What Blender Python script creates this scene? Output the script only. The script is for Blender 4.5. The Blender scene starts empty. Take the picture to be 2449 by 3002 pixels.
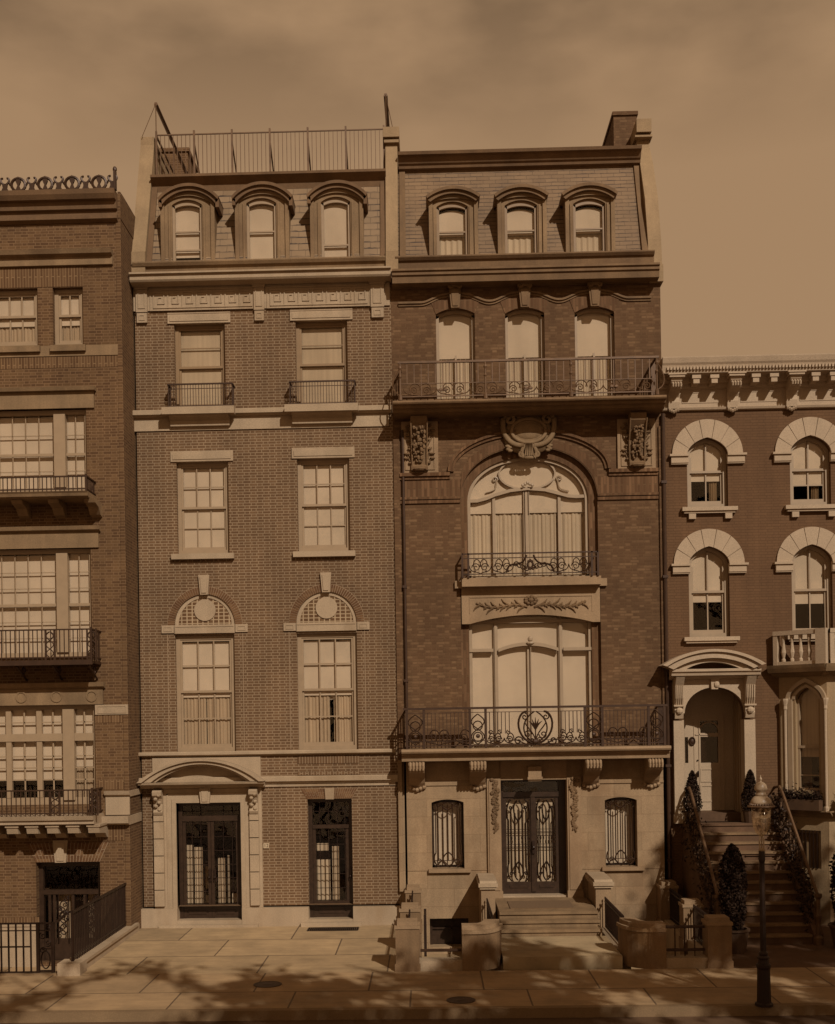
import bpy, math, random
from mathutils import Matrix, Vector, Quaternion
random.seed(7)
PI = math.pi
SC = bpy.context.scene

# ------------------------------------------------------------------ camera, sky, sun, exposure
F, CX, CY, ROLL, YAW = 3375.0, 1183.0, 2111.0, 0.0155, 0.0230      # in pixels of the 2449 x 3002 photograph
CAM = Vector((0.0, -27.0, 4.8))
fwd = Vector((-math.sin(YAW), math.cos(YAW), 0)); r0 = Vector((math.cos(YAW), math.sin(YAW), 0)); u0 = Vector((0, 0, 1))
RT = math.cos(ROLL) * r0 - math.sin(ROLL) * u0
UP = math.sin(ROLL) * r0 + math.cos(ROLL) * u0
cam = bpy.data.cameras.new('camera'); co = bpy.data.objects.new('camera', cam); SC.collection.objects.link(co)
cam.sensor_fit = 'HORIZONTAL'; cam.sensor_width = 36.0; cam.lens = 36.0 * F / 2449
cam.shift_x = (1224.5 - CX) / 2449; cam.shift_y = (CY - 1501) / 2449
cam.clip_start = 0.1; cam.clip_end = 2000
m = Matrix((RT, UP, -fwd)).transposed().to_4x4(); m.translation = CAM; co.matrix_world = m
SC.camera = co

SUN_AZ, SUN_EL = math.radians(25.6), math.radians(36.5)    # the sun stands in front of the houses, to the right
SD = Vector((math.sin(SUN_AZ) * math.cos(SUN_EL), -math.cos(SUN_AZ) * math.cos(SUN_EL), math.sin(SUN_EL)))
sl = bpy.data.lights.new('sun', 'SUN'); so = bpy.data.objects.new('sun', sl); SC.collection.objects.link(so)
sl.energy = 3.25; sl.angle = math.radians(0.5); sl.color = (1.0, 0.93, 0.83)
so.rotation_euler = SD.to_track_quat('Z', 'Y').to_euler(); so.location = (12, -20, 30)

wd = bpy.data.worlds.new('World'); SC.world = wd; wd.use_nodes = True
nt = wd.node_tree; nt.nodes.clear()
N = nt.nodes.new; L = nt.links.new
def wn(t, **k):
    n = N(t)
    for a, b in k.items(): setattr(n, a, b)
    return n
sky = wn('ShaderNodeTexSky', sky_type='NISHITA', sun_disc=False); sky.sun_elevation = SUN_EL
sky.sun_rotation = math.atan2(SD.x, SD.y); sky.dust_density = 3.0
bw = wn('ShaderNodeRGBToBW'); L(sky.outputs[0], bw.inputs[0])
tc = wn('ShaderNodeTexCoord'); mp = wn('ShaderNodeMapping'); L(tc.outputs['Generated'], mp.inputs[0])
mp.inputs['Scale'].default_value = (1.0, 1.0, 2.4); mp.inputs['Location'].default_value = (0.35, 0.1, 0.62)
nz = wn('ShaderNodeTexNoise'); nz.inputs['Scale'].default_value = 6.5; nz.inputs['Detail'].default_value = 5; nz.inputs['Roughness'].default_value = .45
L(mp.outputs[0], nz.inputs['Vector'])
rp = wn('ShaderNodeValToRGB'); rp.color_ramp.elements[0].position = .40; rp.color_ramp.elements[1].position = .60
rp.color_ramp.elements[0].color = (.44, .44, .45, 1); rp.color_ramp.elements[1].color = (1, 1, 1, 1); L(nz.outputs[0], rp.inputs[0])
sx = wn('ShaderNodeSeparateXYZ'); L(tc.outputs['Generated'], sx.inputs[0])
# the dark cloud bank lies high over the roofs, thin haze below it
mr = wn('ShaderNodeMapRange'); mr.inputs[1].default_value = .42; mr.inputs[2].default_value = .56; L(sx.outputs[2], mr.inputs[0])
mx = wn('ShaderNodeMix', data_type='RGBA'); mx.inputs[6].default_value = (1, 1, 1, 1); L(mr.outputs[0], mx.inputs[0]); L(rp.outputs[0], mx.inputs[7])
tint = wn('ShaderNodeMix', data_type='RGBA', blend_type='MULTIPLY'); tint.inputs[0].default_value = 1
tint.inputs[6].default_value = (1.0, .615, .33, 1); L(mx.outputs[2], tint.inputs[7])
ma = wn('ShaderNodeMath', operation='MULTIPLY_ADD'); ma.inputs[1].default_value = .05; ma.inputs[2].default_value = 3.35; L(bw.outputs[0], ma.inputs[0])
vm = wn('ShaderNodeVectorMath', operation='SCALE'); L(tint.outputs[2], vm.inputs[0]); L(ma.outputs[0], vm.inputs['Scale'])
bg = wn('ShaderNodeBackground'); bg.inputs[1].default_value = .10; L(vm.outputs[0], bg.inputs[0])
ow = wn('ShaderNodeOutputWorld'); L(bg.outputs[0], ow.inputs[0])
SC.view_settings.view_transform = 'Standard'; SC.view_settings.look = 'None'; SC.view_settings.exposure = 0.10; SC.view_settings.gamma = 1
SC.cycles.max_bounces = 6; SC.cycles.transparent_max_bounces = 12

# ------------------------------------------------------------------ photograph pixel -> point on the vertical plane at depth Y
def P(px, py, Y=0.0):
    d = fwd * 1.0 + RT * ((px - CX) / F) - UP * ((py - CY) / F)
    t = (Y - CAM.y) / d.y
    return CAM + d * t
def X(px, py=1600, Y=0.0): return P(px, py, Y).x
def Z(px, py, Y=0.0): return P(px, py, Y).z
def R(l, t, r, b, Y=0.0):            # pixel rectangle -> x0, x1, z0, z1
    c = (t + b) / 2; h = (l + r) / 2
    return X(l, c, Y), X(r, c, Y), Z(h, b, Y), Z(h, t, Y)

# ------------------------------------------------------------------ materials
def lin(c):
    c /= 255.0
    return c / 12.92 if c <= .04045 else ((c + .055) / 1.055) ** 2.4
def A(r, g, b, k=1.12): return (min(.9, lin(r) * k), min(.9, lin(g) * k / .90), min(.9, lin(b) * k / .79))
def newmat(name):
    m = bpy.data.materials.new(name); m.use_nodes = True
    n = m.node_tree; b = n.nodes['Principled BSDF']
    return m, n, b
class G:                             # tiny node helper
    def __init__(s, nt): s.nt = nt
    def n(s, t, **k):
        x = s.nt.nodes.new(t)
        for a, b in k.items(): setattr(x, a, b)
        return x
    def put(s, sock, v):
        if hasattr(v, 'is_output') or hasattr(v, 'links'): s.nt.links.new(v, sock)
        else: sock.default_value = v
    def m(s, op, a, b=None, c=None):
        x = s.n('ShaderNodeMath', operation=op); s.put(x.inputs[0], a)
        if b is not None: s.put(x.inputs[1], b)
        if c is not None: s.put(x.inputs[2], c)
        return x.outputs[0]
    def mix(s, f, a, b, blend='MIX'):
        x = s.n('ShaderNodeMix', data_type='RGBA', blend_type=blend); s.put(x.inputs[0], f)
        s.put(x.inputs[6], a if hasattr(a, 'links') else (*a, 1)); s.put(x.inputs[7], b if hasattr(b, 'links') else (*b, 1))
        return x.outputs[2]
    def noise(s, vec, scale, detail=4, rough=.55, dims=None):
        mp = s.n('ShaderNodeMapping'); s.put(mp.inputs[0], vec); mp.inputs['Scale'].default_value = scale
        x = s.n('ShaderNodeTexNoise'); s.nt.links.new(mp.outputs[0], x.inputs['Vector']); x.inputs['Scale'].default_value = 1
        x.inputs['Detail'].default_value = detail; x.inputs['Roughness'].default_value = rough
        return x.outputs[0]
    def ramp(s, v, lo, hi, a=0., b=1.):
        x = s.n('ShaderNodeMapRange'); s.put(x.inputs[0], v); x.inputs[1].default_value = lo; x.inputs[2].default_value = hi
        x.inputs[3].default_value = a; x.inputs[4].default_value = b
        return x.outputs[0]
    def bump(s, h, dist, strength=1.):
        x = s.n('ShaderNodeBump'); x.inputs['Distance'].default_value = dist; x.inputs['Strength'].default_value = strength; s.put(x.inputs['Height'], h)
        return x.outputs[0]
def stone(name, rgb, rough=.8, amp=.22, scale=1.2, streak=.25, grain=.12, bump=.004, spec=.3, dirt=None, joints=None):
    m, t, b = newmat(name); g = G(t); o = g.n('ShaderNodeTexCoord').outputs['Object']
    c = (*rgb, 1)
    f1 = g.ramp(g.noise(o, (scale,) * 3, 5), .3, .7, 1 - amp, 1 + amp * .5)
    f2 = g.ramp(g.noise(o, (3.1, 3.1, .35), 5, .6), .35, .75, 1.0, 1 - streak)
    f3 = g.ramp(g.noise(o, (45, 45, 45), 2), .3, .7, 1 - grain, 1 + grain)
    f = g.m('MULTIPLY', g.m('MULTIPLY', f1, f2), f3)
    v = g.n('ShaderNodeVectorMath', operation='SCALE'); v.inputs[0].default_value = rgb; g.put(v.inputs['Scale'], f)
    col = v.outputs[0]
    if dirt:
        dm = g.ramp(g.noise(o, (.9, .9, .5), 6, .65), .52, .68)
        col = g.mix(g.m('MULTIPLY', dm, .6), col, dirt)
    if joints:
        s_ = g.n('ShaderNodeSeparateXYZ'); t.links.new(o, s_.inputs[0]); r_ = g.m('DIVIDE', s_.outputs[2], joints[1]); ro_ = g.m('FLOOR', r_)
        ux = g.m('ADD', g.m('DIVIDE', s_.outputs[0], joints[0]), g.m('MULTIPLY', g.m('MODULO', g.m('ABSOLUTE', ro_), 2.), .5))
        j_ = g.m('MAXIMUM', g.m('LESS_THAN', g.m('FRACT', r_), .012 / joints[1]), g.m('LESS_THAN', g.m('FRACT', ux), .010 / joints[0]))
        cb_ = g.n('ShaderNodeCombineXYZ'); g.put(cb_.inputs[0], g.m('FLOOR', ux)); g.put(cb_.inputs[1], ro_)
        q_ = g.n('ShaderNodeTexWhiteNoise', noise_dimensions='3D'); t.links.new(cb_.outputs[0], q_.inputs[0])
        v2 = g.n('ShaderNodeVectorMath', operation='SCALE'); t.links.new(col, v2.inputs[0]); g.put(v2.inputs['Scale'], g.ramp(q_.outputs[0], 0, 1, .90, 1.06))
        col = g.mix(g.m('MULTIPLY', j_, .45), v2.outputs[0], A(90, 62, 38))
    t.links.new(col, b.inputs['Base Color']); b.inputs['Roughness'].default_value = rough; b.inputs['Specular IOR Level'].default_value = spec
    if bump: t.links.new(g.bump(g.noise(o, (30, 30, 30), 4), bump), b.inputs['Normal'])
    return m
def brick(name, c1, c2, mortar, course=.0655, P_=.304, mh=.30, mv=.065, header=True, var=.7, soldier=False, big=.22, bump=.006, rough=.85, stack=False):
    m, t, b = newmat(name); g = G(t); o = g.n('ShaderNodeTexCoord').outputs['Object']
    s = g.n('ShaderNodeSeparateXYZ'); t.links.new(o, s.inputs[0])
    u = g.m('ADD', s.outputs[0], s.outputs[1]); v = s.outputs[2]
    if soldier: u, v = v, u
    r = g.m('DIVIDE', v, course); row = g.m('FLOOR', r); fr = g.m('FRACT', r)
    odd = g.m('MODULO', g.m('ABSOLUTE', row), 2.0)
    w = g.m('ADD', g.m('DIVIDE', u, P_), g.m('MULTIPLY', odd, 0. if stack else .5)); cell = g.m('FLOOR', w); fu = g.m('FRACT', w)
    j = g.m('MAXIMUM', g.m('LESS_THAN', fr, mh), g.m('LESS_THAN', fu, mv))
    idv = cell
    if header:
        k = .665
        j = g.m('MAXIMUM', j, g.m('LESS_THAN', g.m('ABSOLUTE', g.m('SUBTRACT', fu, k)), mv / 2))
        idv = g.m('ADD', cell, g.m('MULTIPLY', g.m('GREATER_THAN', fu, k), .37))
    cb = g.n('ShaderNodeCombineXYZ'); g.put(cb.inputs[0], idv); g.put(cb.inputs[1], row)
    wn_ = g.n('ShaderNodeTexWhiteNoise', noise_dimensions='3D'); t.links.new(cb.outputs[0], wn_.inputs[0])
    bc = g.mix(g.m('POWER', wn_.outputs[0], 1 / var if var else 1), c1, c2)
    nb = g.ramp(g.noise(o, (.55, .55, .55), 6, .6), .3, .7, 1 - big, 1 + big * .6)
    ns = g.ramp(g.noise(o, (2.5, 2.5, .5), 5, .65), .3, .75, 1.05, .80)
    sc = g.n('ShaderNodeVectorMath', operation='SCALE'); t.links.new(g.mix(j, bc, mortar), sc.inputs[0]); g.put(sc.inputs['Scale'], g.m('MULTIPLY', nb, ns))
    t.links.new(sc.outputs[0], b.inputs['Base Color']); b.inputs['Roughness'].default_value = rough; b.inputs['Specular IOR Level'].default_value = .2
    t.links.new(g.bump(g.m('SUBTRACT', 1.0, j), bump), b.inputs['Normal'])
    return m
def plain(name, rgb, rough=.5, metal=0., amp=.12, bump=0., scale=6, spec=.4):
    m, t, b = newmat(name); g = G(t); o = g.n('ShaderNodeTexCoord').outputs['Object']
    f = g.ramp(g.noise(o, (scale,) * 3, 4), .3, .7, 1 - amp, 1 + amp)
    v = g.n('ShaderNodeVectorMath', operation='SCALE'); v.inputs[0].default_value = rgb; g.put(v.inputs['Scale'], f)
    t.links.new(v.outputs[0], b.inputs['Base Color']); b.inputs['Roughness'].default_value = rough; b.inputs['Metallic'].default_value = metal
    b.inputs['Specular IOR Level'].default_value = spec
    if bump: t.links.new(g.bump(g.noise(o, (20,) * 3, 3), bump), b.inputs['Normal'])
    return m
def slate(name, c1, c2, w=.40, h=.21, joint=(.03, .015, .008)):
    m, t, b = newmat(name); g = G(t); o = g.n('ShaderNodeTexCoord').outputs['Object']
    s = g.n('ShaderNodeSeparateXYZ'); t.links.new(o, s.inputs[0])
    r = g.m('DIVIDE', s.outputs[2], h); row = g.m('FLOOR', r); fr = g.m('FRACT', r)
    x = g.m('ADD', g.m('DIVIDE', s.outputs[0], w), g.m('MULTIPLY', g.m('MODULO', g.m('ABSOLUTE', row), 2.0), .5)); cell = g.m('FLOOR', x); fx = g.m('FRACT', x)
    wob = g.ramp(g.noise(o, (5, 5, 3), 3), .3, .7, .06, .26)
    gap = g.ramp(g.noise(o, (2.2, 2.2, 2.2), 2), .35, .6, .25, 1.)
    j = g.m('MAXIMUM', g.m('MULTIPLY', g.m('LESS_THAN', fr, wob), gap), g.m('MULTIPLY', g.m('LESS_THAN', fx, .035), .38))
    cb = g.n('ShaderNodeCombineXYZ'); g.put(cb.inputs[0], cell); g.put(cb.inputs[1], row)
    q = g.n('ShaderNodeTexWhiteNoise', noise_dimensions='3D'); t.links.new(cb.outputs[0], q.inputs[0])
    col = g.mix(j, g.mix(q.outputs[0], c1, c2), joint)
    f = g.ramp(g.noise(o, (1.5, 1.5, .8), 5), .3, .7, .8, 1.12)
    v = g.n('ShaderNodeVectorMath', operation='SCALE'); t.links.new(col, v.inputs[0]); g.put(v.inputs['Scale'], f)
    t.links.new(v.outputs[0], b.inputs['Base Color']); b.inputs['Roughness'].default_value = .7
    t.links.new(g.bump(g.m('SUBTRACT', g.m('SUBTRACT', 1.0, fr), j), .012), b.inputs['Normal'])
    return m
def fabric(name, rgb, folds=30, amp=.18, trans=.0):
    m, t, b = newmat(name); g = G(t); o = g.n('ShaderNodeTexCoord').outputs['Object']
    f = g.m('MULTIPLY', g.ramp(g.noise(o, (folds, folds, .4), 3), .3, .7, 1 - amp, 1 + amp * .4), g.ramp(g.noise(o, (1.1, 1.1, 1.1), 3), .3, .7, .9, 1.08))
    v = g.n('ShaderNodeVectorMath', operation='SCALE'); v.inputs[0].default_value = rgb; g.put(v.inputs['Scale'], f)
    t.links.new(v.outputs[0], b.inputs['Base Color']); b.inputs['Roughness'].default_value = .9; b.inputs['Specular IOR Level'].default_value = .1
    return m
def glass(name, refl=.06, tint=(1, 1, 1), alpha=.0):
    m = bpy.data.materials.new(name); m.use_nodes = True; t = m.node_tree; t.nodes.clear(); g = G(t)
    tr = g.n('ShaderNodeBsdfTransparent'); tr.inputs[0].default_value = (*tint, 1)
    gl = g.n('ShaderNodeBsdfGlossy'); gl.inputs['Roughness'].default_value = .02; gl.inputs['Color'].default_value = (1, .88, .72, 1)
    o = g.n('ShaderNodeTexCoord').outputs['Object']
    t.links.new(g.bump(g.noise(o, (1.4, 1.4, 1.4), 2), .012), gl.inputs['Normal'])
    mx = g.n('ShaderNodeMixShader'); mx.inputs[0].default_value = refl
    t.links.new(tr.outputs[0], mx.inputs[1]); t.links.new(gl.outputs[0], mx.inputs[2])
    out = g.n('ShaderNodeOutputMaterial'); t.links.new(mx.outputs[0], out.inputs[0])
    return m
MORT = A(132, 104, 75, 1.12)
M = dict(
    brick_b=brick('brick_light_joints', A(90, 62, 38), A(104, 74, 47), MORT, mh=.32),
    brick_b_soldier=brick('brick_light_joints_upright', A(90, 62, 38), A(104, 74, 47), MORT, mh=.3, soldier=True, header=False, P_=.42),
    brick_b_dark=brick('brick_voussoir', A(90, 58, 34), A(112, 78, 48), MORT, mh=.0, mv=0., header=False),
    mortar=stone('mortar', MORT, amp=.1, streak=.05),
    lattice=brick('brick_lattice', A(90, 60, 36), A(100, 70, 42), A(158, 128, 94), course=.085, P_=.125, mh=.28, mv=.24, header=False, stack=True),
    brick_a=brick('brick_brown', A(80, 53, 30), A(102, 72, 43), A(116, 85, 56), mh=.26, mv=.05, var=.8),
    brick_a_soldier=brick('brick_brown_upright', A(84, 56, 32), A(104, 74, 46), A(124, 92, 60), mh=.26, mv=.05, soldier=True, header=False, P_=.5),
    brick_c=brick('brick_dark', A(86, 58, 35), A(110, 79, 51), A(96, 68, 42), mh=.22, mv=.05, var=.4),
    brick_c_soldier=brick('brick_dark_upright', A(84, 55, 32), A(112, 78, 50), A(96, 68, 42), mh=.2, soldier=True, header=False, P_=.4, var=.6),
    brick_d=brick('brick_painted', A(92, 63, 39), A(96, 66, 41), A(87, 59, 36), mh=.15, mv=.03, big=.1, bump=.003),
    lime=stone('limestone', A(153, 125, 94), amp=.14, streak=.16, dirt=A(126, 98, 68)),
    lime_c=stone('limestone_soft', A(138, 107, 75), amp=.16, streak=.22, dirt=A(112, 82, 54)),
    ashlar=stone('ashlar_wall', A(142, 111, 78), amp=.16, streak=.24, dirt=A(108, 78, 50), joints=(1.25, .42)),
    lime_dk=stone('limestone_weathered', A(126, 96, 64), amp=.25, streak=.35, dirt=A(92, 66, 42)),
    trim_c=stone('trim_brown', A(112, 82, 52), amp=.22, streak=.35, dirt=A(82, 56, 34)),
    metal_cor=stone('cornice_metal', A(104, 74, 46), amp=.2, streak=.3),
    gable=stone('parapet_stone', A(140, 110, 76), amp=.2, streak=.2, dirt=A(118, 90, 62)),
    white=stone('painted_white_stone', A(158, 130, 100), amp=.08, streak=.12),
    cream=plain('cream_paint', A(138, 110, 80), .45, amp=.06),
    cream2=plain('pale_frame_paint', A(140, 113, 84), .45, amp=.06),
    frame_dk=plain('brown_frame_paint', A(122, 92, 60), .5, amp=.08),
    wood=plain('dark_wood', A(48, 31, 19), .35, amp=.25, scale=9, bump=.002),
    iron=plain('wrought_iron', A(58, 36, 20), .5, .3, amp=.2),
    iron_dk=plain('black_iron', A(40, 23, 12), .45, .3, amp=.2),
    bronze=plain('brown_iron', A(92, 64, 40), .5, .2, amp=.25),
    slate_b=slate('slate_pale', A(126, 95, 62, .9), A(138, 106, 72, .9), .34, .175),
    slate_c=slate('slate_brown', A(116, 85, 54, .9), A(126, 94, 61, .9), .30, .108),
    blind=fabric('window_blind', A(167, 139, 108), folds=3, amp=.06),
    curtain=fabric('curtain', A(150, 120, 88, 1.1), folds=14, amp=.22),
    lace=fabric('lace', A(160, 132, 100), folds=16, amp=.10),
    drape=fabric('dim_curtain', A(126, 96, 64), folds=18, amp=.3),
    dark=plain('shade_black', (.010, .005, .003), 1., spec=0.),  # near-black colour stands in for the shade of unlit interiors and hollows
    room_shade=plain('room_wall', (.06, .035, .02), .9),
    glass=glass('window_glass', .03), glass2=glass('lamp_glass', .22, (.93, .88, .80)),
    stucco=stone('stucco', A(140, 110, 76), amp=.12, streak=.2),
    pier=stone('pier_stone', A(122, 91, 60), amp=.22, streak=.3, dirt=A(84, 57, 34)),
    dim_curtain=fabric('gauze_curtain', A(154, 126, 94), folds=9, amp=.16),
    brown=stone('brownstone', A(92, 63, 40), amp=.25, streak=.25, dirt=A(64, 42, 24)),
    roof=stone('roof_tar', A(60, 42, 28), amp=.2, streak=0),
    milk=plain('milk_glass', A(150, 122, 92), .4, amp=.12, spec=.35),
    tin=plain('pale_tin', A(150, 122, 90), .35, .3, amp=.1),
    leaf=plain('evergreen_leaf', A(40, 25, 15), .8, amp=.4, scale=15, spec=.1),
    leaf2=plain('ivy_leaf', A(50, 32, 18), .6, amp=.45, scale=15, spec=.2),
    bark=plain('bark', A(70, 48, 30), .9, amp=.3, bump=.02),
    tub=plain('wooden_tub', A(70, 46, 26), .7, amp=.2),
    mat=plain('door_mat', A(96, 70, 44), .95, amp=.2, scale=30),
    road=stone('asphalt', A(80, 56, 36), amp=.3, streak=0, scale=.8),
    kerb=stone('kerb_stone', A(118, 90, 60), amp=.2, streak=.1),
    plate=plain('enamel_plate', A(170, 142, 108), .3, amp=.03), ink=plain('plate_numeral', A(60, 40, 24), .5),
)
def pave(name, rgb, w, h, ox, oy, off=.37):
    m, t, b = newmat(name); g = G(t); o = g.n('ShaderNodeTexCoord').outputs['Object']
    s = g.n('ShaderNodeSeparateXYZ'); t.links.new(o, s.inputs[0])
    r = g.m('DIVIDE', g.m('SUBTRACT', s.outputs[1], oy), h); row = g.m('FLOOR', r); fr = g.m('FRACT', r)
    x = g.m('ADD', g.m('DIVIDE', g.m('SUBTRACT', s.outputs[0], ox), w), g.m('MULTIPLY', row, off)); cell = g.m('FLOOR', x); fx = g.m('FRACT', x)
    j = g.m('MAXIMUM', g.m('LESS_THAN', fr, .035 / h), g.m('LESS_THAN', fx, .03 / w))
    cb = g.n('ShaderNodeCombineXYZ'); g.put(cb.inputs[0], cell); g.put(cb.inputs[1], row)
    q = g.n('ShaderNodeTexWhiteNoise', noise_dimensions='3D'); t.links.new(cb.outputs[0], q.inputs[0])
    f = g.m('MULTIPLY', g.ramp(q.outputs[0], 0, 1, .82, 1.08), g.ramp(g.noise(o, (1.2, 1.2, 1.2), 7, .7), .3, .7, .66, 1.14))
    f = g.m('MULTIPLY', f, g.ramp(g.noise(o, (.6, 6, 1), 5), .4, .75, 1.03, .85))
    v = g.n('ShaderNodeVectorMath', operation='SCALE'); v.inputs[0].default_value = rgb; g.put(v.inputs['Scale'], f)
    t.links.new(g.mix(g.m('MULTIPLY', j, .75), v.outputs[0], (.045, .022, .010)), b.inputs['Base Color']); b.inputs['Roughness'].default_value = .75
    h_ = g.m('ADD', g.m('MULTIPLY', j, -1.0), g.m('MULTIPLY', g.noise(o, (5, 5, 5), 5), .35))
    t.links.new(g.bump(h_, .01), b.inputs['Normal'])
    return m
M['flag'] = pave('flagstones', A(142, 110, 74, 1.25), 2.05, 1.55, -.42, -8.15)
M['flag2'] = pave('forecourt_flags', A(152, 120, 82, 1.25), 2.5, 1.75, -.9, -5.2, .45)
M['flag3'] = pave('stoop_flags', A(158, 128, 90, 1.2), 9, 30, -20, -28, 0)

# ------------------------------------------------------------------ mesh building
def arc_pts(x0, x1, zs, rise, n=20, kind='ell', pw=2.0, pt=.0):
    c = (x0 + x1) / 2; w = (x1 - x0) / 2; out = []
    if kind == 'seg':
        r = (w * w + rise * rise) / (2 * rise)
        for i in range(n + 1):
            x = -w + 2 * w * i / n; out.append((c + x, zs + math.sqrt(max(0, r * r - x * x)) - (r - rise)))
    else:
        for i in range(n + 1):
            a = PI - PI * i / n; x = math.cos(a); s = max(0, 1 - abs(x) ** pw) ** (1 / pw)
            out.append((c + w * x, zs + rise * (s * (1 - pt) + (1 - abs(x)) * pt)))
    return out
def spiral(cx, cz, r, turns=1.3, a0=0., d=1, n=16, r1=.15):
    return [(cx + (r * (1 - (1 - r1) * i / n)) * math.cos(a0 + d * turns * 2 * PI * i / n), cz + (r * (1 - (1 - r1) * i / n)) * math.sin(a0 + d * turns * 2 * PI * i / n)) for i in range(n + 1)]
def bez(p, n=10):
    out = []
    for i in range(n + 1):
        t = i / n; q = [Vector(v) for v in p]
        while len(q) > 1: q = [q[k].lerp(q[k + 1], t) for k in range(len(q) - 1)]
        out.append(tuple(q[0]))
    return out
class MB:
    def __init__(s, T=None): s.v = []; s.f = []; s.T = T
    def vv(s, pts):
        i = len(s.v)
        s.v += [s.T(*p) for p in pts] if s.T else [tuple(p) for p in pts]
        return i
    def box(s, x0, x1, y0, y1, z0, z1):
        if x0 > x1: x0, x1 = x1, x0
        if y0 > y1: y0, y1 = y1, y0
        if z0 > z1: z0, z1 = z1, z0
        i = s.vv([(x0, y0, z0), (x1, y0, z0), (x1, y1, z0), (x0, y1, z0), (x0, y0, z1), (x1, y0, z1), (x1, y1, z1), (x0, y1, z1)])
        s.f += [(i, i + 3, i + 2, i + 1), (i + 4, i + 5, i + 6, i + 7), (i, i + 1, i + 5, i + 4), (i + 1, i + 2, i + 6, i + 5), (i + 2, i + 3, i + 7, i + 6), (i + 3, i, i + 4, i + 7)]
        return s
    def quad(s, *p):
        i = s.vv(p); s.f.append(tuple(range(i, i + len(p)))); return s
    def pxz(s, poly, y0, y1):          # polygon in x-z, pushed from y0 to y1
        n = len(poly); i = s.vv([(x, y0, z) for x, z in poly]); j = s.vv([(x, y1, z) for x, z in poly])
        s.f.append(tuple(range(i, i + n))); s.f.append(tuple(range(j + n - 1, j - 1, -1)))
        for k in range(n): s.f.append((i + k, j + k, j + (k + 1) % n, i + (k + 1) % n))
        return s
    def pyz(s, poly, x0, x1):          # polygon in y-z, pushed along x (cornices, mouldings, side walls)
        n = len(poly); i = s.vv([(x0, y, z) for y, z in poly]); j = s.vv([(x1, y, z) for y, z in poly])
        s.f.append(tuple(range(i, i + n))); s.f.append(tuple(range(j + n - 1, j - 1, -1)))
        for k in range(n): s.f.append((i + k, j + k, j + (k + 1) % n, i + (k + 1) % n))
        return s
    def pxy(s, poly, z0, z1):
        n = len(poly); i = s.vv([(x, y, z0) for x, y in poly]); j = s.vv([(x, y, z1) for x, y in poly])
        s.f.append(tuple(range(i, i + n))); s.f.append(tuple(range(j + n - 1, j - 1, -1)))
        for k in range(n): s.f.append((i + k, j + k, j + (k + 1) % n, i + (k + 1) % n))
        return s
    def band(s, a, b, y0, y1, closed=False):   # strip between two outlines (same count), pushed in y
        n = len(a); r = range(n if closed else n - 1)
        ia = s.vv([(x, y0, z) for x, z in a]); ib = s.vv([(x, y0, z) for x, z in b])
        ja = s.vv([(x, y1, z) for x, z in a]); jb = s.vv([(x, y1, z) for x, z in b])
        for k in r:
            l = (k + 1) % n
            s.f += [(ia + k, ia + l, ib + l, ib + k), (ja + k, jb + k, jb + l, ja + l), (ia + k, ja + k, ja + l, ia + l), (ib + k, ib + l, jb + l, jb + k)]
        if not closed:
            s.f += [(ia, ib, jb, ja), (ia + n - 1, ja + n - 1, jb + n - 1, ib + n - 1)]
        return s
    def tube(s, pts, r, n=5, taper=None):
        pts = [Vector(p) for p in pts]; rings = []
        for k, p in enumerate(pts):
            d = (pts[min(k + 1, len(pts) - 1)] - pts[max(k - 1, 0)])
            if d.length < 1e-9: d = Vector((0, 0, 1))
            d.normalize(); a = d.cross(Vector((0, 1, 0)))
            if a.length < .1: a = d.cross(Vector((1, 0, 0)))
            a.normalize(); b = d.cross(a); rr = r * (taper[k] if taper else 1)
            rings.append(s.vv([p + (a * math.cos(2 * PI * q / n) + b * math.sin(2 * PI * q / n)) * rr for q in range(n)]))
        for k in range(len(rings) - 1):
            for q in range(n):
                s.f.append((rings[k] + q, rings[k] + (q + 1) % n, rings[k + 1] + (q + 1) % n, rings[k + 1] + q))
        s.f.append(tuple(rings[0] + q for q in range(n))); s.f.append(tuple(rings[-1] + n - 1 - q for q in range(n)))
        return s
    def t2(s, pts, y, r, n=4, taper=None): return s.tube([(x, y, z) for x, z in pts], r, n, taper)
    def lathe(s, x, y, prof, n=12):
        rings = [s.vv([(x + r * math.cos(2 * PI * q / n), y + r * math.sin(2 * PI * q / n), z) for q in range(n)]) for r, z in prof]
        for k in range(len(rings) - 1):
            for q in range(n): s.f.append((rings[k] + q, rings[k] + (q + 1) % n, rings[k + 1] + (q + 1) % n, rings[k + 1] + q))
        s.f.append(tuple(rings[0] + n - 1 - q for q in range(n))); s.f.append(tuple(rings[-1] + q for q in range(n)))
        return s
    def ball(s, c, r, n=8, m=5):       # ellipsoid, r = (rx, ry, rz)
        rings = [s.vv([(c[0] + r[0] * math.sin(PI * k / m) * math.cos(2 * PI * q / n), c[1] + r[1] * math.sin(PI * k / m) * math.sin(2 * PI * q / n), c[2] + r[2] * math.cos(PI * k / m)) for q in range(n)]) for k in range(1, m)]
        t = s.vv([(c[0], c[1], c[2] + r[2]), (c[0], c[1], c[2] - r[2])])
        for k in range(len(rings) - 1):
            for q in range(n): s.f.append((rings[k] + q, rings[k + 1] + q, rings[k + 1] + (q + 1) % n, rings[k] + (q + 1) % n))
        for q in range(n):
            s.f.append((t, rings[0] + q, rings[0] + (q + 1) % n)); s.f.append((t + 1, rings[-1] + (q + 1) % n, rings[-1] + q))
        return s
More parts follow.
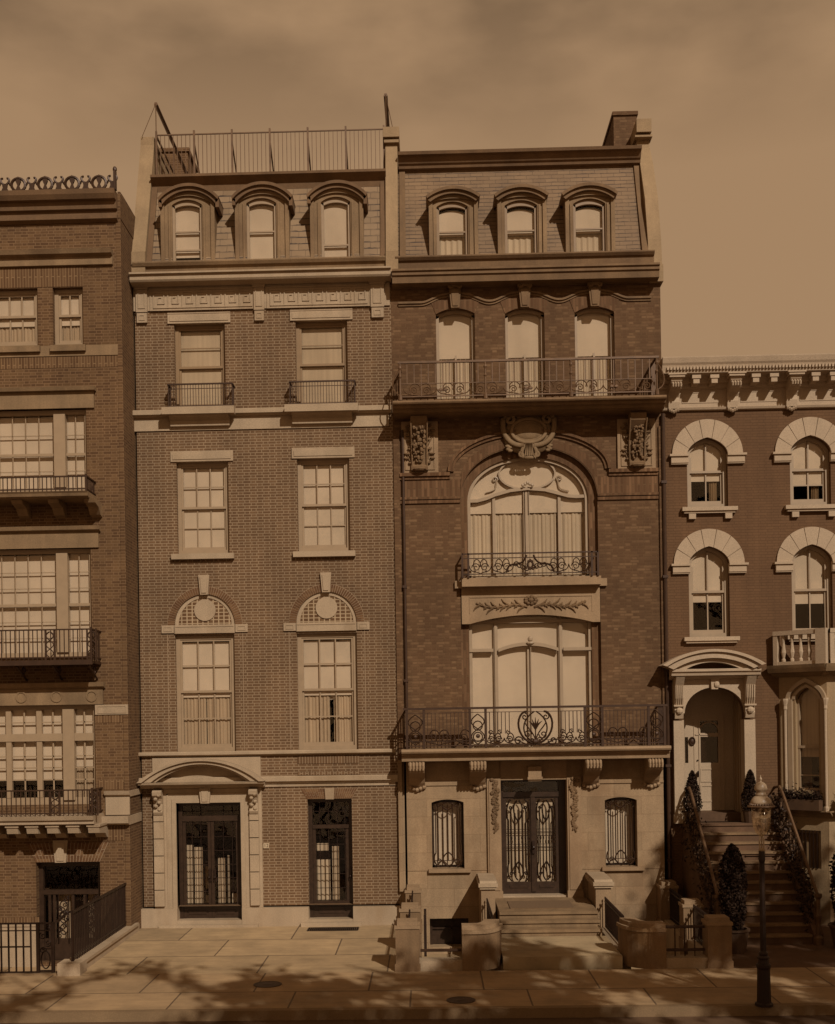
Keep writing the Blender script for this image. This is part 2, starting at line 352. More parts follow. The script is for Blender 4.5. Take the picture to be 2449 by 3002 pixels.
    def leaf(s, c, size, squash=.6):
        a = Vector((random.gauss(0, 1), random.gauss(0, 1), random.gauss(0, 1))).normalized(); b = a.orthogonal().normalized(); b.rotate(Quaternion(a, random.random() * 6.3)); cc = a.cross(b)
        z = size * random.uniform(.6, 1.3); c = Vector(c)
        s.quad(c - b * z, c + cc * z * squash, c + b * z, c - cc * z * squash)
    def build(s, name, mat, parent=None, smooth=False, root=None):
        me = bpy.data.meshes.new(name); off = Vector((0, 0, 0)); p = parent
        while p is not None: off = off + Vector(p.location); p = p.parent
        me.from_pydata([tuple(Vector(v) - off) for v in s.v], [], s.f)
        me.materials.append(M[mat] if isinstance(mat, str) else mat)
        if smooth: me.polygons.foreach_set('use_smooth', [True] * len(me.polygons))
        me.validate(); me.update()
        o = bpy.data.objects.new(name, me); SC.collection.objects.link(o)
        if parent is not None: o.parent = parent
        return o
def fixn(o):                         # make face normals agree (for thin leaf-free solids)
    import bmesh
    b = bmesh.new(); b.from_mesh(o.data); bmesh.ops.recalc_face_normals(b, faces=b.faces); b.to_mesh(o.data); b.free(); return o
def tag(o, label=None, cat=None, group=None, kind=None):
    if label: o['label'] = label
    if cat: o['category'] = cat
    if group: o['group'] = group
    if kind: o['kind'] = kind
    return o
def thing(name, loc, label, cat, group=None):
    o = bpy.data.objects.new(name, None); SC.collection.objects.link(o); o.location = loc; o.empty_display_size = .3
    return tag(o, label, cat, group)
def copy_tree(o, parent=None):
    c = o.copy(); SC.collection.objects.link(c)
    if parent is not None: c.parent = parent
    for ch in list(o.children): copy_tree(ch, c)
    return c

# wall sheet with openings: (x0, x1, z0, zspring, arc or None, ztop)
def facade(mb, x0, x1, z0, z1, y, ops, reveal=.16, floor=True):
    xs = sorted({x0, x1, *[min(max(v, x0), x1) for o in ops for v in o[:2]]}); 
    zs = sorted({z0, z1, *[o[2] for o in ops], *[o[5] for o in ops]})
    zs = [z for z in zs if z0 <= z <= z1]
    for i in range(len(xs) - 1):
        for k in range(len(zs) - 1):
            cx, cz = (xs[i] + xs[i + 1]) / 2, (zs[k] + zs[k + 1]) / 2
            if any(o[0] < cx < o[1] and o[2] < cz < o[5] for o in ops): continue
            mb.quad((xs[i], y, zs[k]), (xs[i + 1], y, zs[k]), (xs[i + 1], y, zs[k + 1]), (xs[i], y, zs[k + 1]))
    for a, b, c, zsp, arc, zt in ops:
        yb = y + reveal
        mb.quad((a, y, c), (a, yb, c), (a, yb, zsp), (a, y, zsp)); mb.quad((b, y, c), (b, y, zsp), (b, yb, zsp), (b, yb, c))
        mb.quad((a, y, c), (b, y, c), (b, yb, c), (a, yb, c))
        if arc:
            for (xa, za), (xb, zb) in zip(arc, arc[1:]):
                if zt - min(za, zb) > 1e-6: mb.quad((xa, y, za), (xb, y, zb), (xb, y, zt), (xa, y, zt))
                mb.quad((xa, y, za), (xb, y, zb), (xb, yb, zb), (xa, yb, za))
        else: mb.quad((a, y, zt), (b, y, zt), (b, yb, zt), (a, yb, zt))
def op(r, arc=None, zsp=None):
    x0, x1, z0, z1 = r
    return (x0, x1, z0, zsp if arc else z1, arc, z1)
def inset(arc, cx, zs, w, fw):
    k = (w - 2 * fw) / w
    return [(cx + (x - cx) * k, zs + (z - zs) * (1 - fw / max(.02, (max(q[1] for q in arc) - zs)) if max(q[1] for q in arc) - zs > fw else .2)) for x, z in arc]

def window(par, r, y, cols=3, rows=(2, 2), meet=.5, arc=None, zsp=None, fw=.075, mat='cream', blind=1.0, btop=0., lower=None, mw=.022, name='window', bmat='blind', solid_top=None, label=None):
    """sash window filling the opening r; y = front of the frame"""
    x0, x1, z0, z1 = r; f = MB(); d = .09; cx = (x0 + x1) / 2
    zt = zsp if arc else z1
    f.box(x0, x0 + fw, y, y + d, z0, zt); f.box(x1 - fw, x1, y, y + d, z0, zt); f.box(x0 + fw, x1 - fw, y, y + d, z0, z0 + fw * 1.2)
    if arc: ia = inset(arc, cx, zsp, x1 - x0, fw); f.band(arc, ia, y, y + d)
    else: f.box(x0 + fw, x1 - fw, y, y + d, z1 - fw, z1)
    a, b, c, e = x0 + fw, x1 - fw, z0 + fw * 1.2, (max(q[1] for q in ia) if arc else z1 - fw)
    zm = c + (e - c) * meet; s = .045
    # upper sash (front), lower sash 4 cm behind
    f.box(a, b, y + .015, y + .055, zm - .02, zm + .035)
    f.box(a, a + s, y + .02, y + .05, zm + .035, zt - fw * .5); f.box(b - s, b, y + .02, y + .05, zm + .035, zt - fw * .5)
    f.box(a, a + s, y + .057, y + .085, c, zm - .02); f.box(b - s, b, y + .057, y + .085, c, zm - .02); f.box(a + s, b - s, y + .058, y + .084, c, c + .08)
    if not arc: f.box(a + s, b - s, y + .02, y + .05, e - .045, e)
    for i in range(1, cols):
        xm = a + s + (b - a - 2 * s) * i / cols
        zt2 = e if not arc else min(zz for xx, zz in ia if abs(xx - xm) < (x1 - x0) / 12) if any(abs(xx - xm) < (x1 - x0) / 12 for xx, zz in ia) else e
        f.box(xm - mw / 2, xm + mw / 2, y + .024, y + .048, zm + .035, zt2 - .005); f.box(xm - mw / 2, xm + mw / 2, y + .060, y + .082, c + .08, zm - .02)
    for i in range(1, rows[0]):
        zz = zm + (e - zm) * i / rows[0]; f.box(a + s, b - s, y + .026, y + .046, zz - mw / 2, zz + mw / 2)
    for i in range(1, rows[1]):
        zz = c + .08 + (zm - c - .1) * i / rows[1]; f.box(a + s, b - s, y + .062, y + .080, zz - mw / 2, zz + mw / 2)
    w = f.build(name, mat, par)
    if label: w['label'] = label
    g = MB()
    poly = [(a, c), (b, c)] + ([(x, z) for x, z in reversed(ia)] if arc else [(b, e), (a, e)])
    g.pxz(poly, y + .0855, y + .0885); g.build('pane', 'glass', w)
    zb = e - (e - c) * blind
    if blind > 0:
        bl = MB(); pb = [(a - .03, zb), (b + .03, zb)] + ([(x + (.03 if x > cx else -.03), max(z, zb + .01)) for x, z in reversed(arc)] if arc else [(b + .03, z1 - .02 - btop), (a - .03, z1 - .02 - btop)])
        bl.pxz(pb, y + .095, y + .10); bl.build('blind', bmat, w)
    if lower and zb > c + .05:
        curtain(w, a, b, c, min(zb, e) + .02, y + .24, lower)
    rm = MB(); rm.box(x0 - .05, x1 + .05, y + .8, y + .82, z0, z1 + .05); rm.build('room_shade', 'dark', w)  # thin black sheet painted as the unlit depth behind the window
    return w
def curtain(w, a, b, z0, z1, y, kind, mat='curtain'):
    spans = {'full': [(0, .5), (.5, 1)], 'part': [(0, .47), (.49, 1)], 'sides': [(0, .2), (.8, 1)], 'right': [(.62, .86)], 'slit': [(0, .52), (.6, 1)]}[kind]
    for p, q in spans:
        m_ = MB(); n = 24; x0, x1 = a + (b - a) * p, a + (b - a) * q; pr = None
        pts = [(x0 + (x1 - x0) * i / n, y - .1 + .012 * math.sin(i * 1.9) + .008 * math.sin(i * .8)) for i in range(n + 1)]
        for (xa, ya), (xb, yb) in zip(pts, pts[1:]): m_.quad((xa, ya, z0), (xb, yb, z0), (xb, yb, z1), (xa, ya, z1))
        m_.build('curtain', mat if kind != 'right' else 'drape', w)
def cornice(mb, x0, x1, prof, cap=True):
    """prof = list of (projection, z) from the bottom up; y = -projection"""
    z = [p[1] for p in prof]
    poly = [(.02, min(z))] + [(-p, zz) for p, zz in prof] + [(.02, max(z))]
    mb.pyz(poly, x0, x1)
def steps_prof(z0, z1, p0, p1, kinds=6):
    """a crown profile: fillet, cove, fillet rising from projection p0 to p1"""
    out = [(p0, z0), (p0 + .1 * (p1 - p0), z0 + .15 * (z1 - z0))]
    for i in range(1, kinds): out.append((p0 + (p1 - p0) * (.1 + .75 * (1 - math.cos(PI / 2 * i / kinds))), z0 + (z1 - z0) * (.15 + .5 * i / kinds)))
    out += [(p1 * .93, z0 + .68 * (z1 - z0)), (p1, z0 + .70 * (z1 - z0)), (p1, z1)]
    return out
def railing(mb, x0, x1, y, z0, z1, gap=.1, r=.009, top=.022, bot=True, ends=True):
    mb.box(x0, x1, y - top, y + top, z1 - .03, z1)
    if bot: mb.box(x0, x1, y - .012, y + .012, z0 + .05, z0 + .075)
    n = max(1, round((x1 - x0) / gap))
    for i in range(n + 1):
        x = x0 + (x1 - x0) * i / n
        mb.box(x - r, x + r, y - r, y + r, z0, z1 - .03)
def rail_side(mb, x, y0, y1, z0, z1, gap=.1, r=.009, top=.022):
    mb.box(x - top, x + top, y0, y1, z1 - .03, z1); mb.box(x - .012, x + .012, y0, y1, z0 + .05, z0 + .075)
    n = max(1, round((y1 - y0) / gap))
    for i in range(1, n): y = y0 + (y1 - y0) * i / n; mb.box(x - r, x + r, y - r, y + r, z0, z1 - .03)
def keystone(mb, x0, x1, z0, z1, y0, y1, t=.72):
    c = (x0 + x1) / 2; w = (x1 - x0) / 2
    mb.pxz([(c - w * t, z0), (c + w * t, z0), (c + w, z1), (c - w, z1)], y0, y1)
    if z1 - z0 > .3: mb.pxz([(c - w * t * .62, z0 + .04), (c + w * t * .62, z0 + .04), (c + w * .66, z1 - .05), (c - w * .66, z1 - .05)], y0 - .02, y0 + .001)
def panelbox(mb, x0, x1, z0, z1, y, d=.012, w=.02):
    """raised border line of a sunk panel"""
    mb.box(x0, x1, y - d, y + .01, z0, z0 + w); mb.box(x0, x1, y - d, y + .01, z1 - w, z1)
    mb.box(x0, x0 + w, y - d, y + .01, z0 + w, z1 - w); mb.box(x1 - w, x1, y - d, y + .01, z0 + w, z1 - w)
def flat_arch(par, x0, x1, z0, z1, y, flare, n, mat='brick_b_dark'):
    c = (x0 + x1) / 2; mo = MB()
    mo.pxz([(x0, z0), (x1, z0), (x1 + flare, z1), (x0 - flare, z1)], y - .006, y + .02); back = mo.build('brick_lintel', 'mortar', par)
    v = MB(); g = .14
    for i in range(n):
        a, b = i / n, (i + 1 - g * 1.4) / n
        xa, xb = x0 + (x1 - x0) * a, x0 + (x1 - x0) * b
        ta, tb = x0 - flare + (x1 - x0 + 2 * flare) * a, x0 - flare + (x1 - x0 + 2 * flare) * b
        cut = .5 + (.14 if i % 2 else -.14)
        for q0, q1 in ((.0, cut - .02), (cut + .02, 1.)):
            v.pxz([(xa + (ta - xa) * q0, z0 + (z1 - z0) * q0), (xb + (tb - xb) * q0, z0 + (z1 - z0) * q0), (xb + (tb - xb) * q1, z0 + (z1 - z0) * q1), (xa + (ta - xa) * q1, z0 + (z1 - z0) * q1)], y - .011, y)
    v.build('voussoir_bricks', mat, back)
    return back

def mansard(name, mat, par, x0, x1, z0, z1, Yf, holes):
    """sloping slate face following Yf(z), cut away behind each dormer window"""
    k = MB(lambda x, y, z: (x, y + Yf(z), z)); facade(k, x0, x1, z0, z1, 0, [(a, b, c, d, None, d) for a, b, c, d in holes], .02)
    return k.build(name, mat, par)
def pipe(par, x, w, z0, z1, y=-.07, mat='iron'):
    k = MB(); k.tube([(x, y, z0), (x, y, z1)], w / 2, 8)
    for i in range(int((z1 - z0) / 2.2)): k.box(x - w * .7, x + w * .7, y - w * .6, .0, z0 + .6 + i * 2.2, z0 + .66 + i * 2.2)
    return k.build('dark_line_pipe', mat, par)  # pipe shape added to draw a dark vertical line on the wall
# ================================================================== street and ground
GZ = 0.0
def slab(name, mat, x0, x1, y0, y1, z, t=.3):
    b = MB(); b.box(x0, x1, y0, y1, z - t, z); o = b.build(name, mat); o['kind'] = 'structure'; return o
XB0 = X(406, 1600); XBC = X(1157, 1600); XCD = X(1945, 1400); XR = X(2449, 1600) + 9
BL = -4.5                                      # building line: fronts of the areaways
for nm, y_ in (('A', 0),): pass
YL = -27 + 4.8 * F / (2846 - 2108)             # depth of the line where the piers stand
YL = round(YL, 2)
KERB = -27 + 4.86 * F / (2968 - 2108); KERB = round(KERB, 2)
slab('ground', 'road', -60, 60, -60, 60, -.9)
slab('sidewalk', 'flag', -45, 45, KERB + .16, YL, 0)
slab('kerb', 'kerb', -45, 45, KERB, KERB + .156, .004, .4)
slab('road', 'road', -45, 45, -24, KERB - .003, -.16, .5)
slab('far_sidewalk', 'flag', -45, 45, -60, -24.004, 0, .5)
slab('forecourt', 'flag2', XB0 - .25, XBC + .35, YL + .003, .2, .004)

# ================================================================== HOUSE A (far left, stands forward of its neighbour)
YA = -1.0
XA = X(366, 1500, YA); XA0 = XA - 8.2
HA = thing('brick_townhouse', (XA0 + 4, YA + 6, 0), 'brown brick townhouse at the left edge with fretwork iron cresting along its roof', 'house')
za = lambda y, px=150: Z(px, y, YA)
xa = lambda x, y=1500: X(x, y, YA)
ZA_top = za(600)
w1 = (xa(-60), xa(120), za(1015), za(843)); w2 = (xa(164), xa(253), za(1015), za(843))
wide = [(xa(-120), xa(257), za(1440), za(1199)), (xa(-120), xa(264), za(1925), za(1608)), (xa(-120), xa(269), za(2360), za(2067))]
door = (xa(89), xa(277), za(2822), za(2528))
wall = MB(); facade(wall, XA0, XA, -.75, ZA_top, YA, [op(w1), op(w2)] + [op(w) for w in wide] + [op(door)], .22)
wall.box(XA - .02, XA, YA + .001, 11, -.75, ZA_top - .001) if False else wall.quad((XA, YA, -.75), (XA, 12, -.75), (XA, 12, ZA_top), (XA, YA, ZA_top))
wall.quad((XA0, YA, -.75), (XA0, YA, ZA_top), (XA0, 12, ZA_top), (XA0, 12, -.75)); wall.quad((XA0, 12, -.75), (XA0, 12, ZA_top), (XA, 12, ZA_top), (XA, 12, -.75))
W_A = wall.build('wall', 'brick_a', HA)
b = MB(); b.box(XA0 + .3, XA - .35, YA + .4, 11.8, ZA_top - .9, ZA_top - .8); b.build('roof', 'roof', HA)
# raised end strip of brick at the party line
b = MB(); b.box(xa(353), XA + .006, YA - .02, YA + .001, -.7, ZA_top - .35); b.build('corner_strip', 'brick_a', HA)
# parapet return rising behind the cornice
b = MB(); b.pyz([(YA - .03, za(640, 355)), (YA - .03, za(563, 360)), (YA + .25, za(563, 360) + .02), (YA + 2.5, za(563, 360) + .02), (YA + 2.5, za(640, 355))], xa(346, 600), XA + .012); b.build('parapet', 'brick_a', HA)
# roof cornice
xc1 = xa(346, 600)
b = MB(); cornice(b, XA0 - .1, xc1, [(.03 - YA, za(657)), (.12 - YA, za(650)), (.12 - YA, za(639)), (.05 - YA, za(638)), (.05 - YA, za(625)), (.13 - YA, za(622)), (.16 - YA, za(602)), (.26 - YA, za(600)), (.32 - YA, za(588)), (.34 - YA, za(575))]); CA = b.build('cornice', 'metal_cor', HA)
# cresting: repeated palmettes between scrolls
z0, z1 = za(575), za(528); hh = z1 - z0; XCR = lambda q: X(q, 550, YA - .22); pitch = (XCR(291) - XCR(54)) / 3
for i in range(-5, 4):
    cx = XCR(54) + pitch * i; c = MB(); yy = YA - .22; rx = .40 * hh; zc_ = z0 + .47 * hh
    c.t2([(cx + rx * 1.08 * math.cos(a), zc_ + rx * math.sin(a)) for a in [k * PI / 9 for k in range(19)]], yy, .034, 5)
    c.pxz([(cx - .22 * hh, z0), (cx + .22 * hh, z0), (cx + .05 * hh, zc_ - .05 * hh), (cx + .16 * hh, zc_ + .2 * hh), (cx + .13 * hh, zc_ + .33 * hh), (cx, zc_ + .52 * hh), (cx - .13 * hh, zc_ + .33 * hh), (cx - .16 * hh, zc_ + .2 * hh), (cx - .05 * hh, zc_ - .05 * hh)], yy - .02, yy + .02)
    xm = cx + pitch / 2
    c.pxz([(xm - .26 * hh, z0), (xm + .26 * hh, z0), (xm + .13 * hh, z0 + .3 * hh), (xm + .17 * hh, z0 + .55 * hh), (xm - .17 * hh, z0 + .55 * hh), (xm - .13 * hh, z0 + .3 * hh)], yy - .02, yy + .02)
    for s in (-1, 1):
        c.t2([(xm + s * x, z0 + z) for x, z in bez([(.05 * hh, .5 * hh), (.3 * hh, .62 * hh), (.34 * hh, .95 * hh), (.12 * hh, .88 * hh)], 8)], yy, .026, 5)
        c.t2([(cx + s * (rx * 1.05 + x), z0 + z) for x, z in bez([(0, .45 * hh), (.12 * hh, .4 * hh), (.14 * hh, .6 * hh)], 5)], yy, .02, 4)
    fixn(c.build('cresting', 'iron', HA))
b = MB(); b.box(XCR(334), XCR(341), YA - .27, YA - .17, z0, za(520)); b.ball(((XCR(334) + XCR(341)) / 2, YA - .22, za(515)), (.05, .05, .07)); b.build('cresting_post', 'iron', HA)
# stone bands
b = MB(); cornice(b, XA0, xa(343), [(.03 - YA, za(782)), (.07 - YA, za(781)), (.07 - YA, za(771)), (.05 - YA, za(770)), (.05 - YA, za(757)), (.16 - YA, za(752)), (.20 - YA, za(740))]); b.build('band_course', 'lime_dk', HA)
b = MB(); b.box(XA0, xa(354), YA - .025, YA + .02, za(1044, 200), za(1013, 200)); b.build('band_course', 'lime_dk', HA)
for bx_ in ((XA0, xa(255), za(841), za(784)), (XA0, xa(354), za(1079), za(1046)), (xa(271), xa(366), za(2119, 300), za(2097, 300)), (xa(276), xa(352), za(2315, 300), za(2287, 300)), (xa(270), xa(352), za(2465, 300), za(2422, 300))):
    b = MB(); b.box(bx_[0], bx_[1], YA - .008, YA + .02, bx_[2], bx_[3]); b.build('brick_band', 'brick_a_soldier', HA)
for w, c_ in ((w1, 4), (w2, 2)):
    q = window(HA, w, YA + .14, c_, (1, 1), .55, blind=.62, lower='full', fw=.09, mw=.03)
    s = MB(); s.box(w[0] - .05, w[1] + .06, YA - .1, YA + .2, w[2] - .14, w[2]); s.build('sill', 'lime_dk', q)
# the three wide windows
lint = [((1151, 1199), 282, (1140, 1150)), ((1562, 1608), 289, (1546, 1557)), ((2021, 2067), 295, (2003, 2015))]
for k, (w, (lz, lx, cz)) in enumerate(zip(wide, lint)):
    x0, x1, z0, z1 = w; f = MB(); y = YA + .12
    mull = xa((175, 176, 188)[k]); mwid = .13
    f.box(x0, x1, y, y + .1, z1 - .1, z1); f.box(x1 - .07, x1, y, y + .1, z0, z1 - .1); f.box(x0, x1 - .07, y, y + .1, z0, z0 + .1)
    f.box(mull - mwid, mull + mwid, y - .06, y + .1, z0 + .1, z1 - .1)
    if k < 2:
        zs = [za(v) for v in ((1272, 1329, 1378) if k == 0 else (1676, 1723, 1822, 1870))]; zm = za(1329 if k == 0 else 1772)
        f.box(x0, mull - mwid, y + .02, y + .06, zm - .03, zm + .03); f.box(mull + mwid, x1 - .07, y + .02, y + .06, zm - .03, zm + .03)
        for v in zs: f.box(x0, mull - mwid, y + .03, y + .05, v - .009, v + .009); f.box(mull + mwid, x1 - .07, y + .03, y + .05, v - .009, v + .009)
        st = (mull - mwid - xa(120)) * .99
        for i in (-5, -4, -3, -2, -1, 0, 1): xx = xa(120) - xa(81) ; xm = mull - mwid - xx * (i + 4.2); f.box(xm - .008, xm + .008, y + .03, y + .05, z0 + .1, z1 - .1) if xm < mull - mwid - .1 and xm > x0 else None
        xm = (mull + mwid + x1 - .07) / 2; f.box(xm - .008, xm + .008, y + .03, y + .05, z0 + .1, z1 - .1)
    else:
        tb0, tb1 = za(2173), za(2151); f.box(x0, x1 - .07, y - .03, y + .08, tb0, tb1)
        f.box(x0, x1 - .07, y, y + .08, z0 + .1, z0 + .16)
        m2 = xa(100); f.box(m2 - .06, m2 + .06, y - .01, y + .08, z0 + .16, tb0); f.box(m2 - .06, m2 + .06, y - .01, y + .08, tb1, z1 - .1)
        m0 = xa(10); f.box(m0 - .06, m0 + .06, y - .01, y + .08, z0 + .16, z1 - .1)
        for (p, q) in ((m0 + .06, m2 - .06), (m2 + .06, mull - mwid), (mull + mwid, x1 - .07), (x0, m0 - .06)):
            xm = (p + q) / 2; f.box(xm - .016, xm + .016, y + .03, y + .05, z0 + .16, z1 - .1)
            for v in (2118, 2218, 2252, 2287): f.box(p, q, y + .03, y + .05, za(v) - .014, za(v) + .014)
    q = f.build('window', 'cream', HA)
    g = MB(); g.box(x0, x1 - .07, y + .085, y + .088, z0 + .1, z1 - .1); g.build('pane', 'glass', q)
    bl = MB(); zb = z0 + .1 if k < 2 else za(2287)
    bl.box(x0, mull - .02, y + .13, y + .136, zb, z1 - (.12 if k < 2 else .02)); bl.box(mull + .02, x1, y + .13, y + .136, zb if k < 2 else za(2250), z1 - .1); bl.build('blind', 'blind', q)
    if k == 2: curtain(q, mull + .1, x1 - .1, z0 + .1, za(2250), y + .26, 'part')
    r_ = MB(); r_.box(x0 - .1, x1 + .1, y + .7, y + .72, z0 - .1, z1); r_.build('room_shade', 'dark', q)  # black sheet in place of interior shade
    l_ = MB(); l_.box(XA0 + .5, xa(lx), YA - .05, YA + .1, za(lz[1]), za(lz[0]))
    cornice(l_, XA0 + .45, xa(lx + 6), [(.05 - YA, za(lz[0]) + .002), (.14 - YA, za(cz[1])), (.17 - YA, za(cz[0]))]); LO = l_.build('lintel', 'lime_dk', q)
    if k == 2:
        for px in (168, 271, 65): dd = MB(); cx, cz_ = xa(px, 2043), za(2043); dd.band([(cx + .13 * math.cos(a), cz_ + .13 * math.sin(a)) for a in [PI * t / 10 for t in range(20)]], [(cx + .10 * math.cos(a), cz_ + .10 * math.sin(a)) for a in [PI * t / 10 for t in range(20)]], YA - .07, YA - .045, True); dd.build('roundel', 'lime_dk', q)
# stone blocks right of the ground window
b = MB(); b.box(xa(271), xa(367), YA - .035, YA + .01, za(2095, 320), za(2066, 320)); panelbox(b, xa(278), xa(362), za(2091, 320), za(2070, 320), YA - .035, .01, .015); b.build('stone_block', 'lime', HA); b = MB()
b.box(xa(298), xa(368), YA - .045, YA + .01, za(2389, 330), za(2337, 330)); cornice(b, xa(296), xa(370), [(.02 - YA, za(2336, 330)), (.09 - YA, za(2330, 330)), (.12 - YA, za(2319, 330))]); b.build('stone_block', 'lime', HA)
# balconies
def iron_rail(par, x0, x1, y0, yb, z0, z1, gap, panels=(), mat='iron'):
    f = MB(); railing(f, x0, x1, y0, z0, z1, gap); rail_side(f, x1, y0 + .02, yb, z0, z1, gap); f.box(x1 - .02, x1 + .02, y0 - .02, y0 + .02, z0, z1 + .03)
    for a, b_ in panels:
        for k in (0, 1):
            xm = (a + b_) / 2; h = z1 - z0
            s = 1 if k else -1
            f.t2([(xm + s * (b_ - a) * .42 * math.sin(t * PI * 2 / 12 * 1.5), z0 + .06 + (h - .12) * t / 12) for t in range(13)], y0, .011)
        f.t2([(xm + .08 * math.cos(t * PI / 5), z1 - .14 + .08 * math.sin(t * PI / 5)) for t in range(11)], y0, .01)
        f.box(a - .014, a + .014, y0 - .014, y0 + .014, z0, z1); f.box(b_ - .014, b_ + .014, y0 - .014, y0 + .014, z0, z1)
    return f.build('railing', mat, par)
PJ = .75
xe = lambda x, y: X(x, y, YA - PJ)
ze = lambda y: Z(150, y, YA - PJ)
b = MB(); cornice(b, XA0 + .4, xa(285, 1450), [(PJ - .1 - YA, ze(1458)), (PJ - .02 - YA, ze(1454)), (PJ - YA, ze(1446)), (PJ + .03 - YA, ze(1441))]); BA = b.build('balcony', 'lime_dk', HA)
iron_rail(BA, XA0 + .5, xa(279, 1400), YA - PJ + .05, YA, ze(1441), ze(1394), .098)
for px in (155, 262, 48):
    x = X(px, 1475, YA - .6); c = MB(); c.pyz([(YA + .01, ze(1502)), (YA - .16, ze(1497)), (YA - .30, ze(1478)), (YA - .55, ze(1470)), (YA - .6, ze(1459)), (YA + .01, ze(1459))], x - .12, x + .12); c.build('bracket', 'lime_dk', BA)
b = MB(); b.box(XA0 + .4, xa(297, 1940), YA - PJ, YA - .001, ze(1946), ze(1938)); b.box(XA0 + .4, xa(299, 1940), YA - PJ - .02, YA - PJ + .03, ze(1950), ze(1936)); BA = b.build('balcony', 'iron', HA)
iron_rail(BA, XA0 + .5, xa(295, 1880), YA - PJ + .02, YA, ze(1936), ze(1844), .1, [(xe(132, 1880), xe(158, 1880)), (xe(255, 1880), xe(281, 1880))])
for px in (60, 165, 270):
    x = X(px, 1960, YA - .4); c = MB(); c.tube([(x, YA - .01, ze(1990)), (x, YA - .25, ze(1975)), (x, YA - .65, ze(1951))], .025); c.tube([(x, yy, zz) for yy, zz in spiral(YA - .2, ze(1965), .12, 1.2)], .018); c.build('bracket', 'iron', BA)
PJ1 = .85; xf = lambda x, y: X(x, y, YA - PJ1); zf = lambda y, px=150: Z(px, y, YA - PJ1)
b = MB(); XF1 = xa(305, 2400)
cornice(b, XA0 + .2, XF1, [(PJ1 - .14 - YA, zf(2421)), (PJ1 - .05 - YA, zf(2418)), (PJ1 - .05 - YA, zf(2409)), (PJ1 - YA, zf(2406)), (PJ1 + .03 - YA, zf(2394))])
cornice(b, XF1 + .002, xa(369), [(.1 - YA, za(2418, 330)), (.2 - YA, za(2412, 330)), (.22 - YA, za(2392, 330))]); BA = b.build('balcony', 'lime', HA)
iron_rail(BA, XA0 + .3, xa(300, 2350), YA - PJ1 + .06, YA, zf(2394), zf(2316), .105, [(xf(146, 2350), xf(173, 2350)), (xf(260, 2350), xf(284, 2350))])
for px in (-36, 24, 82, 142, 202, 262):
    x = X(px + 17, 2430, YA - .6); c = MB(); c.pyz([(YA + .01, zf(2468)), (YA - .1, zf(2466)), (YA - .22, zf(2452)), (YA - .68, zf(2446)), (YA - .72, zf(2430)), (YA - .76, zf(2422)), (YA + .01, zf(2422))], x - .125, x + .125); c.box(x - .15, x + .15, YA - .75, YA, zf(2427), zf(2421)); c.build('bracket', 'lime', BA)
# entrance
flat_arch(HA, door[0], door[1], door[3], za(2472), YA, .2, 22)
b = MB(); keystone(b, xa(157, 2495), xa(200, 2495), za(2529), za(2464), YA - .05, YA + .2, .75); b.build('keystone', 'lime', HA)
x0, x1, z0, z1 = door; d = MB(); y = YA + .2
d.box(x0, x0 + .1, y, y + .12, z0, z1); d.box(x1 - .1, x1, y, y + .12, z0, z1); d.box(x0 + .1, x1 - .1, y, y + .12, z1 - .12, z1); d.box(x0 + .1, x1 - .1, y + .01, y + .1, za(2627), za(2613))
d.box(x0 + .1, x1 - .1, y + .05, y + .09, z0, z0 + .5)
for px in (118, 132, 187, 222, 264): d.box(xa(px) - .03, xa(px) + .03, y + .03, y + .09, z0 + .4, za(2620))
D_ = d.build('door', 'wood', HA)
g = MB(); g.box(x0 + .1, x1 - .1, y + .094, y + .098, z0 + .3, z1 - .1); g.build('pane', 'glass', D_)
for pa, pb in ((135, 184), (224, 261)):
    c = MB(); c.box(xa(pa), xa(pb), y + .25, y + .26, z0 + .35, za(2626)); c.build('curtain', 'curtain', D_)
    o = MB(); xm = (xa(pa) + xa(pb)) / 2
    for k in range(3):
        zc = za(2662 + k * 34); o.t2([(xm + .085 * math.cos(t * PI / 8), zc + .12 * math.sin(t * PI / 8)) for t in range(17)], y + .02, .014)
    for s in (-1, 1): o.t2([(xm + s * .12, z0 + .4), (xm + s * .12, za(2630))], y + .02, .016)
    for k in range(4): o.t2(spiral(xm + (-1) ** k * .07, za(2640 + k * 30), .06, 1.3, k), y + .02, .012)
    o.build('grille', 'iron_dk', D_)
r_ = MB(); r_.box(x0 - .1, x1 + .1, YA + 1.2, YA + 1.22, z0, z1); r_.build('room_shade', 'dark', D_)  # black sheet as the painted dark behind the door
# stone base left of the door
b = MB(); b.box(XA0, xa(88), YA - .05, YA + .01, -.72, za(2713, 50)); b.box(XA0, xa(90), YA - .07, YA, za(2716, 50), za(2708, 50)); b.build('plinth', 'lime', HA)
b = MB(); b.box(XA0, xa(97), YA - .01, YA + .02, za(2707, 50), za(2690, 50)); b.build('brick_band', 'brick_a_soldier', HA)

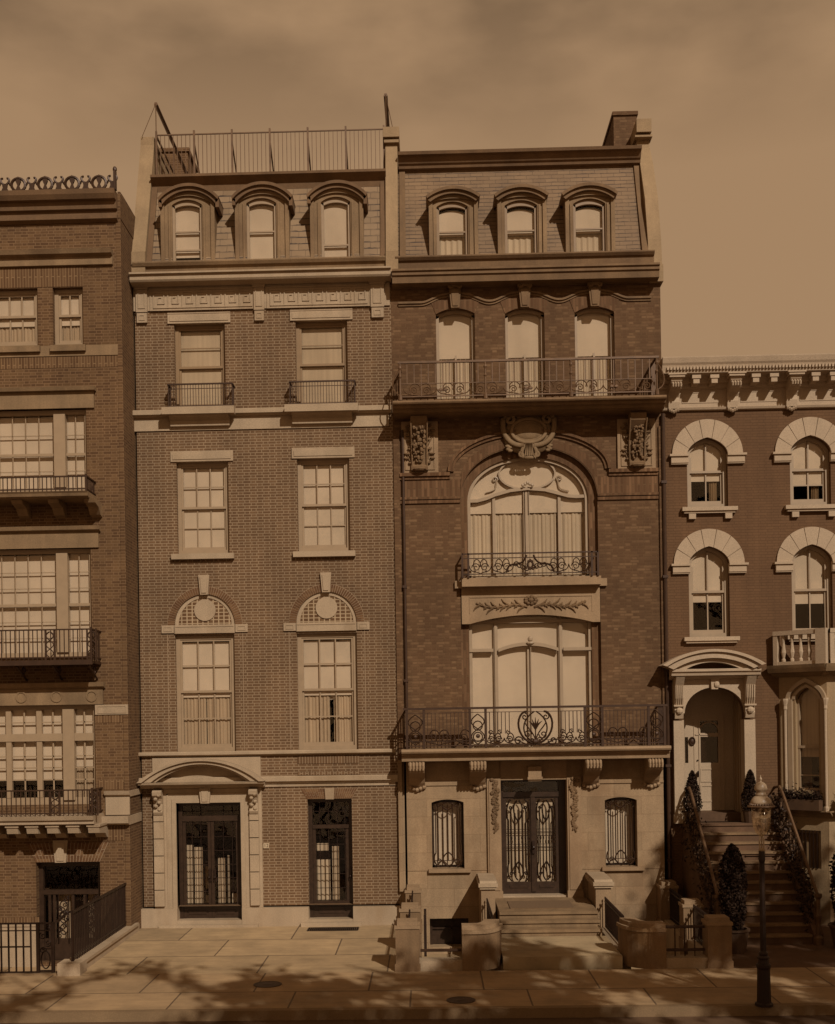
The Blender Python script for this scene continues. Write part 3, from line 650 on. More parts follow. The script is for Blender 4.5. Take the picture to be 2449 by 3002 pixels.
# sunk areaway in front of house A
XW = XB0 - .05
slab('areaway_floor', 'flag', XA0 - 1, XW - .28, YL + .28, YA + .3, -.68)
b = MB(); b.box(XW - .26, XW + .04, YL + .02, YA + .6, -.7, .16); b.box(XW - .30, XW + .08, YL - .02, YA + .4, .16, .22); b.box(XW - .34, XW + .10, YL - .1, YL + .35, -.05, .24)
tag(b.build('kerb_wall', 'lime'), 'low stone kerb wall carrying iron rails beside the sunk entrance at the left', 'wall', None)
b = MB(); b.box(XA0 - 1, XW - .36, YL, YL + .26, -.7, .03); tag(b.build('kerb_stone', 'lime_dk'), 'stone kerb under the front fence of the leftmost house', 'kerb')
fz = .98
t = thing('iron_fence', (XW - .11, (YL + YA) / 2, .22), 'black iron railing of close bars running back along the kerb wall to the house', 'fence')
f = MB(); xs_ = XW - .11; y0, y1 = YL + .12, YA + .35; n = 40
f.box(xs_ - .025, xs_ + .025, y0, y1, fz + .18, fz + .22); f.box(xs_ - .012, xs_ + .012, y0, y1, .30, .325)
for i in range(n + 1): yy = y0 + (y1 - y0) * i / n; f.box(xs_ - .011, xs_ + .011, yy - .011, yy + .011, .22, fz + .18)
f.build('rail', 'iron_dk', t)
f = MB(); f.tube([(xs_, y0, .2), (xs_, y0, fz + .24)], .03, 6); f.t2(spiral(xs_ - .16, fz + .16, .09, 1.3), y0, .016); f.tube([(xs_ - .3, y0, fz + .02), (xs_ - .1, y0, fz + .2), (xs_, y0 + .2, fz + .2)], .022); f.build('newel', 'iron_dk', t)
t = thing('iron_fence', (xa(60), YL + .1, 0), 'open iron fence of wide-spaced bars with an oval gate panel, front of the leftmost house', 'fence')
f = MB(); xg = X(106, 2750, YL); xe_ = X(150, 2750, YL); yl = YL + .1; zt = Z(80, 2708, YL); zb = Z(80, 2857, YL)
f.box(XA0 - 1, xe_, yl - .02, yl + .02, zt - .03, zt); f.box(XA0 - 1, xg, yl - .015, yl + .015, zb, zb + .03); f.box(XA0 - 1, X(85, 2780, YL), yl - .015, yl + .015, Z(80, 2781, YL), Z(80, 2777, YL)); f.box(XA0 - 1, xe_, yl - .012, yl + .012, Z(80, 2733, YL), Z(80, 2730, YL))
for i in range(-16, 5): xx = X(20 + 21.8 * i, 2790, YL); f.box(xx - .014, xx + .014, yl - .014, yl + .014, zb, zt)
f.build('rail', 'iron_dk', t)
g_ = MB(); g_.box(xg - .03, xg + .03, yl - .03, yl + .03, 0, zt); g_.box(xe_ - .03, xe_ + .03, yl - .03, yl + .03, 0, zt)
xm = (xg + xe_) / 2; g_.t2([(xm + .085 * math.cos(a * PI / 10), .28 + .17 * math.sin(a * PI / 10)) for a in range(21)], yl, .013)
for k in range(4): g_.t2(spiral(xm + (-1) ** k * .05, zt - .12 - .14 * k, .07, 1.4, k * 2), yl, .011)
g_.box(xg, xe_, yl - .012, yl + .012, .48, .5); g_.box(xg, xe_, yl - .012, yl + .012, .05, .08); g_.build('gate', 'iron_dk', t)

# ================================================================== HOUSE B (two windows wide, curved hood over the door)
HB = thing('brick_townhouse', ((XB0 + XBC) / 2, 6, 0), 'brick townhouse with bright mortar joints and a curved stone hood over its double door', 'house')
zb_ = lambda y, px=780: Z(px, y)
ZBt = Z(770, 800)
PL = Z(780, 2655)
W4 = [R(512, 947, 661, 1200), R(868, 938, 1020, 1193)]
W3 = [R(519, 1352, 671, 1624), R(873, 1342, 1026, 1617)]
W2 = [R(516, 1862, 690, 2206), R(873, 1856, 1049, 2200)]
DM = R(520, 2353, 709, 2697); DSv = R(904, 2342, 1034, 2694)
TY = []
for cx_, ysp in ((601, 1832), (958, 1825)):
    C_ = P(cx_, ysp); TY.append((C_.x - .712, C_.x + .712, C_.z, C_.z, arc_pts(C_.x - .712, C_.x + .712, C_.z, .712 * 1.02, 40), C_.z + .712 * 1.02))
wall = MB(); facade(wall, XB0, XBC, PL, ZBt, 0, TY + [op(r) for r in W4 + W3 + W2] + [op((DM[0], DM[1], PL, DM[3])), op((DSv[0], DSv[1], PL, DSv[3]))], .2)
wall.quad((XB0, 0, -.1), (XB0, 0, ZBt), (XB0, 13, ZBt), (XB0, 13, -.1)); wall.quad((XBC, 0, -.1), (XBC, 13, -.1), (XBC, 13, ZBt), (XBC, 0, ZBt)); wall.quad((XB0, 13, -.1), (XB0, 13, ZBt), (XBC, 13, ZBt), (XBC, 13, -.1))
wall.build('wall', 'brick_b', HB)
# plinth of smooth stone, door steps
xp0 = X(412, 2690); zp1 = Z(780, 2660)
for a, c in ((xp0, DM[0]), (DM[1], DSv[0]), (DSv[1], XBC - .01)): b = MB(); b.box(a, c, -.09, .25, -.2, zp1); b.build('plinth', 'lime', HB)
b = MB(); b.box(DM[0], DM[1], -.07, .45, -.2, DM[2]); b.box(DSv[0], DSv[1], -.07, .45, -.2, DSv[2]); b.box(X(885, 2710), X(1062, 2710), -.2, -.092, -.2, .1); b.box(X(470, 2710), X(760, 2710), -.17, -.092, -.2, .07); b.build('doorstep', 'lime', HB)
# string courses
def course(par, y0, y1, xa_, xb_, pr=.12, mat='lime', fas=None, name='string_course', px=(405, 1163), n=5):
    zt, zb2 = y0, y1; b = MB()
    cornice(b, xa_, xb_, [(pr * .55, zb2), (pr * .75, zb2 + (zt - zb2) * .25), (pr, zb2 + (zt - zb2) * .3), (pr, zt - .015), (pr * .9, zt)])
    if fas: b.box(xa_ + .06, xb_ - .06, -.035, .02, fas, zb2)
    return b.build(name, mat, par)
course(HB, Z(780, 2201), Z(780, 2214), X(405, 2210), X(1161, 2200), .11)
course(HB, Z(780, 2276), Z(780, 2297), X(404, 2290), X(1167, 2285), .13, fas=Z(780, 2307))
BC = course(HB, Z(760, 1200), Z(760, 1220), X(387, 1220), X(1148, 1205), .16, fas=Z(760, 1258))
# roof cornice above the key-pattern frieze
b = MB(); z = lambda y: Z(760, y, -.35)
cornice(b, X(380, 812, -.35), X(1146, 800, -.35), [(.05, Z(760, 832)), (.09, Z(760, 828)), (.11, z(822)), (.33, z(817)), (.36, z(812)), (.36, z(799)), (.42, z(797)), (.42, z(792)), (.1, z(791))]); CB = b.build('cornice', 'lime', HB)
b = MB(); cornice(b, X(391, 785), X(1131, 775), [(.0, Z(760, 792)), (.02, Z(760, 778)), (.08, Z(760, 776)), (.12, Z(760, 768)), (.12, Z(760, 764))]); b.build('parapet', 'lime_dk', HB)
# frieze
b = MB(); zf0, zf1 = Z(765, 905), Z(765, 832); b.box(XB0 - .02, XBC - .02, -.035, .01, zf0, zf1); FR = b.build('frieze', 'lime', HB)
for pa, pb, ym in ((448, 742, 879), (790, 1079, 871)):
    x0, x1 = X(pa, ym), X(pb, ym); zc = Z((pa + pb) / 2, ym); h = .20; k = MB()
    panelbox(k, x0 - .06, x1 + .06, zc - h - .05, zc + h + .05, -.035, .02, .025)
    n = 7; u = (x1 - x0) / n; t = .024
    for i in range(n):
        a = x0 + u * i; y = -.035; d = .019; s = h
        def ln(xa_, za_, xb_, zb2): k.box(min(xa_, xb_) - t / 2, max(xa_, xb_) + t / 2, y - d - (.003 if abs(xa_ - xb_) < 1e-6 else 0), y + .002 + (.001 if abs(xa_ - xb_) < 1e-6 else 0), min(za_, zb2) - t / 2 + zc, max(za_, zb2) + t / 2 + zc)
        P0 = [(0, -s * .9), (0, s * .9), (.72 * u, s * .9), (.72 * u, -s * .42), (.30 * u, -s * .42), (.30 * u, s * .30), (.50 * u, s * .30)]
        for (q0, q1), (q2, q3) in zip(P0, P0[1:]): ln(a + q0 + .03, q1, a + q2 + .03, q3)
        ln(a + .03, -s * .9, a + u + .03 if i < n - 1 else a + u - .02, -s * .9)
    k.build('key_pattern', 'lime', FR)
for pa, pb, ya_, yb_ in ((396, 438, 836, 919), (741, 780, 829, 912), (1082, 1132, 820, 903)):
    k = MB(); x0, x1 = X(pa, 870), X(pb, 870); zt = Z(pa, ya_); zm = Z(pa, yb_); c = (x0 + x1) / 2; w = (x1 - x0) / 2
    k.box(c - w * .78, c + w * .78, -.09, -.034, zm, zt - .1); panelbox(k, c - w * .5, c + w * .5, zm + .08, zt - .16, -.09, .015, .02)
    k.box(c - w * 1.02, c + w * 1.02, -.15, -.03, zt - .1, zt - .04); k.box(c - w * .9, c + w * .9, -.12, -.03, zt - .14, zt - .1)
    k.build('pilaster', 'lime', FR)
    k = MB(); k.box(c - w * .7, c + w * .7, -.07, .01, zm - .24, zm - .012); panelbox(k, c - w * .42, c + w * .42, zm - .19, zm - .06, -.07, .012, .02); k.build('pendant_block', 'lime', FR)
# top-floor windows of the brick wall with iron guards
for (r, lr, gr) in ((W4[0], (492, 917, 676, 948), (494, 1124, 681, 1198)), (W4[1], (851, 908, 1034, 939), (850, 1116, 1040, 1191))):
    w = window(HB, r, .13, 1, (2, 1), .5, blind=1, mat='frame_dk', fw=.08, bmat='dim_curtain')
    a, b2, c, d = R(*lr); k = MB(); k.box(a, b2, -.035, .1, c, d); k.box(a + .05, b2 - .05, -.05, -.034, c + .05, d - .07); k.box(a, b2, -.045, -.034, d - .025, d); k.build('lintel', 'lime', w)
    a, b2, c, d = R(*gr, -.3); k = MB(); railing(k, a, b2, -.32, c, d, .066, .006); rail_side(k, a, -.32, 0, c, d, .066, .006); rail_side(k, b2, -.32, 0, c, d, .066, .006); k.box(a, b2, -.325, -.315, d - .13, d - .115)
    k.build('window_guard', 'iron', w)
    xm = (r[0] + r[1]) / 2; k = MB(); zt = Z(700, 1202); hw = (b2 - a) / 2 + .1
    k.box(xm - hw, xm + hw, -.36, -.161, Z(r[0], 0) * 0 + Z(760, 1220), Z(760, 1199)); k.pyz([(-.30, Z(760, 1220) - .001), (-.26, Z(760, 1226)), (-.14, Z(760, 1234)), (-.12, Z(760, 1248)), (-.036, Z(760, 1250)), (-.036, Z(760, 1220) - .001)], xm - hw + .15, xm + hw - .15); k.build('balconette', 'lime', w)
# middle windows
for (r, lr, sr) in ((W3[0], (501, 1322, 684, 1353), (505, 1624, 688, 1640)), (W3[1], (856, 1312, 1040, 1343), (861, 1617, 1043, 1633))):
    w = window(HB, r, .12, 3, (2, 2), .5, blind=1, fw=.085, btop=.08)
    a, b2, c, d = R(*lr); k = MB(); k.box(a, b2, -.035, .1, c, d); k.box(a + .05, b2 - .05, -.05, -.034, c + .05, d - .07); k.build('lintel', 'lime', w)
    a, b2, c, d = R(*sr); k = MB(); k.box(a, b2, -.11, .2, c, d); k.build('sill', 'lime', w)
# tall windows with brick arches
for j, (r, cx_, ysp) in enumerate(((W2[0], 601, 1832), (W2[1], 958, 1825))):
    w = window(HB, r, .10, 3, (2, 2), .515, blind=.535, fw=.095, btop=.14, lower='part' if j == 0 else 'slit', mw=.028)
    bl = MB(); bl.box(r[0] + .05, r[1] - .05, .30, .304, r[2] + (r[3] - r[2]) * .435, r[2] + (r[3] - r[2]) * .485); bl.build('shade', 'blind', w)
    C_ = P(cx_, ysp); cx, cz = C_.x, C_.z
    k = MB(); k.box(X(cx_ - 88, ysp + 10), X(cx_ + 88, ysp + 10), -.05, .12, Z(cx_, ysp + 25), Z(cx_, ysp)); k.box(X(cx_ - 85, ysp + 10), X(cx_ + 85, ysp + 10), -.062, -.049, Z(cx_, ysp + 6), Z(cx_, ysp + 3)); k.build('lintel', 'lime', w)
    for s in (-1, 1):
        k = MB(); xa_, xb_ = sorted((X(cx_ + s * 90, ysp + 10), X(cx_ + s * 126, ysp + 10))); z0, z1 = Z(cx_, ysp + 23), Z(cx_, ysp); k.box(xa_, xb_, -.04, .02, z0, z1); panelbox(k, xa_ + .05, xb_ - .05, z0 + .04, z1 - .04, -.04, .01, .015); k.build('impost', 'lime', w)
    ri, ro, rise = .712, .89, 1.02
    aa = [PI * (1 - t / 40) for t in range(41)]
    cv = lambda rr: [(cx + rr * math.cos(a), cz + rr * rise * math.sin(a)) for a in aa]
    k = MB(); k.band(cv(ro), cv(ri), -.004, .12); AR = k.build('arch_bed', 'mortar', w)
    k = MB(); nb = 46
    for i in range(nb):
        a, b2 = PI * (i + .12) / nb, PI * (i + .86) / nb
        k.pxz([(cx + q * math.cos(v), cz + q * rise * math.sin(v)) for q, v in ((ri, a), (ri, b2), (ro - .01, b2), (ro - .01, a))], -.012, -.0045)
    k.build('voussoir_bricks', 'brick_b_dark', w)
    k = MB(); k.band(cv(ri), cv(ri - .085), .03, .09); k.build('stone_rim', 'lime', w)
    k = MB(); k.pxz([(x, z) for x, z in cv(ri - .08)], .045, .16); k.build('tympanum', 'lattice', w)
    k = MB(); k.pxz([(cx + .255 * math.cos(v), cz + .35 + .255 * math.sin(v)) for v in [2 * PI * t / 32 for t in range(32)]], .02, .05); k.build('roundel', 'lime', w)
    k = MB(); keystone(k, cx - .13, cx + .13, cz + ri * rise - .02, cz + 1.17, -.07, .02, .70); k.build('keystone', 'lime', w)
    # straight joints in the brickwork under the arch
    for s in (-1, 1): k = MB(); xx = cx + s * ro; k.box(xx - .009, xx + .009, -.004, .01, Z(700, 2198), Z(cx_, ysp + 24)); k.build('joint', 'mortar', w)
# decorated brick panel between the two lower courses
a, b2, c, d = R(873, 2218, 1055, 2272); k = MB(); k.box(a, b2, -.014, .01, d - .16, d); k.box(a, b2, -.014, .01, c, c + .08); k.build('brick_panel', 'brick_b_soldier', HB)
# grand doorway
k = MB(); x0, x1, z0, z1 = DM; xs0, xs1 = X(454, 2480), X(770, 2480); zt = Z(610, 2312)
k.box(xs0, x0, -.045, .2, zp1 + .001, zt); k.box(x1, xs1, -.045, .2, zp1 + .001, zt); k.box(x0, x1, -.045, .2, z1, zt)
k.box(x0 - .1, x0, -.07, -.044, zp1, z1 + .1); k.box(x1, x1 + .1, -.07, -.044, zp1, z1 + .1); k.box(x0, x1, -.07, -.044, z1, z1 + .1)
k.box(x0 - .22, x0 - .19, -.06, -.044, zp1, z1 + .22); k.box(x1 + .19, x1 + .22, -.06, -.044, zp1, z1 + .22); k.box(x0 - .22, x1 + .22, -.06, -.044, z1 + .19, z1 + .22)
k.box(X(448, 2250), X(765, 2250), -.045, .02, Z(610, 2297), Z(610, 2221)); SU = k.build('door_surround', 'lime', HB)
for s, pl, pr_ in ((-1, 456, 485), (1, 736, 763)):
    xa_, xb_ = X(pl, 2560), X(pr_, 2560); k = MB(); ys = [2657, 2608, 2558, 2508, 2458, 2408, 2386]
    for q in range(len(ys) - 1): k.box(xa_, xb_, -.115, -.04, Z(610, ys[q]) + .022, Z(610, ys[q + 1]) - .0)
    k.build('pilaster', 'lime', SU)
    k = MB(); z0_, z1_ = Z(610, 2386), Z(610, 2313)
    k.pyz([(-.04, z0_), (-.14, z0_), (-.17, z0_ + .06), (-.13, z0_ + .12), (-.12, z0_ + .25), (-.18, z0_ + .38), (-.27, z0_ + .46), (-.28, z0_ + .54), (-.2, z1_), (-.04, z1_)], xa_ + .01, xb_ - .01)
    cxx = (xa_ + xb_) / 2
    for q in range(5): k.ball((cxx + (-1) ** q * .04, -.15 - q * .022, z0_ + .12 + q * .085), (.05, .05, .04), 6, 4)
    k.build('console', 'lime', SU)
k = MB(); keystone(k, X(587, 2330), X(621, 2330), DM[3] - .01, Z(610, 2304), -.15, .0, .75); k.build('keystone', 'lime', SU)
# segmental hood
zz0 = Z(610, 2299, -.3); k = MB(); xh0, xh1 = X(404, 2290, -.3), X(776, 2290, -.3)
cornice(k, xh0 + .02, xh1 - .02, [(.1, Z(600, 2312, -.2)), (.16, Z(600, 2308, -.2)), (.18, zz0 - .02), (.38, zz0), (.4, Z(600, 2293, -.3))]); zc0 = Z(600, 2292, -.3)
rise = Z(600, 2225, -.3) - zc0
oa = arc_pts(xh0, xh1, zc0, rise, 28, 'seg'); ia = arc_pts(xh0 + .32, xh1 - .32, zc0, rise - .12, 28, 'seg'); ma_ = arc_pts(xh0 + .12, xh1 - .12, zc0, rise - .045, 28, 'seg')
k.band(oa, ma_, -.44, -.03); k.band(ma_, ia, -.38, -.03); ib = arc_pts(xh0 + .42, xh1 - .42, zc0, rise - .17, 28, 'seg'); k.band(ia, ib, -.3, -.03)
k.build('hood', 'lime', SU)
# door leaves
def grid_door(par, r, y, xsb, zsb, leaf_mid, ztr, zpan, curtains, handle_x, gw=.014, name='door'):
    x0, x1, z0, z1 = r; f = MB(); fw = .09
    f.box(x0, x0 + fw, y, y + .12, z0, z1); f.box(x1 - fw, x1, y, y + .12, z0, z1); f.box(x0 + fw, x1 - fw, y, y + .12, z1 - fw, z1)
    f.box(x0 + fw, x1 - fw, y - .02, y + .1, ztr[0], ztr[1])
    f.box(x0 + fw, x1 - fw, y + .03, y + .09, z0, zpan); 
    spans = [(x0 + fw, leaf_mid), (leaf_mid, x1 - fw)] if leaf_mid else [(x0 + fw, x1 - fw)]
    for p, q in spans:
        f.box(p + .005, p + .075, y + .015, y + .09, z0, ztr[0]); f.box(q - .075, q - .005, y + .015, y + .09, z0, ztr[0]); f.box(p + .075, q - .075, y + .02, y + .09, zpan - .07, zpan + .02); f.box(p + .13, q - .13, y + .01, y + .03, z0 + .1, zpan - .12)
    d = f.build(name, 'wood', par)
    g = MB()
    for v in xsb: g.box(v - gw / 2, v + gw / 2, y + .03, y + .045, zpan + .02, z1 - fw)
    for v in zsb: g.box(x0 + fw, x1 - fw, y + .028, y + .043, v - gw / 2, v + gw / 2)
    for v in xsb:
        for u in zsb: g.ball((v, y + .028, u), (.016, .012, .016), 5, 3)
    g.build('glazing_bars', 'iron_dk', d)
    g = MB(); g.box(x0 + fw, x1 - fw, y + .06, y + .063, zpan, z1 - fw); g.build('pane', 'glass', d)
    for p, q, a, b in curtains:
        c = MB(); n = 14
        pts = [(p + (q - p) * i / n, y + .28 + .02 * math.sin(i * 1.7)) for i in range(n + 1)]
        for (xa_, ya_), (xb_, yb_) in zip(pts, pts[1:]): c.quad((xa_, ya_, a), (xb_, yb_, a), (xb_, yb_, b), (xa_, ya_, b))
        c.build('curtain', 'lace', d)
    h = MB()
    for hx in handle_x: h.box(hx - .02, hx + .02, y - .05, y - .03, z0 + .92, z0 + 1.18); h.box(hx - .045, hx + .045, y - .03, y + .016, z0 + .88, z0 + .95); h.ball((hx, y - .06, z0 + .98), (.035, .035, .035), 6, 4)
    h.build('handle', 'iron_dk', d)
    r_ = MB(); r_.box(x0 - .2, x1 + .2, y + 1.3, y + 1.32, z0, z1); r_.build('room_shade', 'dark', d)  # black sheet gives the shade behind the glass by colour
    return d
bx = lambda q: X(380 + q * .4608, 2520, .25); bz = lambda q: Z(614, 2180 + q * .4608, .25)
cl = bz(1025)
grid_door(HB, DM, .2, [bx(v) for v in (402, 458, 600, 658)], [bz(v) for v in (505, 592, 680, 770, 855, 940, 430)], (DM[0] + DM[1]) / 2, (bz(492), bz(458)), bz(1028), [(bx(345), bx(395), cl, bz(650)), (bx(402), bx(455), cl, bz(665)), (bx(470), bx(515), cl, bz(975)), (bx(470), bx(510), bz(930), bz(790)), (bx(552), bx(598), cl, bz(735)), (bx(612), bx(628), cl, bz(720)), (bx(640), bx(703), cl, bz(965))], [bx(512), bx(548)])
bz2 = lambda q: Z(970, 2180 + q * .4608, .25)
cl = bz2(1003)
grid_door(HB, DSv, .2, [bx(v) for v in (1215, 1270, 1325, 1375)], [bz2(v) for v in (430, 640, 735, 828, 918)], None, (bz2(538), bz2(515)), bz2(1005), [(bx(1172), bx(1272), cl, bz2(745)), (bx(1172), bx(1262), bz2(688), bz2(640)), (bx(1285), bx(1330), cl, bz2(660))], [bx(1408)])
flat_arch(HB, DSv[0], DSv[1], DSv[3], Z(966, 2312), 0, .15, 24)
k = MB(); keystone(k, X(380 + 1243 * .4608, 2325), X(380 + 1305 * .4608, 2325), DSv[3] - .01, Z(966, 2310), -.05, .05, .85); k.build('keystone', 'lime', HB)
# number plate
a, b2, c, d = R(773, 2472, 789, 2487); k = MB(); k.box(a, b2, -.02, 0, c, d); PLT = k.build('number_plate', 'plate', HB)
cu = bpy.data.curves.new('numeral', 'FONT'); cu.body = '12'; cu.size = (d - c) * .95; cu.align_x = 'CENTER'; cu.align_y = 'CENTER'; cu.extrude = .001
tmp = bpy.data.objects.new('numeral_text', cu); nm_ = bpy.data.meshes.new_from_object(tmp); bpy.data.objects.remove(tmp)
tob = bpy.data.objects.new('numeral', nm_); SC.collection.objects.link(tob); tob.rotation_euler = (PI / 2, 0, 0); tob.parent = PLT; tob.location = Vector(((a + b2) / 2, -.0225, (c + d) / 2)) - Vector(HB.location); nm_.materials.clear(); nm_.materials.append(M['ink'])

# mansard roof of B
zm0, zm1 = Z(760, 766), Z(760, 528, .85)
Ym = lambda z: .02 + .83 * (z - zm0) / (zm1 - zm0)
xl_, xr_ = X(428, 765), X(1133, 765)
DB = [((505, 585, 593, 766), (472, 630), (462, 642), 535, 577), ((723, 580, 811, 762), (690, 848), (678, 858), 530, 572), ((942, 576, 1028, 758), (910, 1066), (899, 1077), 526, 567)]
mansard('mansard_roof', 'slate_b', HB, xl_, xr_, zm0 - .1, zm1, Ym, [R(*d[0], .08) for d in DB])
k = MB(); k.box(XB0 + .3, XBC - .1, 1.2, 12.9, zm1 - .1, zm1 + .1); k.build('flat_roof', 'roof', HB)
k = MB(); zr = lambda y: Z(760, y, .6); z1_, z0_ = zr(506), zr(547)
k.pyz([(1.0, z0_), (Ym(zm1) - .1, z0_), (Ym(zm1) - .12, z0_ + .14), (Ym(zm1) - .2, z0_ + .2), (Ym(zm1) - .3, z1_ - .06), (Ym(zm1) - .3, z1_), (1.0, z1_)], xl_, xr_); k.build('gutter_cornice', 'metal_cor', HB)
for xx in (xl_ + .0, xr_ - .14): k = MB(); k.pyz([(Ym(zm0) - .06, zm0 - .1), (Ym(zm1) - .06, zm1), (Ym(zm1) + .1, zm1), (Ym(zm0) + .1, zm0 - .1)], xx, xx + .13); k.build('hip_trim', 'metal_cor', HB)
def party_wall(par, xa_, xb_, prof, back, cap, mat='gable', name='party_wall'):
    k = MB(); k.pyz(prof + [(back, prof[-1][1]), (back, prof[0][1])], xa_, xb_)
    y, z = prof[-1]; k.box(xa_ - .03, xb_ + .03, y - .1, back, z, z + cap * .5); k.box(xa_ - .06, xb_ + .06, y - .14, back, z + cap * .5, z + cap)
    return k.build(name, mat, par)
zt = Z(430, 425, 1.05)
k = MB(); xw0, xw1 = X(386, 765), X(427, 765)
k.pyz([(-.06, Z(400, 800)), (-.06, Z(400, 740)), (.0, Z(400, 738)), (1.05, zt), (1.05, Z(430, 401, 1.05)), (13, Z(430, 401, 1.05)), (13, Z(400, 800))], xw0, xw1); k.build('party_wall', 'gable', HB)
k = MB(); xw0, xw1 = X(1132, 770), X(1168, 770); zt = Z(1145, 410, 1.0)
k.pyz([(-.1, Z(1150, 800)), (-.1, Z(1150, 740)), (-.0, Z(1150, 735)), (1.0, zt), (1.0, Z(1145, 384, 1.0)), (13, Z(1145, 384, 1.0)), (13, Z(1150, 800))], xw0, xw1)
k.box(xw0 - .03, xw1 + .04, .86, 13.1, Z(1145, 425, 1), Z(1145, 417, 1)); k.box(xw0 - .05, xw1 + .05, .82, 13.1, Z(1145, 411, 1), Z(1145, 382, 1)); k.build('party_wall', 'gable', HB)
# dormers
def dormer(par, opx, fpx, hpx, ycr, yend, mat, hmat, meet, blind, lower, Yf, base, style, name='dormer', frame='cream', label=None, bars=()):
    """opx = opening l,t(crown),r,b ; fpx = front l,r ; hpx = hood l,r"""
    x0, x1, z0, z1 = R(*opx, Yf); f0, f1 = X(fpx[0], 650, Yf), X(fpx[1], 650, Yf); h0, h1 = X(hpx[0], 570, Yf - .15), X(hpx[1], 570, Yf - .15)
    cx = (x0 + x1) / 2; px = (opx[0] + opx[2]) / 2; zc = Z(px, ycr, Yf - .2); ze_ = Z(px, yend, Yf - .2); zs = z1 - .12
    oar = arc_pts(x0, x1, zs, .12, 14, 'seg')
    k = MB(); facade(k, f0, f1, base, ze_ + .1, Yf, [(x0, x1, z0, zs, oar, z1)], .14)
    top = arc_pts(f0, f1, ze_ + .1, zc - ze_ - .16, 14, 'seg'); k.pxz([(f0, ze_ + .1)] + top[1:-1] + [(f1, ze_ + .1)], Yf, Yf + .05)
    for a, s in ((f0, 1), (f1, -1)): k.box(a, a + s * .06, Yf + .001, 1.2, base, ze_ + .1)
    jw = .05
    for a, s in ((x0, -1), (x1, 1)): k.box(a + s * .03, a + s * (.03 + jw), Yf - .03, Yf + .001, z0, zs); 
    for a, s in ((f0, 1), (f1, -1)): k.box(a, a + s * .09, Yf - .045, Yf + .001, base, ze_ + .02)
    k.band(arc_pts(f0 - .02, f1 + .02, ze_ - .03, zc - ze_ - .12, 14, 'seg'), arc_pts(f0 + .06, f1 - .06, ze_ - .1, zc - ze_ - .13, 14, 'seg'), Yf - .05, Yf + .002)
    d = k.build(name, mat, par)
    if label: d['label'] = label
    k = MB(); oa_ = arc_pts(h0, h1, ze_, zc - ze_, 18, 'seg'); m1 = arc_pts(h0 + .03, h1 - .03, ze_ - .06, zc - ze_ - .01, 18, 'seg'); m2 = arc_pts(h0 + .10, h1 - .10, ze_ - .12, zc - ze_ - .03, 18, 'seg')
    k.band(oa_, m1, Yf - .19, 1.5); k.band(m1, m2, Yf - .13, Yf + .3)
    if style: k.box(h0 + .01, h0 + .09, Yf - .13, Yf + .5, ze_ - .18, ze_ - .03); k.box(h1 - .09, h1 - .01, Yf - .13, Yf + .5, ze_ - .22, ze_ - .03)
    k.build('hood', hmat, d)
    f = MB(); y = Yf + .06; fw = .06; zz = z1 - .02
    f.box(x0, x0 + fw, y, y + .07, z0, zs); f.box(x1 - fw, x1, y, y + .07, z0, zs); f.box(x0 + fw, x1 - fw, y, y + .07, z0, z0 + .05)
    f.band(oar, [(cx + (x - cx) * .86, zs + (z - zs) * .6 - .06 + (0 if abs(x - cx) > .01 else 0)) for x, z in oar], y, y + .07)
    zmt = z0 + (z1 - z0) * meet; f.box(x0 + fw, x1 - fw, y + .01, y + .05, zmt - .02, zmt + .015)
    for q in bars: f.box(x0 + fw, x1 - fw, y + .01, y + .05, z0 + (z1 - z0) * q - .02, z0 + (z1 - z0) * q + .015)
    f.build('sash', frame, d)
    g = MB(); g.box(x0 + .02, x1 - .02, y + .071, y + .074, z0, zs); g.pxz([(x0 + .02, zs)] + [(x, z - .03) for x, z in oar[1:-1]][::1] + [(x1 - .02, zs)], y + .071, y + .074) if False else None; g.build('pane', 'glass', d)
    bl = MB(); zb = z0 + (z1 - z0) * (1 - blind); bl.pxz([(x0, zb), (x1, zb)] + [(x, z - (.16 if lower else .06)) for x, z in reversed(oar)], y + .1, y + .104); bl.build('blind', 'blind', d)
    if lower:
        c = MB(); n = 16; zt_ = zmt + .1
        pts = [(x0 + (x1 - x0) * i / n, y + .16 + .012 * math.sin(i * 2.1)) for i in range(n + 1)]
        for (xa_, ya_), (xb_, yb_) in zip(pts, pts[1:]): c.quad((xa_, ya_, z0), (xb_, yb_, z0), (xb_, yb_, zt_), (xa_, ya_, zt_))
        c.build('curtain', 'lace', d)
    r_ = MB(); r_.box(x0 - .05, x1 + .05, y + .5, y + .52, z0, z1 + .05); r_.build('room_shade', 'dark', d)  # dormer interior shade, put in as a black sheet
    return d
bs = Z(760, 768, .05)
for d, mt_, bl_ in zip(DB, (.50, .48, .24), (.90, 1., 1.)): dormer(HB, *d, 'lime_dk', 'metal_cor', mt_, bl_, False, .08, bs, 1, bars=(.2,) if mt_ == .5 else ())
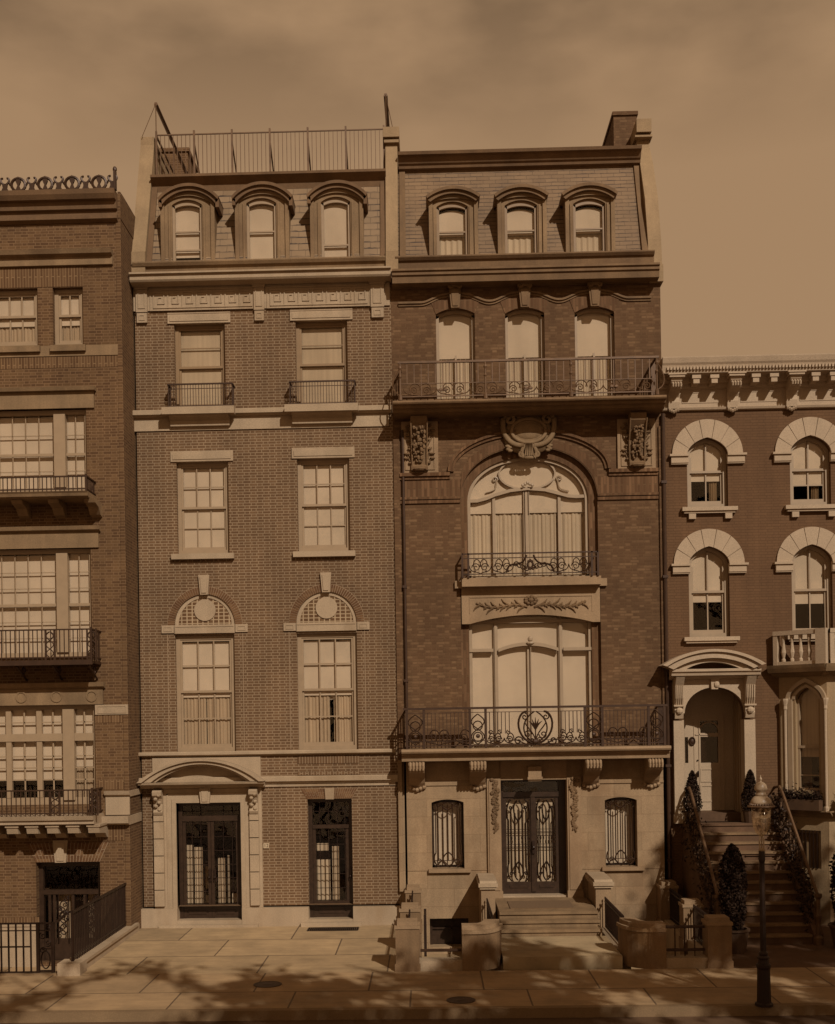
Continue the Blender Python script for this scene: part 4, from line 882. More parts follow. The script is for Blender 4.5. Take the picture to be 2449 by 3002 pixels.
# chimney stacks and roof railing
k = MB(); a, b2, c, d = R(498, 445, 551, 515, 5.0); k.box(a - .5, b2, 5.0, 6.2, zm1, d); k.box(a - .55, b2 + .05, 4.95, 6.25, d, d + .1); k.build('chimney', 'brick_a', HB)
k = MB(); zt = Z(780, 386, 1.0); zb0 = Z(780, 507, 1.0); xa_, xb_ = X(459, 450, 1.0), X(1126, 430, 1.0); n = 54
k.box(xa_, xb_, .985, 1.015, zt - .025, zt)
for i in range(n + 1): xx = xa_ + (xb_ - xa_) * i / n; k.box(xx - .007, xx + .007, .993, 1.007, zb0, zt)
for i in range(7): xx = xa_ + (xb_ - xa_) * i / 6; k.box(xx - .022, xx + .022, .98, 1.02, zb0, zt + .08); k.tube([(xx, 1.0, zt - .2), (xx, 2.0, zb0)], .018, 4)
for xx in (xa_, xb_): k.box(xx - .02, xx + .02, 1.0, 9, zt - .04, zt); k.box(xx - .02, xx + .02, 1.0, 9, zt - .3, zt - .27)
k.build('roof_railing', 'bronze', HB)
for px, py, xx in ((455, 304, xa_ + .0), (1125, 278, xb_ + .06)):
    k = MB(); zz = Z(px, py, 1.0); k.tube([(xx, 1.0, zz), (xx, 9, zz)], .05, 5); k.tube([(xx, 1.0, zt), (xx, 1.0, zz)], .012, 4); k.tube([(xx - .35 if px < 800 else xx + .2, 1.0, Z(px, 400, 1)), (xx, 1.0, zz)], .008, 4)
    for q in (3, 5, 7, 9): k.tube([(xx, q, zt), (xx, q, zz)], .02, 4)
    k.build('line_frame', 'bronze', HB)
# grating in the pavement and coal-hole covers
g = thing('pavement_grating', (X(975, 2725, -.5), -.5, 0), 'iron grating let into the flagstones before the narrow side door', 'grating')
p0, p1 = P(905, 2733), P(1062, 2721); gx0, gx1 = X(905, 2725, -.4), X(1052, 2725, -.4); k = MB()
k.box(gx0, gx1, -.75, -.72, 0, .012); k.box(gx0, gx1, -.33, -.30, 0, .012)
for i in range(27): xx = gx0 + (gx1 - gx0) * i / 26; k.box(xx - .012, xx + .012, -.72, -.33, 0, .012)
k.build('bars', 'iron_dk', g); k = MB(); k.box(gx0, gx1, -.75, -.3, .0045, .006); k.build('pit_shade', 'dark', g)  # no hollow below: a black sheet paints the shade under the bars
for px, py, rr, lb in ((785, 2880, .26, 'round iron coal-hole cover in the sunlit flagstones before the brick house'), (1352, 2932, .25, 'round iron coal-hole cover in the shaded sidewalk before the stoop')):
    d_ = 4.8 * F / (py - 2108); y = -27 + d_; x = X(px, py, y); k = MB(); k.lathe(x, y, [(rr, 0), (rr, .008), (rr - .03, .012), (rr - .04, .008), (.0 + .1, .009), (.05, .014)], 28); tag(k.build('coal_hole_cover', 'iron'), lb, 'coal-hole cover', 'coal-hole covers in the sidewalk')
# ================================================================== HOUSE C (iron balconies, great arched window)
HC = thing('brick_townhouse', ((XBC + XCD) / 2, 6, 0), 'dark brick mansion with two long ornate iron balconies and one great arched window', 'house')
c2 = lambda x, y, Y=0.: P(1140 + x * .4839, 1160 + y * .4839, Y)
c3 = lambda x, y, Y=0.: P(1140 + x * .4839, 1700 + y * .4839, Y)
c4 = lambda x, y, Y=0.: P(1140 + x * .4839, 2180 + y * .4839, Y)
ZCt = Z(1550, 790); ZS = Z(1570, 2222)               # brick from the lower balcony up to the cornice
mid = 1570
def segop(r, rise):
    x0, x1, z0, z1 = r; return (x0, x1, z0, z1 - rise, arc_pts(x0, x1, z1 - rise, rise, 14, 'seg'), z1)
T3 = [R(1280, 904, 1394, 1168), R(1483, 902, 1598, 1164), R(1687, 899, 1803, 1160)]
ux0, ux1 = X(1352, 1580), X(1754, 1580); uz0 = Z(1553, 1694); uzs = Z(1553, 1466); uzt = Z(1553, 1310)
uarc = arc_pts(ux0, ux1, uzs, uzt - uzs, 30, 'ell', 2.15)
lx0, lx1 = X(1354, 1960), X(1764, 1960); lz0 = Z(1560, 2200); lz1 = Z(1560, 1723)
wall = MB(); facade(wall, XBC, XCD, ZS, ZCt, 0, [segop(r, .13) for r in T3] + [(ux0, ux1, uz0, uzs, uarc, uzt), (lx0, lx1, lz0, lz1, None, lz1)], .14)
wall.quad((XBC, 0, ZS), (XBC, 0, ZCt), (XBC, 13, ZCt), (XBC, 13, ZS)); wall.quad((XCD, 0, -.7), (XCD, 13, -.7), (XCD, 13, ZCt), (XCD, 0, ZCt)); wall.quad((XBC, 13, -.7), (XBC, 13, ZCt), (XCD, 13, ZCt), (XCD, 13, -.7))
wall.build('wall', 'brick_c', HC)
b = MB(); b.box(XBC + .01, XBC + .15, -.05, 0, ZS, Z(1170, 1262)); b.build('corner_strip', 'brick_c', HC); b = MB(); b.box(XCD - .10, XCD - .005, -.05, 0, ZS, Z(1940, 1250)); b.build('corner_strip', 'brick_c', HC)
# inner order of brick round the two great windows
ix0, ix1 = X(1373, 1580), X(1729, 1580); izs = Z(1553, 1466); izt = Z(1553, 1337)
iarc = arc_pts(ix0, ix1, izs, izt - izs, 30, 'ell', 2.15)
k = MB(); k.band(uarc, arc_pts(ix0, ix1, izs, izt - izs, 30, 'ell', 2.15), .11, .3); k.box(ux0, ix0, .11, .3, uz0, uzs); k.box(ix1, ux1, .11, .3, uz0, uzs)
jx0, jx1 = X(1378, 1960), X(1739, 1960); k.box(lx0, jx0, .11, .3, lz0, lz1); k.box(jx1, lx1, .11, .3, lz0, lz1); k.build('inner_brick_order', 'brick_c_soldier', HC)
# third-floor windows behind the upper balcony
for r in T3:
    sp = r[3] - .13; arc = arc_pts(r[0], r[1], sp, .13, 14, 'seg')
    f = MB(); y = .12; fw = .07; f.box(r[0], r[0] + fw, y, y + .1, r[2], sp); f.box(r[1] - fw, r[1], y, y + .1, r[2], sp); f.band(arc, [(x, z - fw) for x, z in arc], y, y + .1); xm = (r[0] + r[1]) / 2; f.box(xm - .022, xm + .022, y + .03, y + .08, r[2], r[2] + 1.05)
    w = f.build('window', 'cream', HC)
    g = MB(); g.box(r[0] + fw, r[1] - fw, y + .083, y + .086, r[2], sp - .01); g.build('pane', 'glass', w)
    bl = MB(); bl.pxz([(r[0], r[2] + 1.0), (r[1], r[2] + 1.0)] + [(x, z - .03) for x, z in reversed(arc)], y + .12, y + .125); bl.build('blind', 'blind', w); curtain(w, r[0], r[1], r[2], r[2] + 1.05, y + .25, 'full', 'lace')
    k = MB(); px = 1260 + xm * 125; 
    n = 15; aro = [(xm + (x - xm) * 1.25, z + .30) for x, z in arc]
    k.band(aro, arc, -.012, .0); k.build('brick_lintel', 'brick_c_soldier', w)
    k = MB(); zk0 = r[3] - .02; zk1 = zk0 + .46; keystone(k, xm - .14, xm + .14, zk0, zk1, -.12, .02, .7); k.box(xm - .17, xm + .17, -.2, 0, zk1, zk1 + .07); k.t2(spiral(xm - .11, zk1 + .02, .055, 1.2, 0, -1), -.2, .022); k.t2(spiral(xm + .11, zk1 + .02, .055, 1.2, PI, 1), -.2, .022); k.build('keystone', 'trim_c', w)
# wavy label moulding over the three windows
k = MB(); pts = []; xs_ = [XBC + .18 + i * (XCD - XBC - .4) / 120 for i in range(121)]
cs = [(r[0] + r[1]) / 2 for r in T3]; zb0 = Z(1550, 884)
for x in xs_:
    d_ = min(abs(x - c) for c in cs); t = max(0, min(1, 1 - (d_ - .25) / .55)); s = t * t * (3 - 2 * t); pts.append((x, zb0 + .17 * s + (.03 * (1 - (d_ / .25) ** 2) if d_ < .25 else 0)))
k.band([(x, z + .045) for x, z in pts], pts, -.065, .0); k.band([(x, z) for x, z in pts], [(x, z - .05) for x, z in pts], -.03, .0); k.build('label_moulding', 'trim_c', HC)
# arch moulding, imposts, cartouche, carved consoles
ax0, ax1 = c2(358, 450).x, c2(1345, 450).x; az = c2(850, 452).z; ar = c2(850, 205).z - az
oa = arc_pts(ax0, ax1, az, ar, 32, 'ell', 2.0); k = MB()
k.band(oa, arc_pts(ax0 + .07, ax1 - .07, az, ar - .06, 32), -.09, 0); k.band(arc_pts(ax0 + .07, ax1 - .07, az, ar - .06, 32), arc_pts(ax0 + .14, ax1 - .14, az, ar - .13, 32), -.045, 0)
for xa_, xb_ in ((XBC + .15, ax0 + .05), (ax1 - .05, XCD - .12)):
    zz = c2(0, 0).z * 0 + az; k.box(xa_, xb_, -.09, 0, zz - .10, zz - .02); k.box(xa_, xb_, -.045, 0, zz - .17, zz - .10)
k.build('arch_moulding', 'brick_c_soldier', HC)
k = MB(); zi = c2(850, 610).z
for xa_, xb_ in ((XBC + .15, ux0 - .0), (ux1, XCD - .12)): k.box(xa_, xb_, -.06, 0, zi - .03, zi + .03); k.box(xa_, xb_, -.04, 0, zi - .12, zi - .05); k.box(xa_, xb_, -.01, 0, zi + .03, az - .17)
k.band(arc_pts(ax0 + .32, ax1 - .32, az - .1, ar - .1, 30), arc_pts(ux0 - .02, ux1 + .02, uzs, uzt - uzs + .02, 30, 'ell', 2.15), -.008, -.001); k.build('impost_band', 'brick_c_soldier', HC)
cc = c2(850, 208, -.15); k = MB(); W_ = .55
k.ball((cc.x, -.10, cc.z), (.34, .11, .22), 18, 8)
k.t2([(cc.x + .40 * math.cos(a), cc.z + .28 * math.sin(a)) for a in [PI * t / 14 for t in range(29)]], -.16, .045, 6)
for s in (-1, 1):
    k.t2([(cc.x + s * x, cc.z + z) for x, z in bez([(.12, -.34), (.45, -.36), (.66, -.1), (.58, .3)], 10)] , -.14, .065, 6)
    k.t2([(cc.x + s * .44 + (x) * s, cc.z + .26 + z) for x, z in spiral(0, 0, .14, 1.4, 0, 1, 18)], -.17, .045, 6)
    k.t2([(cc.x + s * x, cc.z + z) for x, z in bez([(.05, -.3), (.2, -.42), (.2, -.6), (.12, -.62)], 8)], -.14, .05, 6)
    k.t2([(cc.x + s * .17 + s * x, cc.z - .56 + z) for x, z in spiral(0, 0, .075, 1.2, PI / 2, -1, 12)], -.16, .03, 5)
    for q in range(4): k.ball((cc.x + s * (.5 - .02 * q), -.12, cc.z - .38 - .015 * q + .03 * (-1) ** q), (.07, .05, .04), 6, 4)
for q in range(-2, 3): k.ball((cc.x + q * .085, -.13, cc.z + .52 - abs(q) * .03), (.06, .06, .09), 6, 4); k.tube([(cc.x + q * .03, -.2, cc.z - .3), (cc.x + q * .045, -.16, cc.z - .58)], .018)
k.ball((cc.x, -.1, cc.z - .62), (.16, .08, .05), 8, 4); k.ball((cc.x, -.06, cc.z), (.55, .1, .42), 16, 6)
k.pxz([(cc.x + .58 * math.sin(a) * (1 - .18 * math.cos(a)), cc.z - .04 + .50 * math.cos(a)) for a in [2 * PI * t / 24 for t in range(24)]][::-1], -.10, 0); k.v = [(x, y * .62, z) for x, y, z in k.v]; k.build('cartouche', 'lime_dk', HC, smooth=True)
for (pl, pr_, kl, kr, yt, yb) in ((1178, 1285, 1205, 1254, 1240, 1392), (1810, 1921, 1849, 1895, 1232, 1380)):
    x0, x1, z0, z1 = R(pl, yt, pr_, yb); x0 = max(x0, XBC + .06); k = MB(); k.box(x0, x1, -.06, 0, z0, z1 + .02); panelbox(k, x0 + .08, x1 - .08, z0 + .1, z1 - .1, -.06, .02, .02); q = k.build('bracket_panel', 'lime_c', HC)
    a, b2 = X(kl, 1300, -.3), X(kr, 1300, -.3); k = MB(); zz0 = z0 + .06; h = z1 - zz0 + .26
    k.pyz([(-.05, zz0), (-.16, zz0 + .02), (-.17, zz0 + .1), (-.11, zz0 + .16), (-.12, zz0 + h * .45), (-.22, zz0 + h * .62), (-.38, zz0 + h * .75), (-.42, zz0 + h * .86), (-.34, zz0 + h * .9), (-.60, zz0 + h * .92), (-.62, zz0 + h), (-.05, zz0 + h)], a, b2)
    cx = (a + b2) / 2
    for s in (-1, 1):
        k.tube([(cx + s * .17, -.13, zz0 + .1), (cx + s * .18, -.16, zz0 + h * .45), (cx + s * .19, -.40, zz0 + h * .78)], .022)
        for q2 in range(9):
            t = q2 / 8; k.ball((cx + s * (.22 + .09 * math.sin(t * 9)), -.09, zz0 + .2 + t * (h - .55)), (.05 + .05 * math.sin(t * PI), .04, .028), 6, 4)
            for _ in range(3): k.ball((cx + s * random.uniform(.01, .13), -.15 - t * .16, zz0 + random.uniform(.2, .3) + t * (h - .72)), (random.uniform(.02, .05), .04, random.uniform(.02, .06)), 6, 4)
            k.tube([(cx + s * .2, -.07, zz0 + .2 + t * (h - .6)), (cx + s * random.uniform(.24, .33), -.09, zz0 + random.uniform(.2, .4) + t * (h - .6))], .016)
    k.ball((cx, -.16, zz0 + .04), (.17, .09, .05), 8, 4); k.build('console', 'trim_c', q)
# great upper window with oval tracery
f = MB(); y = .16; fr = inset(iarc, (ix0 + ix1) / 2, izs, ix1 - ix0, .07); f.band(iarc, fr, y, y + .12); f.box(ix0, ix0 + .07, y, y + .12, uz0, izs); f.box(ix1 - .07, ix1, y, y + .12, uz0, izs); f.box(ix0, ix1, y, y + .1, uz0, uz0 + .08)
X2 = lambda q: c2(q, 800, y).x; Z2 = lambda q: c2(845, q, y).z
tr = [(485, 632), (540, 632), (600, 617), (650, 597), (740, 573), (845, 562), (950, 572), (1040, 597), (1090, 612), (1140, 617), (1205, 615)]
trp = [(X2(a), Z2(b2)) for a, b2 in tr]; f.band([(a, b2 + .045) for a, b2 in trp], [(a, b2 - .03) for a, b2 in trp], y + .02, y + .10)
for q, zt_ in ((640, 600), (1038, 597)): f.box(X2(q) - .034, X2(q) + .034, y + .07, y + .11, uz0, Z2(zt_))
f.box(X2(838) - .03, X2(838) + .03, y + .07, y + .11, uz0, Z2(570)); f.box(X2(820), X2(824), y + .06, y + .11, uz0, Z2(575)); f.box(X2(852), X2(856), y + .06, y + .11, uz0, Z2(575))
oc = (X2(845), Z2(470)); ov = lambda rx, rz: [(oc[0] + rx * math.cos(a), oc[1] + rz * math.sin(a)) for a in [2 * PI * t / 36 for t in range(36)]]
f.band(ov(.68, .38), ov(.64, .34), y + .05, y + .115, True)
for s in (-1, 1):
    f.t2([(oc[0] + s * (.71 + x), oc[1] - .12 + z) for x, z in spiral(.05, 0, .075, 1.1, PI, -1, 10)], y + .09, .018, 5)
    f.t2([(oc[0] + s * x, oc[1] + z) for x, z in bez([(.70, -.12), (.78, -.30), (.66, -.36), (.98, -.42)], 8)], y + .09, .018, 5)
for q in range(-2, 3): f.ball((oc[0] + q * .055, y - .03, oc[1] - .29 + .03 * (2 - abs(q))), (.04, .03, .04), 6, 4)
w = f.build('great_arched_window', 'cream2', HC)
g = MB(); g.pxz([(ix0, uz0), (ix1, uz0)] + [(x, z) for x, z in reversed(iarc)], y + .121, y + .124); g.build('pane', 'glass', w)
g = MB(); g.pxz([(ix0, Z2(705)), (ix1, Z2(705))] + [(x, max(z, Z2(704))) for x, z in reversed(iarc)], y + .13, y + .135); g.build('blind', 'blind', w)
curtain(w, ix0, (ix0 + ix1) / 2, uz0, Z2(700), y + .27, 'full', 'lace'); curtain(w, (ix0 + ix1) / 2, ix1, uz0, Z2(700), y + .27, 'full', 'lace'); k = MB(); k.box(ix0, ix1, y + .19, y + .194, uz0, Z2(690)); k.build('lining', 'blind', w)
# lower great window and relief panel
f = MB(); X3 = lambda q: c3(q, 600, y).x; Z3 = lambda q: c3(860, q, y).z
pa0, pa1 = c3(492, 240).x, c3(1237, 240).x; pz = c3(860, 262).z; pr_ = c3(860, 212).z - pz
f.box(jx0, jx0 + .07, y, y + .12, lz0, pz + .1); f.box(jx1 - .07, jx1, y, y + .12, lz0, pz + .1)
for q in (652, 1046): f.box(X3(q) - .05, X3(q) + .05, y + .06, y + .115, lz0, c3(860, 200).z); f.box(X3(q) - .028, X3(q) + .028, y + .03, y + .06, lz0, c3(860, 200).z)
f.box(X3(852) - .035, X3(852) + .035, y + .06, y + .115, lz0, Z3(408)); f.box(X3(862), X3(866), y + .0, y + .05, lz0, Z3(408))
zt = Z3(422)
for a, b2 in ((jx0, X3(652) - .06), (X3(1046) + .06, jx1)): f.box(a, b2, y - .03, y + .07, zt - .04, zt + .035)
ca = arc_pts(X3(652) + .06, X3(1046) - .06, zt - .03, .14, 16, 'seg'); f.band([(x, z + .06) for x, z in ca], [(x, z - .02) for x, z in ca], y - .04, y + .07)
f.ball((X3(860), y - .05, zt + .24), (.06, .05, .07), 8, 5); f.ball((X3(860), y - .05, zt + .15), (.10, .05, .04), 8, 4); f.box(jx0, jx1, y, y + .08, pz + .02, pz + .1)
w = f.build('great_lower_window', 'cream2', HC)
g = MB(); g.box(jx0, jx1, y + .121, y + .124, lz0, pz + .3); g.build('pane', 'glass', w)
g = MB(); g.box(jx0, jx1, y + .13, y + .135, lz0, pz + .3); g.build('blind', 'blind', w)
k = MB(); a0, a1, b0, b1 = c3(442, 150).x, c3(1280, 150).x, c3(860, 262).z, c3(860, 45).z
ap = arc_pts(pa0, pa1, pz, pr_, 20, 'seg'); k.pxz([(a0, b0), (pa0, b0)] + ap + [(pa1, b0), (a1, b0), (a1, b1), (a0, b1)], -.03, .24)
px0, px1 = c3(490, 100).x, c3(1232, 100).x; k.box(px0, px1, -.045, -.03, c3(860, 104).z, c3(860, 96).z); k.box(px0 - .01, px0 + .01, -.04, -.03, c3(860, 200).z, c3(860, 100).z); k.box(px1 - .01, px1 + .01, -.04, -.03, c3(860, 200).z, c3(860, 100).z)
RP = k.build('relief_panel', 'lime_c', HC)
k = MB(); cz = c3(860, 150).z; cx = (px0 + px1) / 2
for s in (-1, 1):
    pts = [(cx + s * x, cz + z) for x, z in bez([(.08, -.06), (.5, .12), (.8, -.22), (1.28, .06)], 16)]; k.t2(pts, -.04, .028, 5)
    for i in range(1, 16):
        x, z = pts[i]; a = PI / 2 + (-1) ** i * 1.0 + s * -.5; ln = .12 + .05 * math.sin(i * 1.3)
        k.t2([(x, z), (x + s * ln * .7, z + (-1) ** i * ln * .5), (x + s * ln, z + (-1) ** i * ln * .95)], -.045, .024, 4, [1.2, 1, .3]); k.ball((x + s * .04, -.045, z + (-1) ** i * .03), (.045, .025, .025), 6, 3)
for a in range(9): k.ball((cx + .12 * math.cos(a * PI / 4.5), -.05, cz + .10 + .08 * math.sin(a * PI / 4.5)), (.055, .035, .04), 6, 4)
k.ball((cx, -.06, cz + .1), (.07, .05, .06), 8, 4); k.build('carved_foliage', 'trim_c', RP)
# window sill slab + small balcony of the great arched window
k = MB(); a0, a1 = X(1334, 1710, -.1), X(1781, 1710, -.1); k.box(a0, a1, -.08, .05, Z(1557, 1722), Z(1557, 1700)); k.box(ux0 - .0, ux1 + .02, -.26, -.081, Z(1557, 1717, -.2), Z(1557, 1692, -.2)); k.box(ux0, ux1, -.1, .2, Z(1557, 1700), Z(1557, 1694)); SB = k.build('balcony_sill', 'lime_c', HC)
# ---------------- iron scroll work
def scrollband(mb, x0, x1, y, z0, h, n, r=.011):
    u = (x1 - x0) / n
    for i in range(n):
        s = 1 if i % 2 else -1; cx = x0 + u * (i + .5)
        mb.t2([(cx + s * (x - .0), z0 + h * .42 + z) for x, z in spiral(-u * .12, 0, h * .30, 1.5, 0, 1, 16)], y, r)
        mb.t2([(cx + s * x, z0 + z) for x, z in bez([(u * .12, h * .45), (u * .2, h * 1.1), (-u * .5, h * 1.15), (-u * .55, h * .45)], 9)], y, r)
        mb.t2([(cx + s * x, z0 + z) for x, z in bez([(-u * .5, 0), (-u * .1, h * .2), (u * .4, 0), (u * .5, h * .55)], 7)], y, r)
        mb.ball((cx, y, z0 + h * .15), (.03, .012, .03), 5, 3)
pj = .28; f = MB(); x0, x1 = X(1356, 1660, -pj), X(1754, 1660, -pj); z0, z1 = Z(1557, 1688, -pj), Z(1557, 1619, -pj)
f.box(x0, x1, -pj - .02, -pj + .02, z1 - .03, z1); f.box(x0, x1, -pj - .012, -pj + .012, z1 - .13, z1 - .11); f.box(x0, x1, -pj - .012, -pj + .012, z0 + .05, z0 + .07)
for xx in (x0, x0 + .14, x1 - .14, x1): f.box(xx - .022, xx + .022, -pj - .02, -pj + .02, z0 - .02, z1)
for xx in (x0, x1): f.box(xx - .015, xx + .015, -pj, 0, z1 - .03, z1); f.box(xx - .01, xx + .01, -pj, 0, z0 + .05, z0 + .07)
h = z1 - z0 - .2; cx = (x0 + x1) / 2
scrollband(f, x0 + .16, cx - .38, -pj, z0 + .07, h, 4); scrollband(f, cx + .38, x1 - .16, -pj, z0 + .07, h, 4)
for s in (-1, 1):
    f.t2([(cx + s * x, z0 + z) for x, z in bez([(.55, .08), (.5, .45), (.2, .1), (.08, .48)], 10)], -pj, .022)
    for q in range(4): f.t2([(cx + s * (.07 + q * .085 + x), z0 + .18 + .03 * q + z) for x, z in spiral(0, 0, .07, 1.2, q, s)], -pj - .01, .014)
for a in range(8): f.ball((cx + .06 * math.cos(a * PI / 4), -pj - .02, z0 + .26 + .09 * math.sin(a * PI / 4)), (.035, .02, .045), 5, 3)
f.build('railing', 'iron', SB)
# upper long balcony
pj = .8; YB_ = -pj; x0, x1 = X(1152, 1170, YB_), X(1955, 1160, YB_); zz = lambda q: Z(1555, q, YB_)
k = MB(); cornice(k, x0, x1, [(pj - .32, zz(1196)), (pj - .22, zz(1194)), (pj - .18, zz(1187)), (pj - .10, zz(1185)), (pj - .08, zz(1178)), (pj, zz(1176)), (pj + .02, zz(1172)), (pj, zz(1166))]); BU = k.build('balcony', 'trim_c', HC)
f = MB(); rx0, rx1 = X(1173, 1100, -.72), X(1926, 1090, -.72); y = -.72; z0, z1 = Z(1555, 1166, y), Z(1555, 1052, y)
f.box(rx0 - .05, rx1 + .05, y - .03, y + .03, z1 - .045, z1); f.box(rx0, rx1, y - .012, y + .012, z0 + .07, z0 + .095); f.box(rx0, rx1, y - .01, y + .01, z0 + .37, z0 + .385)
npst = 4
for i in range(37):
    xx = rx0 + (rx1 - rx0) * i / 36
    if i % 12: f.box(xx - .009, xx + .009, y - .009, y + .009, z0 + (.09 if i % 3 == 0 else .37), z1 - .04)
for i in range(4): xx = rx0 + (rx1 - rx0) * i / 3; f.lathe(xx, y, [(.05, z0), (.05, z0 + .1), (.025, z0 + .14), (.022, z0 + .5), (.04, z0 + .54), (.022, z0 + .58), (.022, z1 - .2), (.04, z1 - .15), (.025, z1 - .1), (.03, z1)], 8)
scrollband(f, rx0 + .08, rx1 - .08, y, z0 + .09, .30, 15, .012)
for i in range(3): cx = rx0 + (rx1 - rx0) * (i + .5) / 3; [f.ball((cx + .05 * s, y - .02, z0 + .22), (.06, .02, .04), 6, 3) for s in (-1, 1)]
for xx in (rx0, rx1): rail_side(f, xx, y + .03, 0, z0, z1, .12)
for xx, s in ((rx0, -1), (rx1, 1)): f.tube([(xx + s * a, y, z0 + b2) for a, b2 in bez([(0, .75), (.12, .6), (.3, .25), (.02, .12)], 8)], .014); 
f.build('railing', 'bronze', BU)
# lower long balcony on four scroll brackets
pj = .88; YB_ = -pj; x0, x1 = X(1171, 2200, YB_), X(1975, 2190, YB_); zz = lambda q: Z(1572, q, YB_)
k = MB(); cornice(k, x0 + .05, x1 - .05, [(pj - .26, zz(2229)), (pj - .16, zz(2228)), (pj - .14, zz(2213)), (pj - .10, zz(2212)), (pj - .09, zz(2206)), (pj, zz(2204)), (pj + .02, zz(2199)), (pj, zz(2192))]); BLW = k.build('balcony', 'lime_c', HC)
f = MB(); rx0, rx1 = X(1190, 2120, -.8), X(1950, 2110, -.8); y = -.8; z0, z1 = Z(1572, 2192, y), Z(1572, 2070, y)
f.box(rx0 - .06, rx1 + .06, y - .035, y + .035, z1 - .05, z1); f.box(rx0, rx1, y - .012, y + .012, z1 - .13, z1 - .115); f.box(rx0, rx1, y - .012, y + .012, z0 + .06, z0 + .085); f.box(rx0, rx1, y - .012, y + .012, z0 + .17, z0 + .185)
px_ = [c3(q, 880, y).x for q in (110, 213, 492, 588, 1190, 1295, 1575, 1672)]
for xx in px_: f.box(xx - .028, xx + .028, y - .028, y + .028, z0, z1)
def lyre(cx, w, h):
    for s in (-1, 1):
        f.t2([(cx + s * x, z0 + z) for x, z in bez([(.03, .10), (w * .55, .10), (w * 1.25, h * .55), (w * .75, h * 1.02), (w * .42, h * .98)], 12)], y - .01, .024)
        f.t2([(cx + s * (w * .52 + x), z0 + h * .84 + z) for x, z in spiral(0, 0, .085, 1.3, 1.6, -s)], y - .01, .015)
        f.t2([(cx + s * x, z0 + z) for x, z in bez([(.02, .12), (w * .75, .25), (w * .75, h * .75), (w * .05, h * .98)], 10)], y - .02, .017)
        f.t2([(cx + s * x, z0 + z) for x, z in bez([(0, .15), (w * .1, h * .45), (w * .35, h * .5), (w * .52, h * .68)], 8)], y - .02, .014)
        f.t2([(cx + s * (w * .38 + x), z0 + h * .36 + z) for x, z in spiral(0, 0, .10, 1.3, PI, s)], y - .01, .014)
        f.t2([(cx + s * (w * .18 + x), z0 + .17 + z) for x, z in spiral(0, 0, .07, 1.3, 0, s)], y - .02, .013)
        f.t2([(cx + s * (w * .85 + x), z0 + .16 + z) for x, z in spiral(0, 0, .11, 1.3, PI, s)], y - .01, .016)
        f.t2([(cx + s * x, z0 + z) for x, z in bez([(w * .1, .08), (w * .6, .0), (w * .9, .3), (w * 1.25, .14)], 8)], y - .01, .016)
    for a in range(-2, 3): f.t2([(cx, z0 + h * .48), (cx + a * .035, z0 + h * .64), (cx + a * .075, z0 + h * (.82 - .05 * abs(a)))], y - .02, .018, 4, [.6, 1.2, .3])
    f.t2([(cx, z0 + .08), (cx, z0 + h * .6)], y - .02, .014); f.ball((cx, y - .03, z0 + .14), (.08, .03, .06), 6, 4)
lyre((px_[3] + px_[4]) / 2, .46, .84)
def oval_panel(a, b2):
    cx = (a + b2) / 2; w = (b2 - a) / 2 - .03
    for s in (-1, 1):
        f.t2([(cx + s * w * math.sin(t * PI / 6), z0 + .1 + (z1 - z0 - .26) * t / 12) for t in range(13)], y, .014)
    for q in (.28, .55): f.t2([(cx + w * .7 * math.cos(a_), z0 + q * (z1 - z0) + w * .7 * math.sin(a_)) for a_ in [PI * t / 6 for t in range(13)]], y, .014)
    f.ball((cx, y - .02, z0 + .3 * (z1 - z0)), (.05, .03, .05), 6, 4)
oval_panel(px_[0], px_[1]); oval_panel(px_[2], px_[3]); oval_panel(px_[4], px_[5]); oval_panel(px_[6], px_[7])
cxm = (px_[3] + px_[4]) / 2
for a, b2 in ((px_[3], cxm - .5), (cxm + .5, px_[4])):
    n = 7
    for i in range(1, n): xx = a + (b2 - a) * i / n; f.box(xx - .009, xx + .009, y - .009, y + .009, z0 + .33, z1 - .12)
    scrollband(f, a, b2, y, z0 + .09, .26, 3, .013); 
    for i in range(3): f.t2([(a + (b2 - a) * (i + .5) / 3 + x, z0 + .36 + z) for x, z in spiral(0, 0, .055, 1.2, i, 1)], y, .012)
for a, b2 in ((px_[1], px_[2]), (px_[5], px_[6])): 
    scrollband(f, a, b2, y, z0 + .09, .36, 3, .013)
    for i in range(1, 12): xx = a + (b2 - a) * i / 12; f.box(xx - .007, xx + .007, y - .007, y + .007, z0 + .1, z1 - .12)
for xx in (rx0, rx1): rail_side(f, xx, y + .03, 0, z0, z1, .11)
f.build('railing', 'iron', BLW)
for q0, q1 in ((120, 218), (492, 592), (1195, 1292), (1573, 1665)):
    a, b2 = c4(q0, 150, -.7).x, c4(q1, 150, -.7).x; zt = zz(2229) + .0; k = MB()
    k.pyz([(-.05, zt - .62), (-.14, zt - .60), (-.22, zt - .52), (-.30, zt - .40), (-.52, zt - .30), (-.66, zt - .26), (-.74, zt - .16), (-.72, zt - .05), (-.66, zt), (-.05, zt)], a, b2)
    for q in range(5): k.tube([(a + (b2 - a) * (q + .5) / 5, -.74, zt - .2), (a + (b2 - a) * (q + .5) / 5, -.75, zt - .1), (a + (b2 - a) * (q + .5) / 5, -.7, zt - .02)], .03)
    for q in range(-2, 3): k.ball(((a + b2) / 2 + q * .08, -.14, zt - .62 - .03 * (2 - abs(q))), (.06, .07, .05), 6, 4)
    k.build('bracket', 'lime_c', BLW)
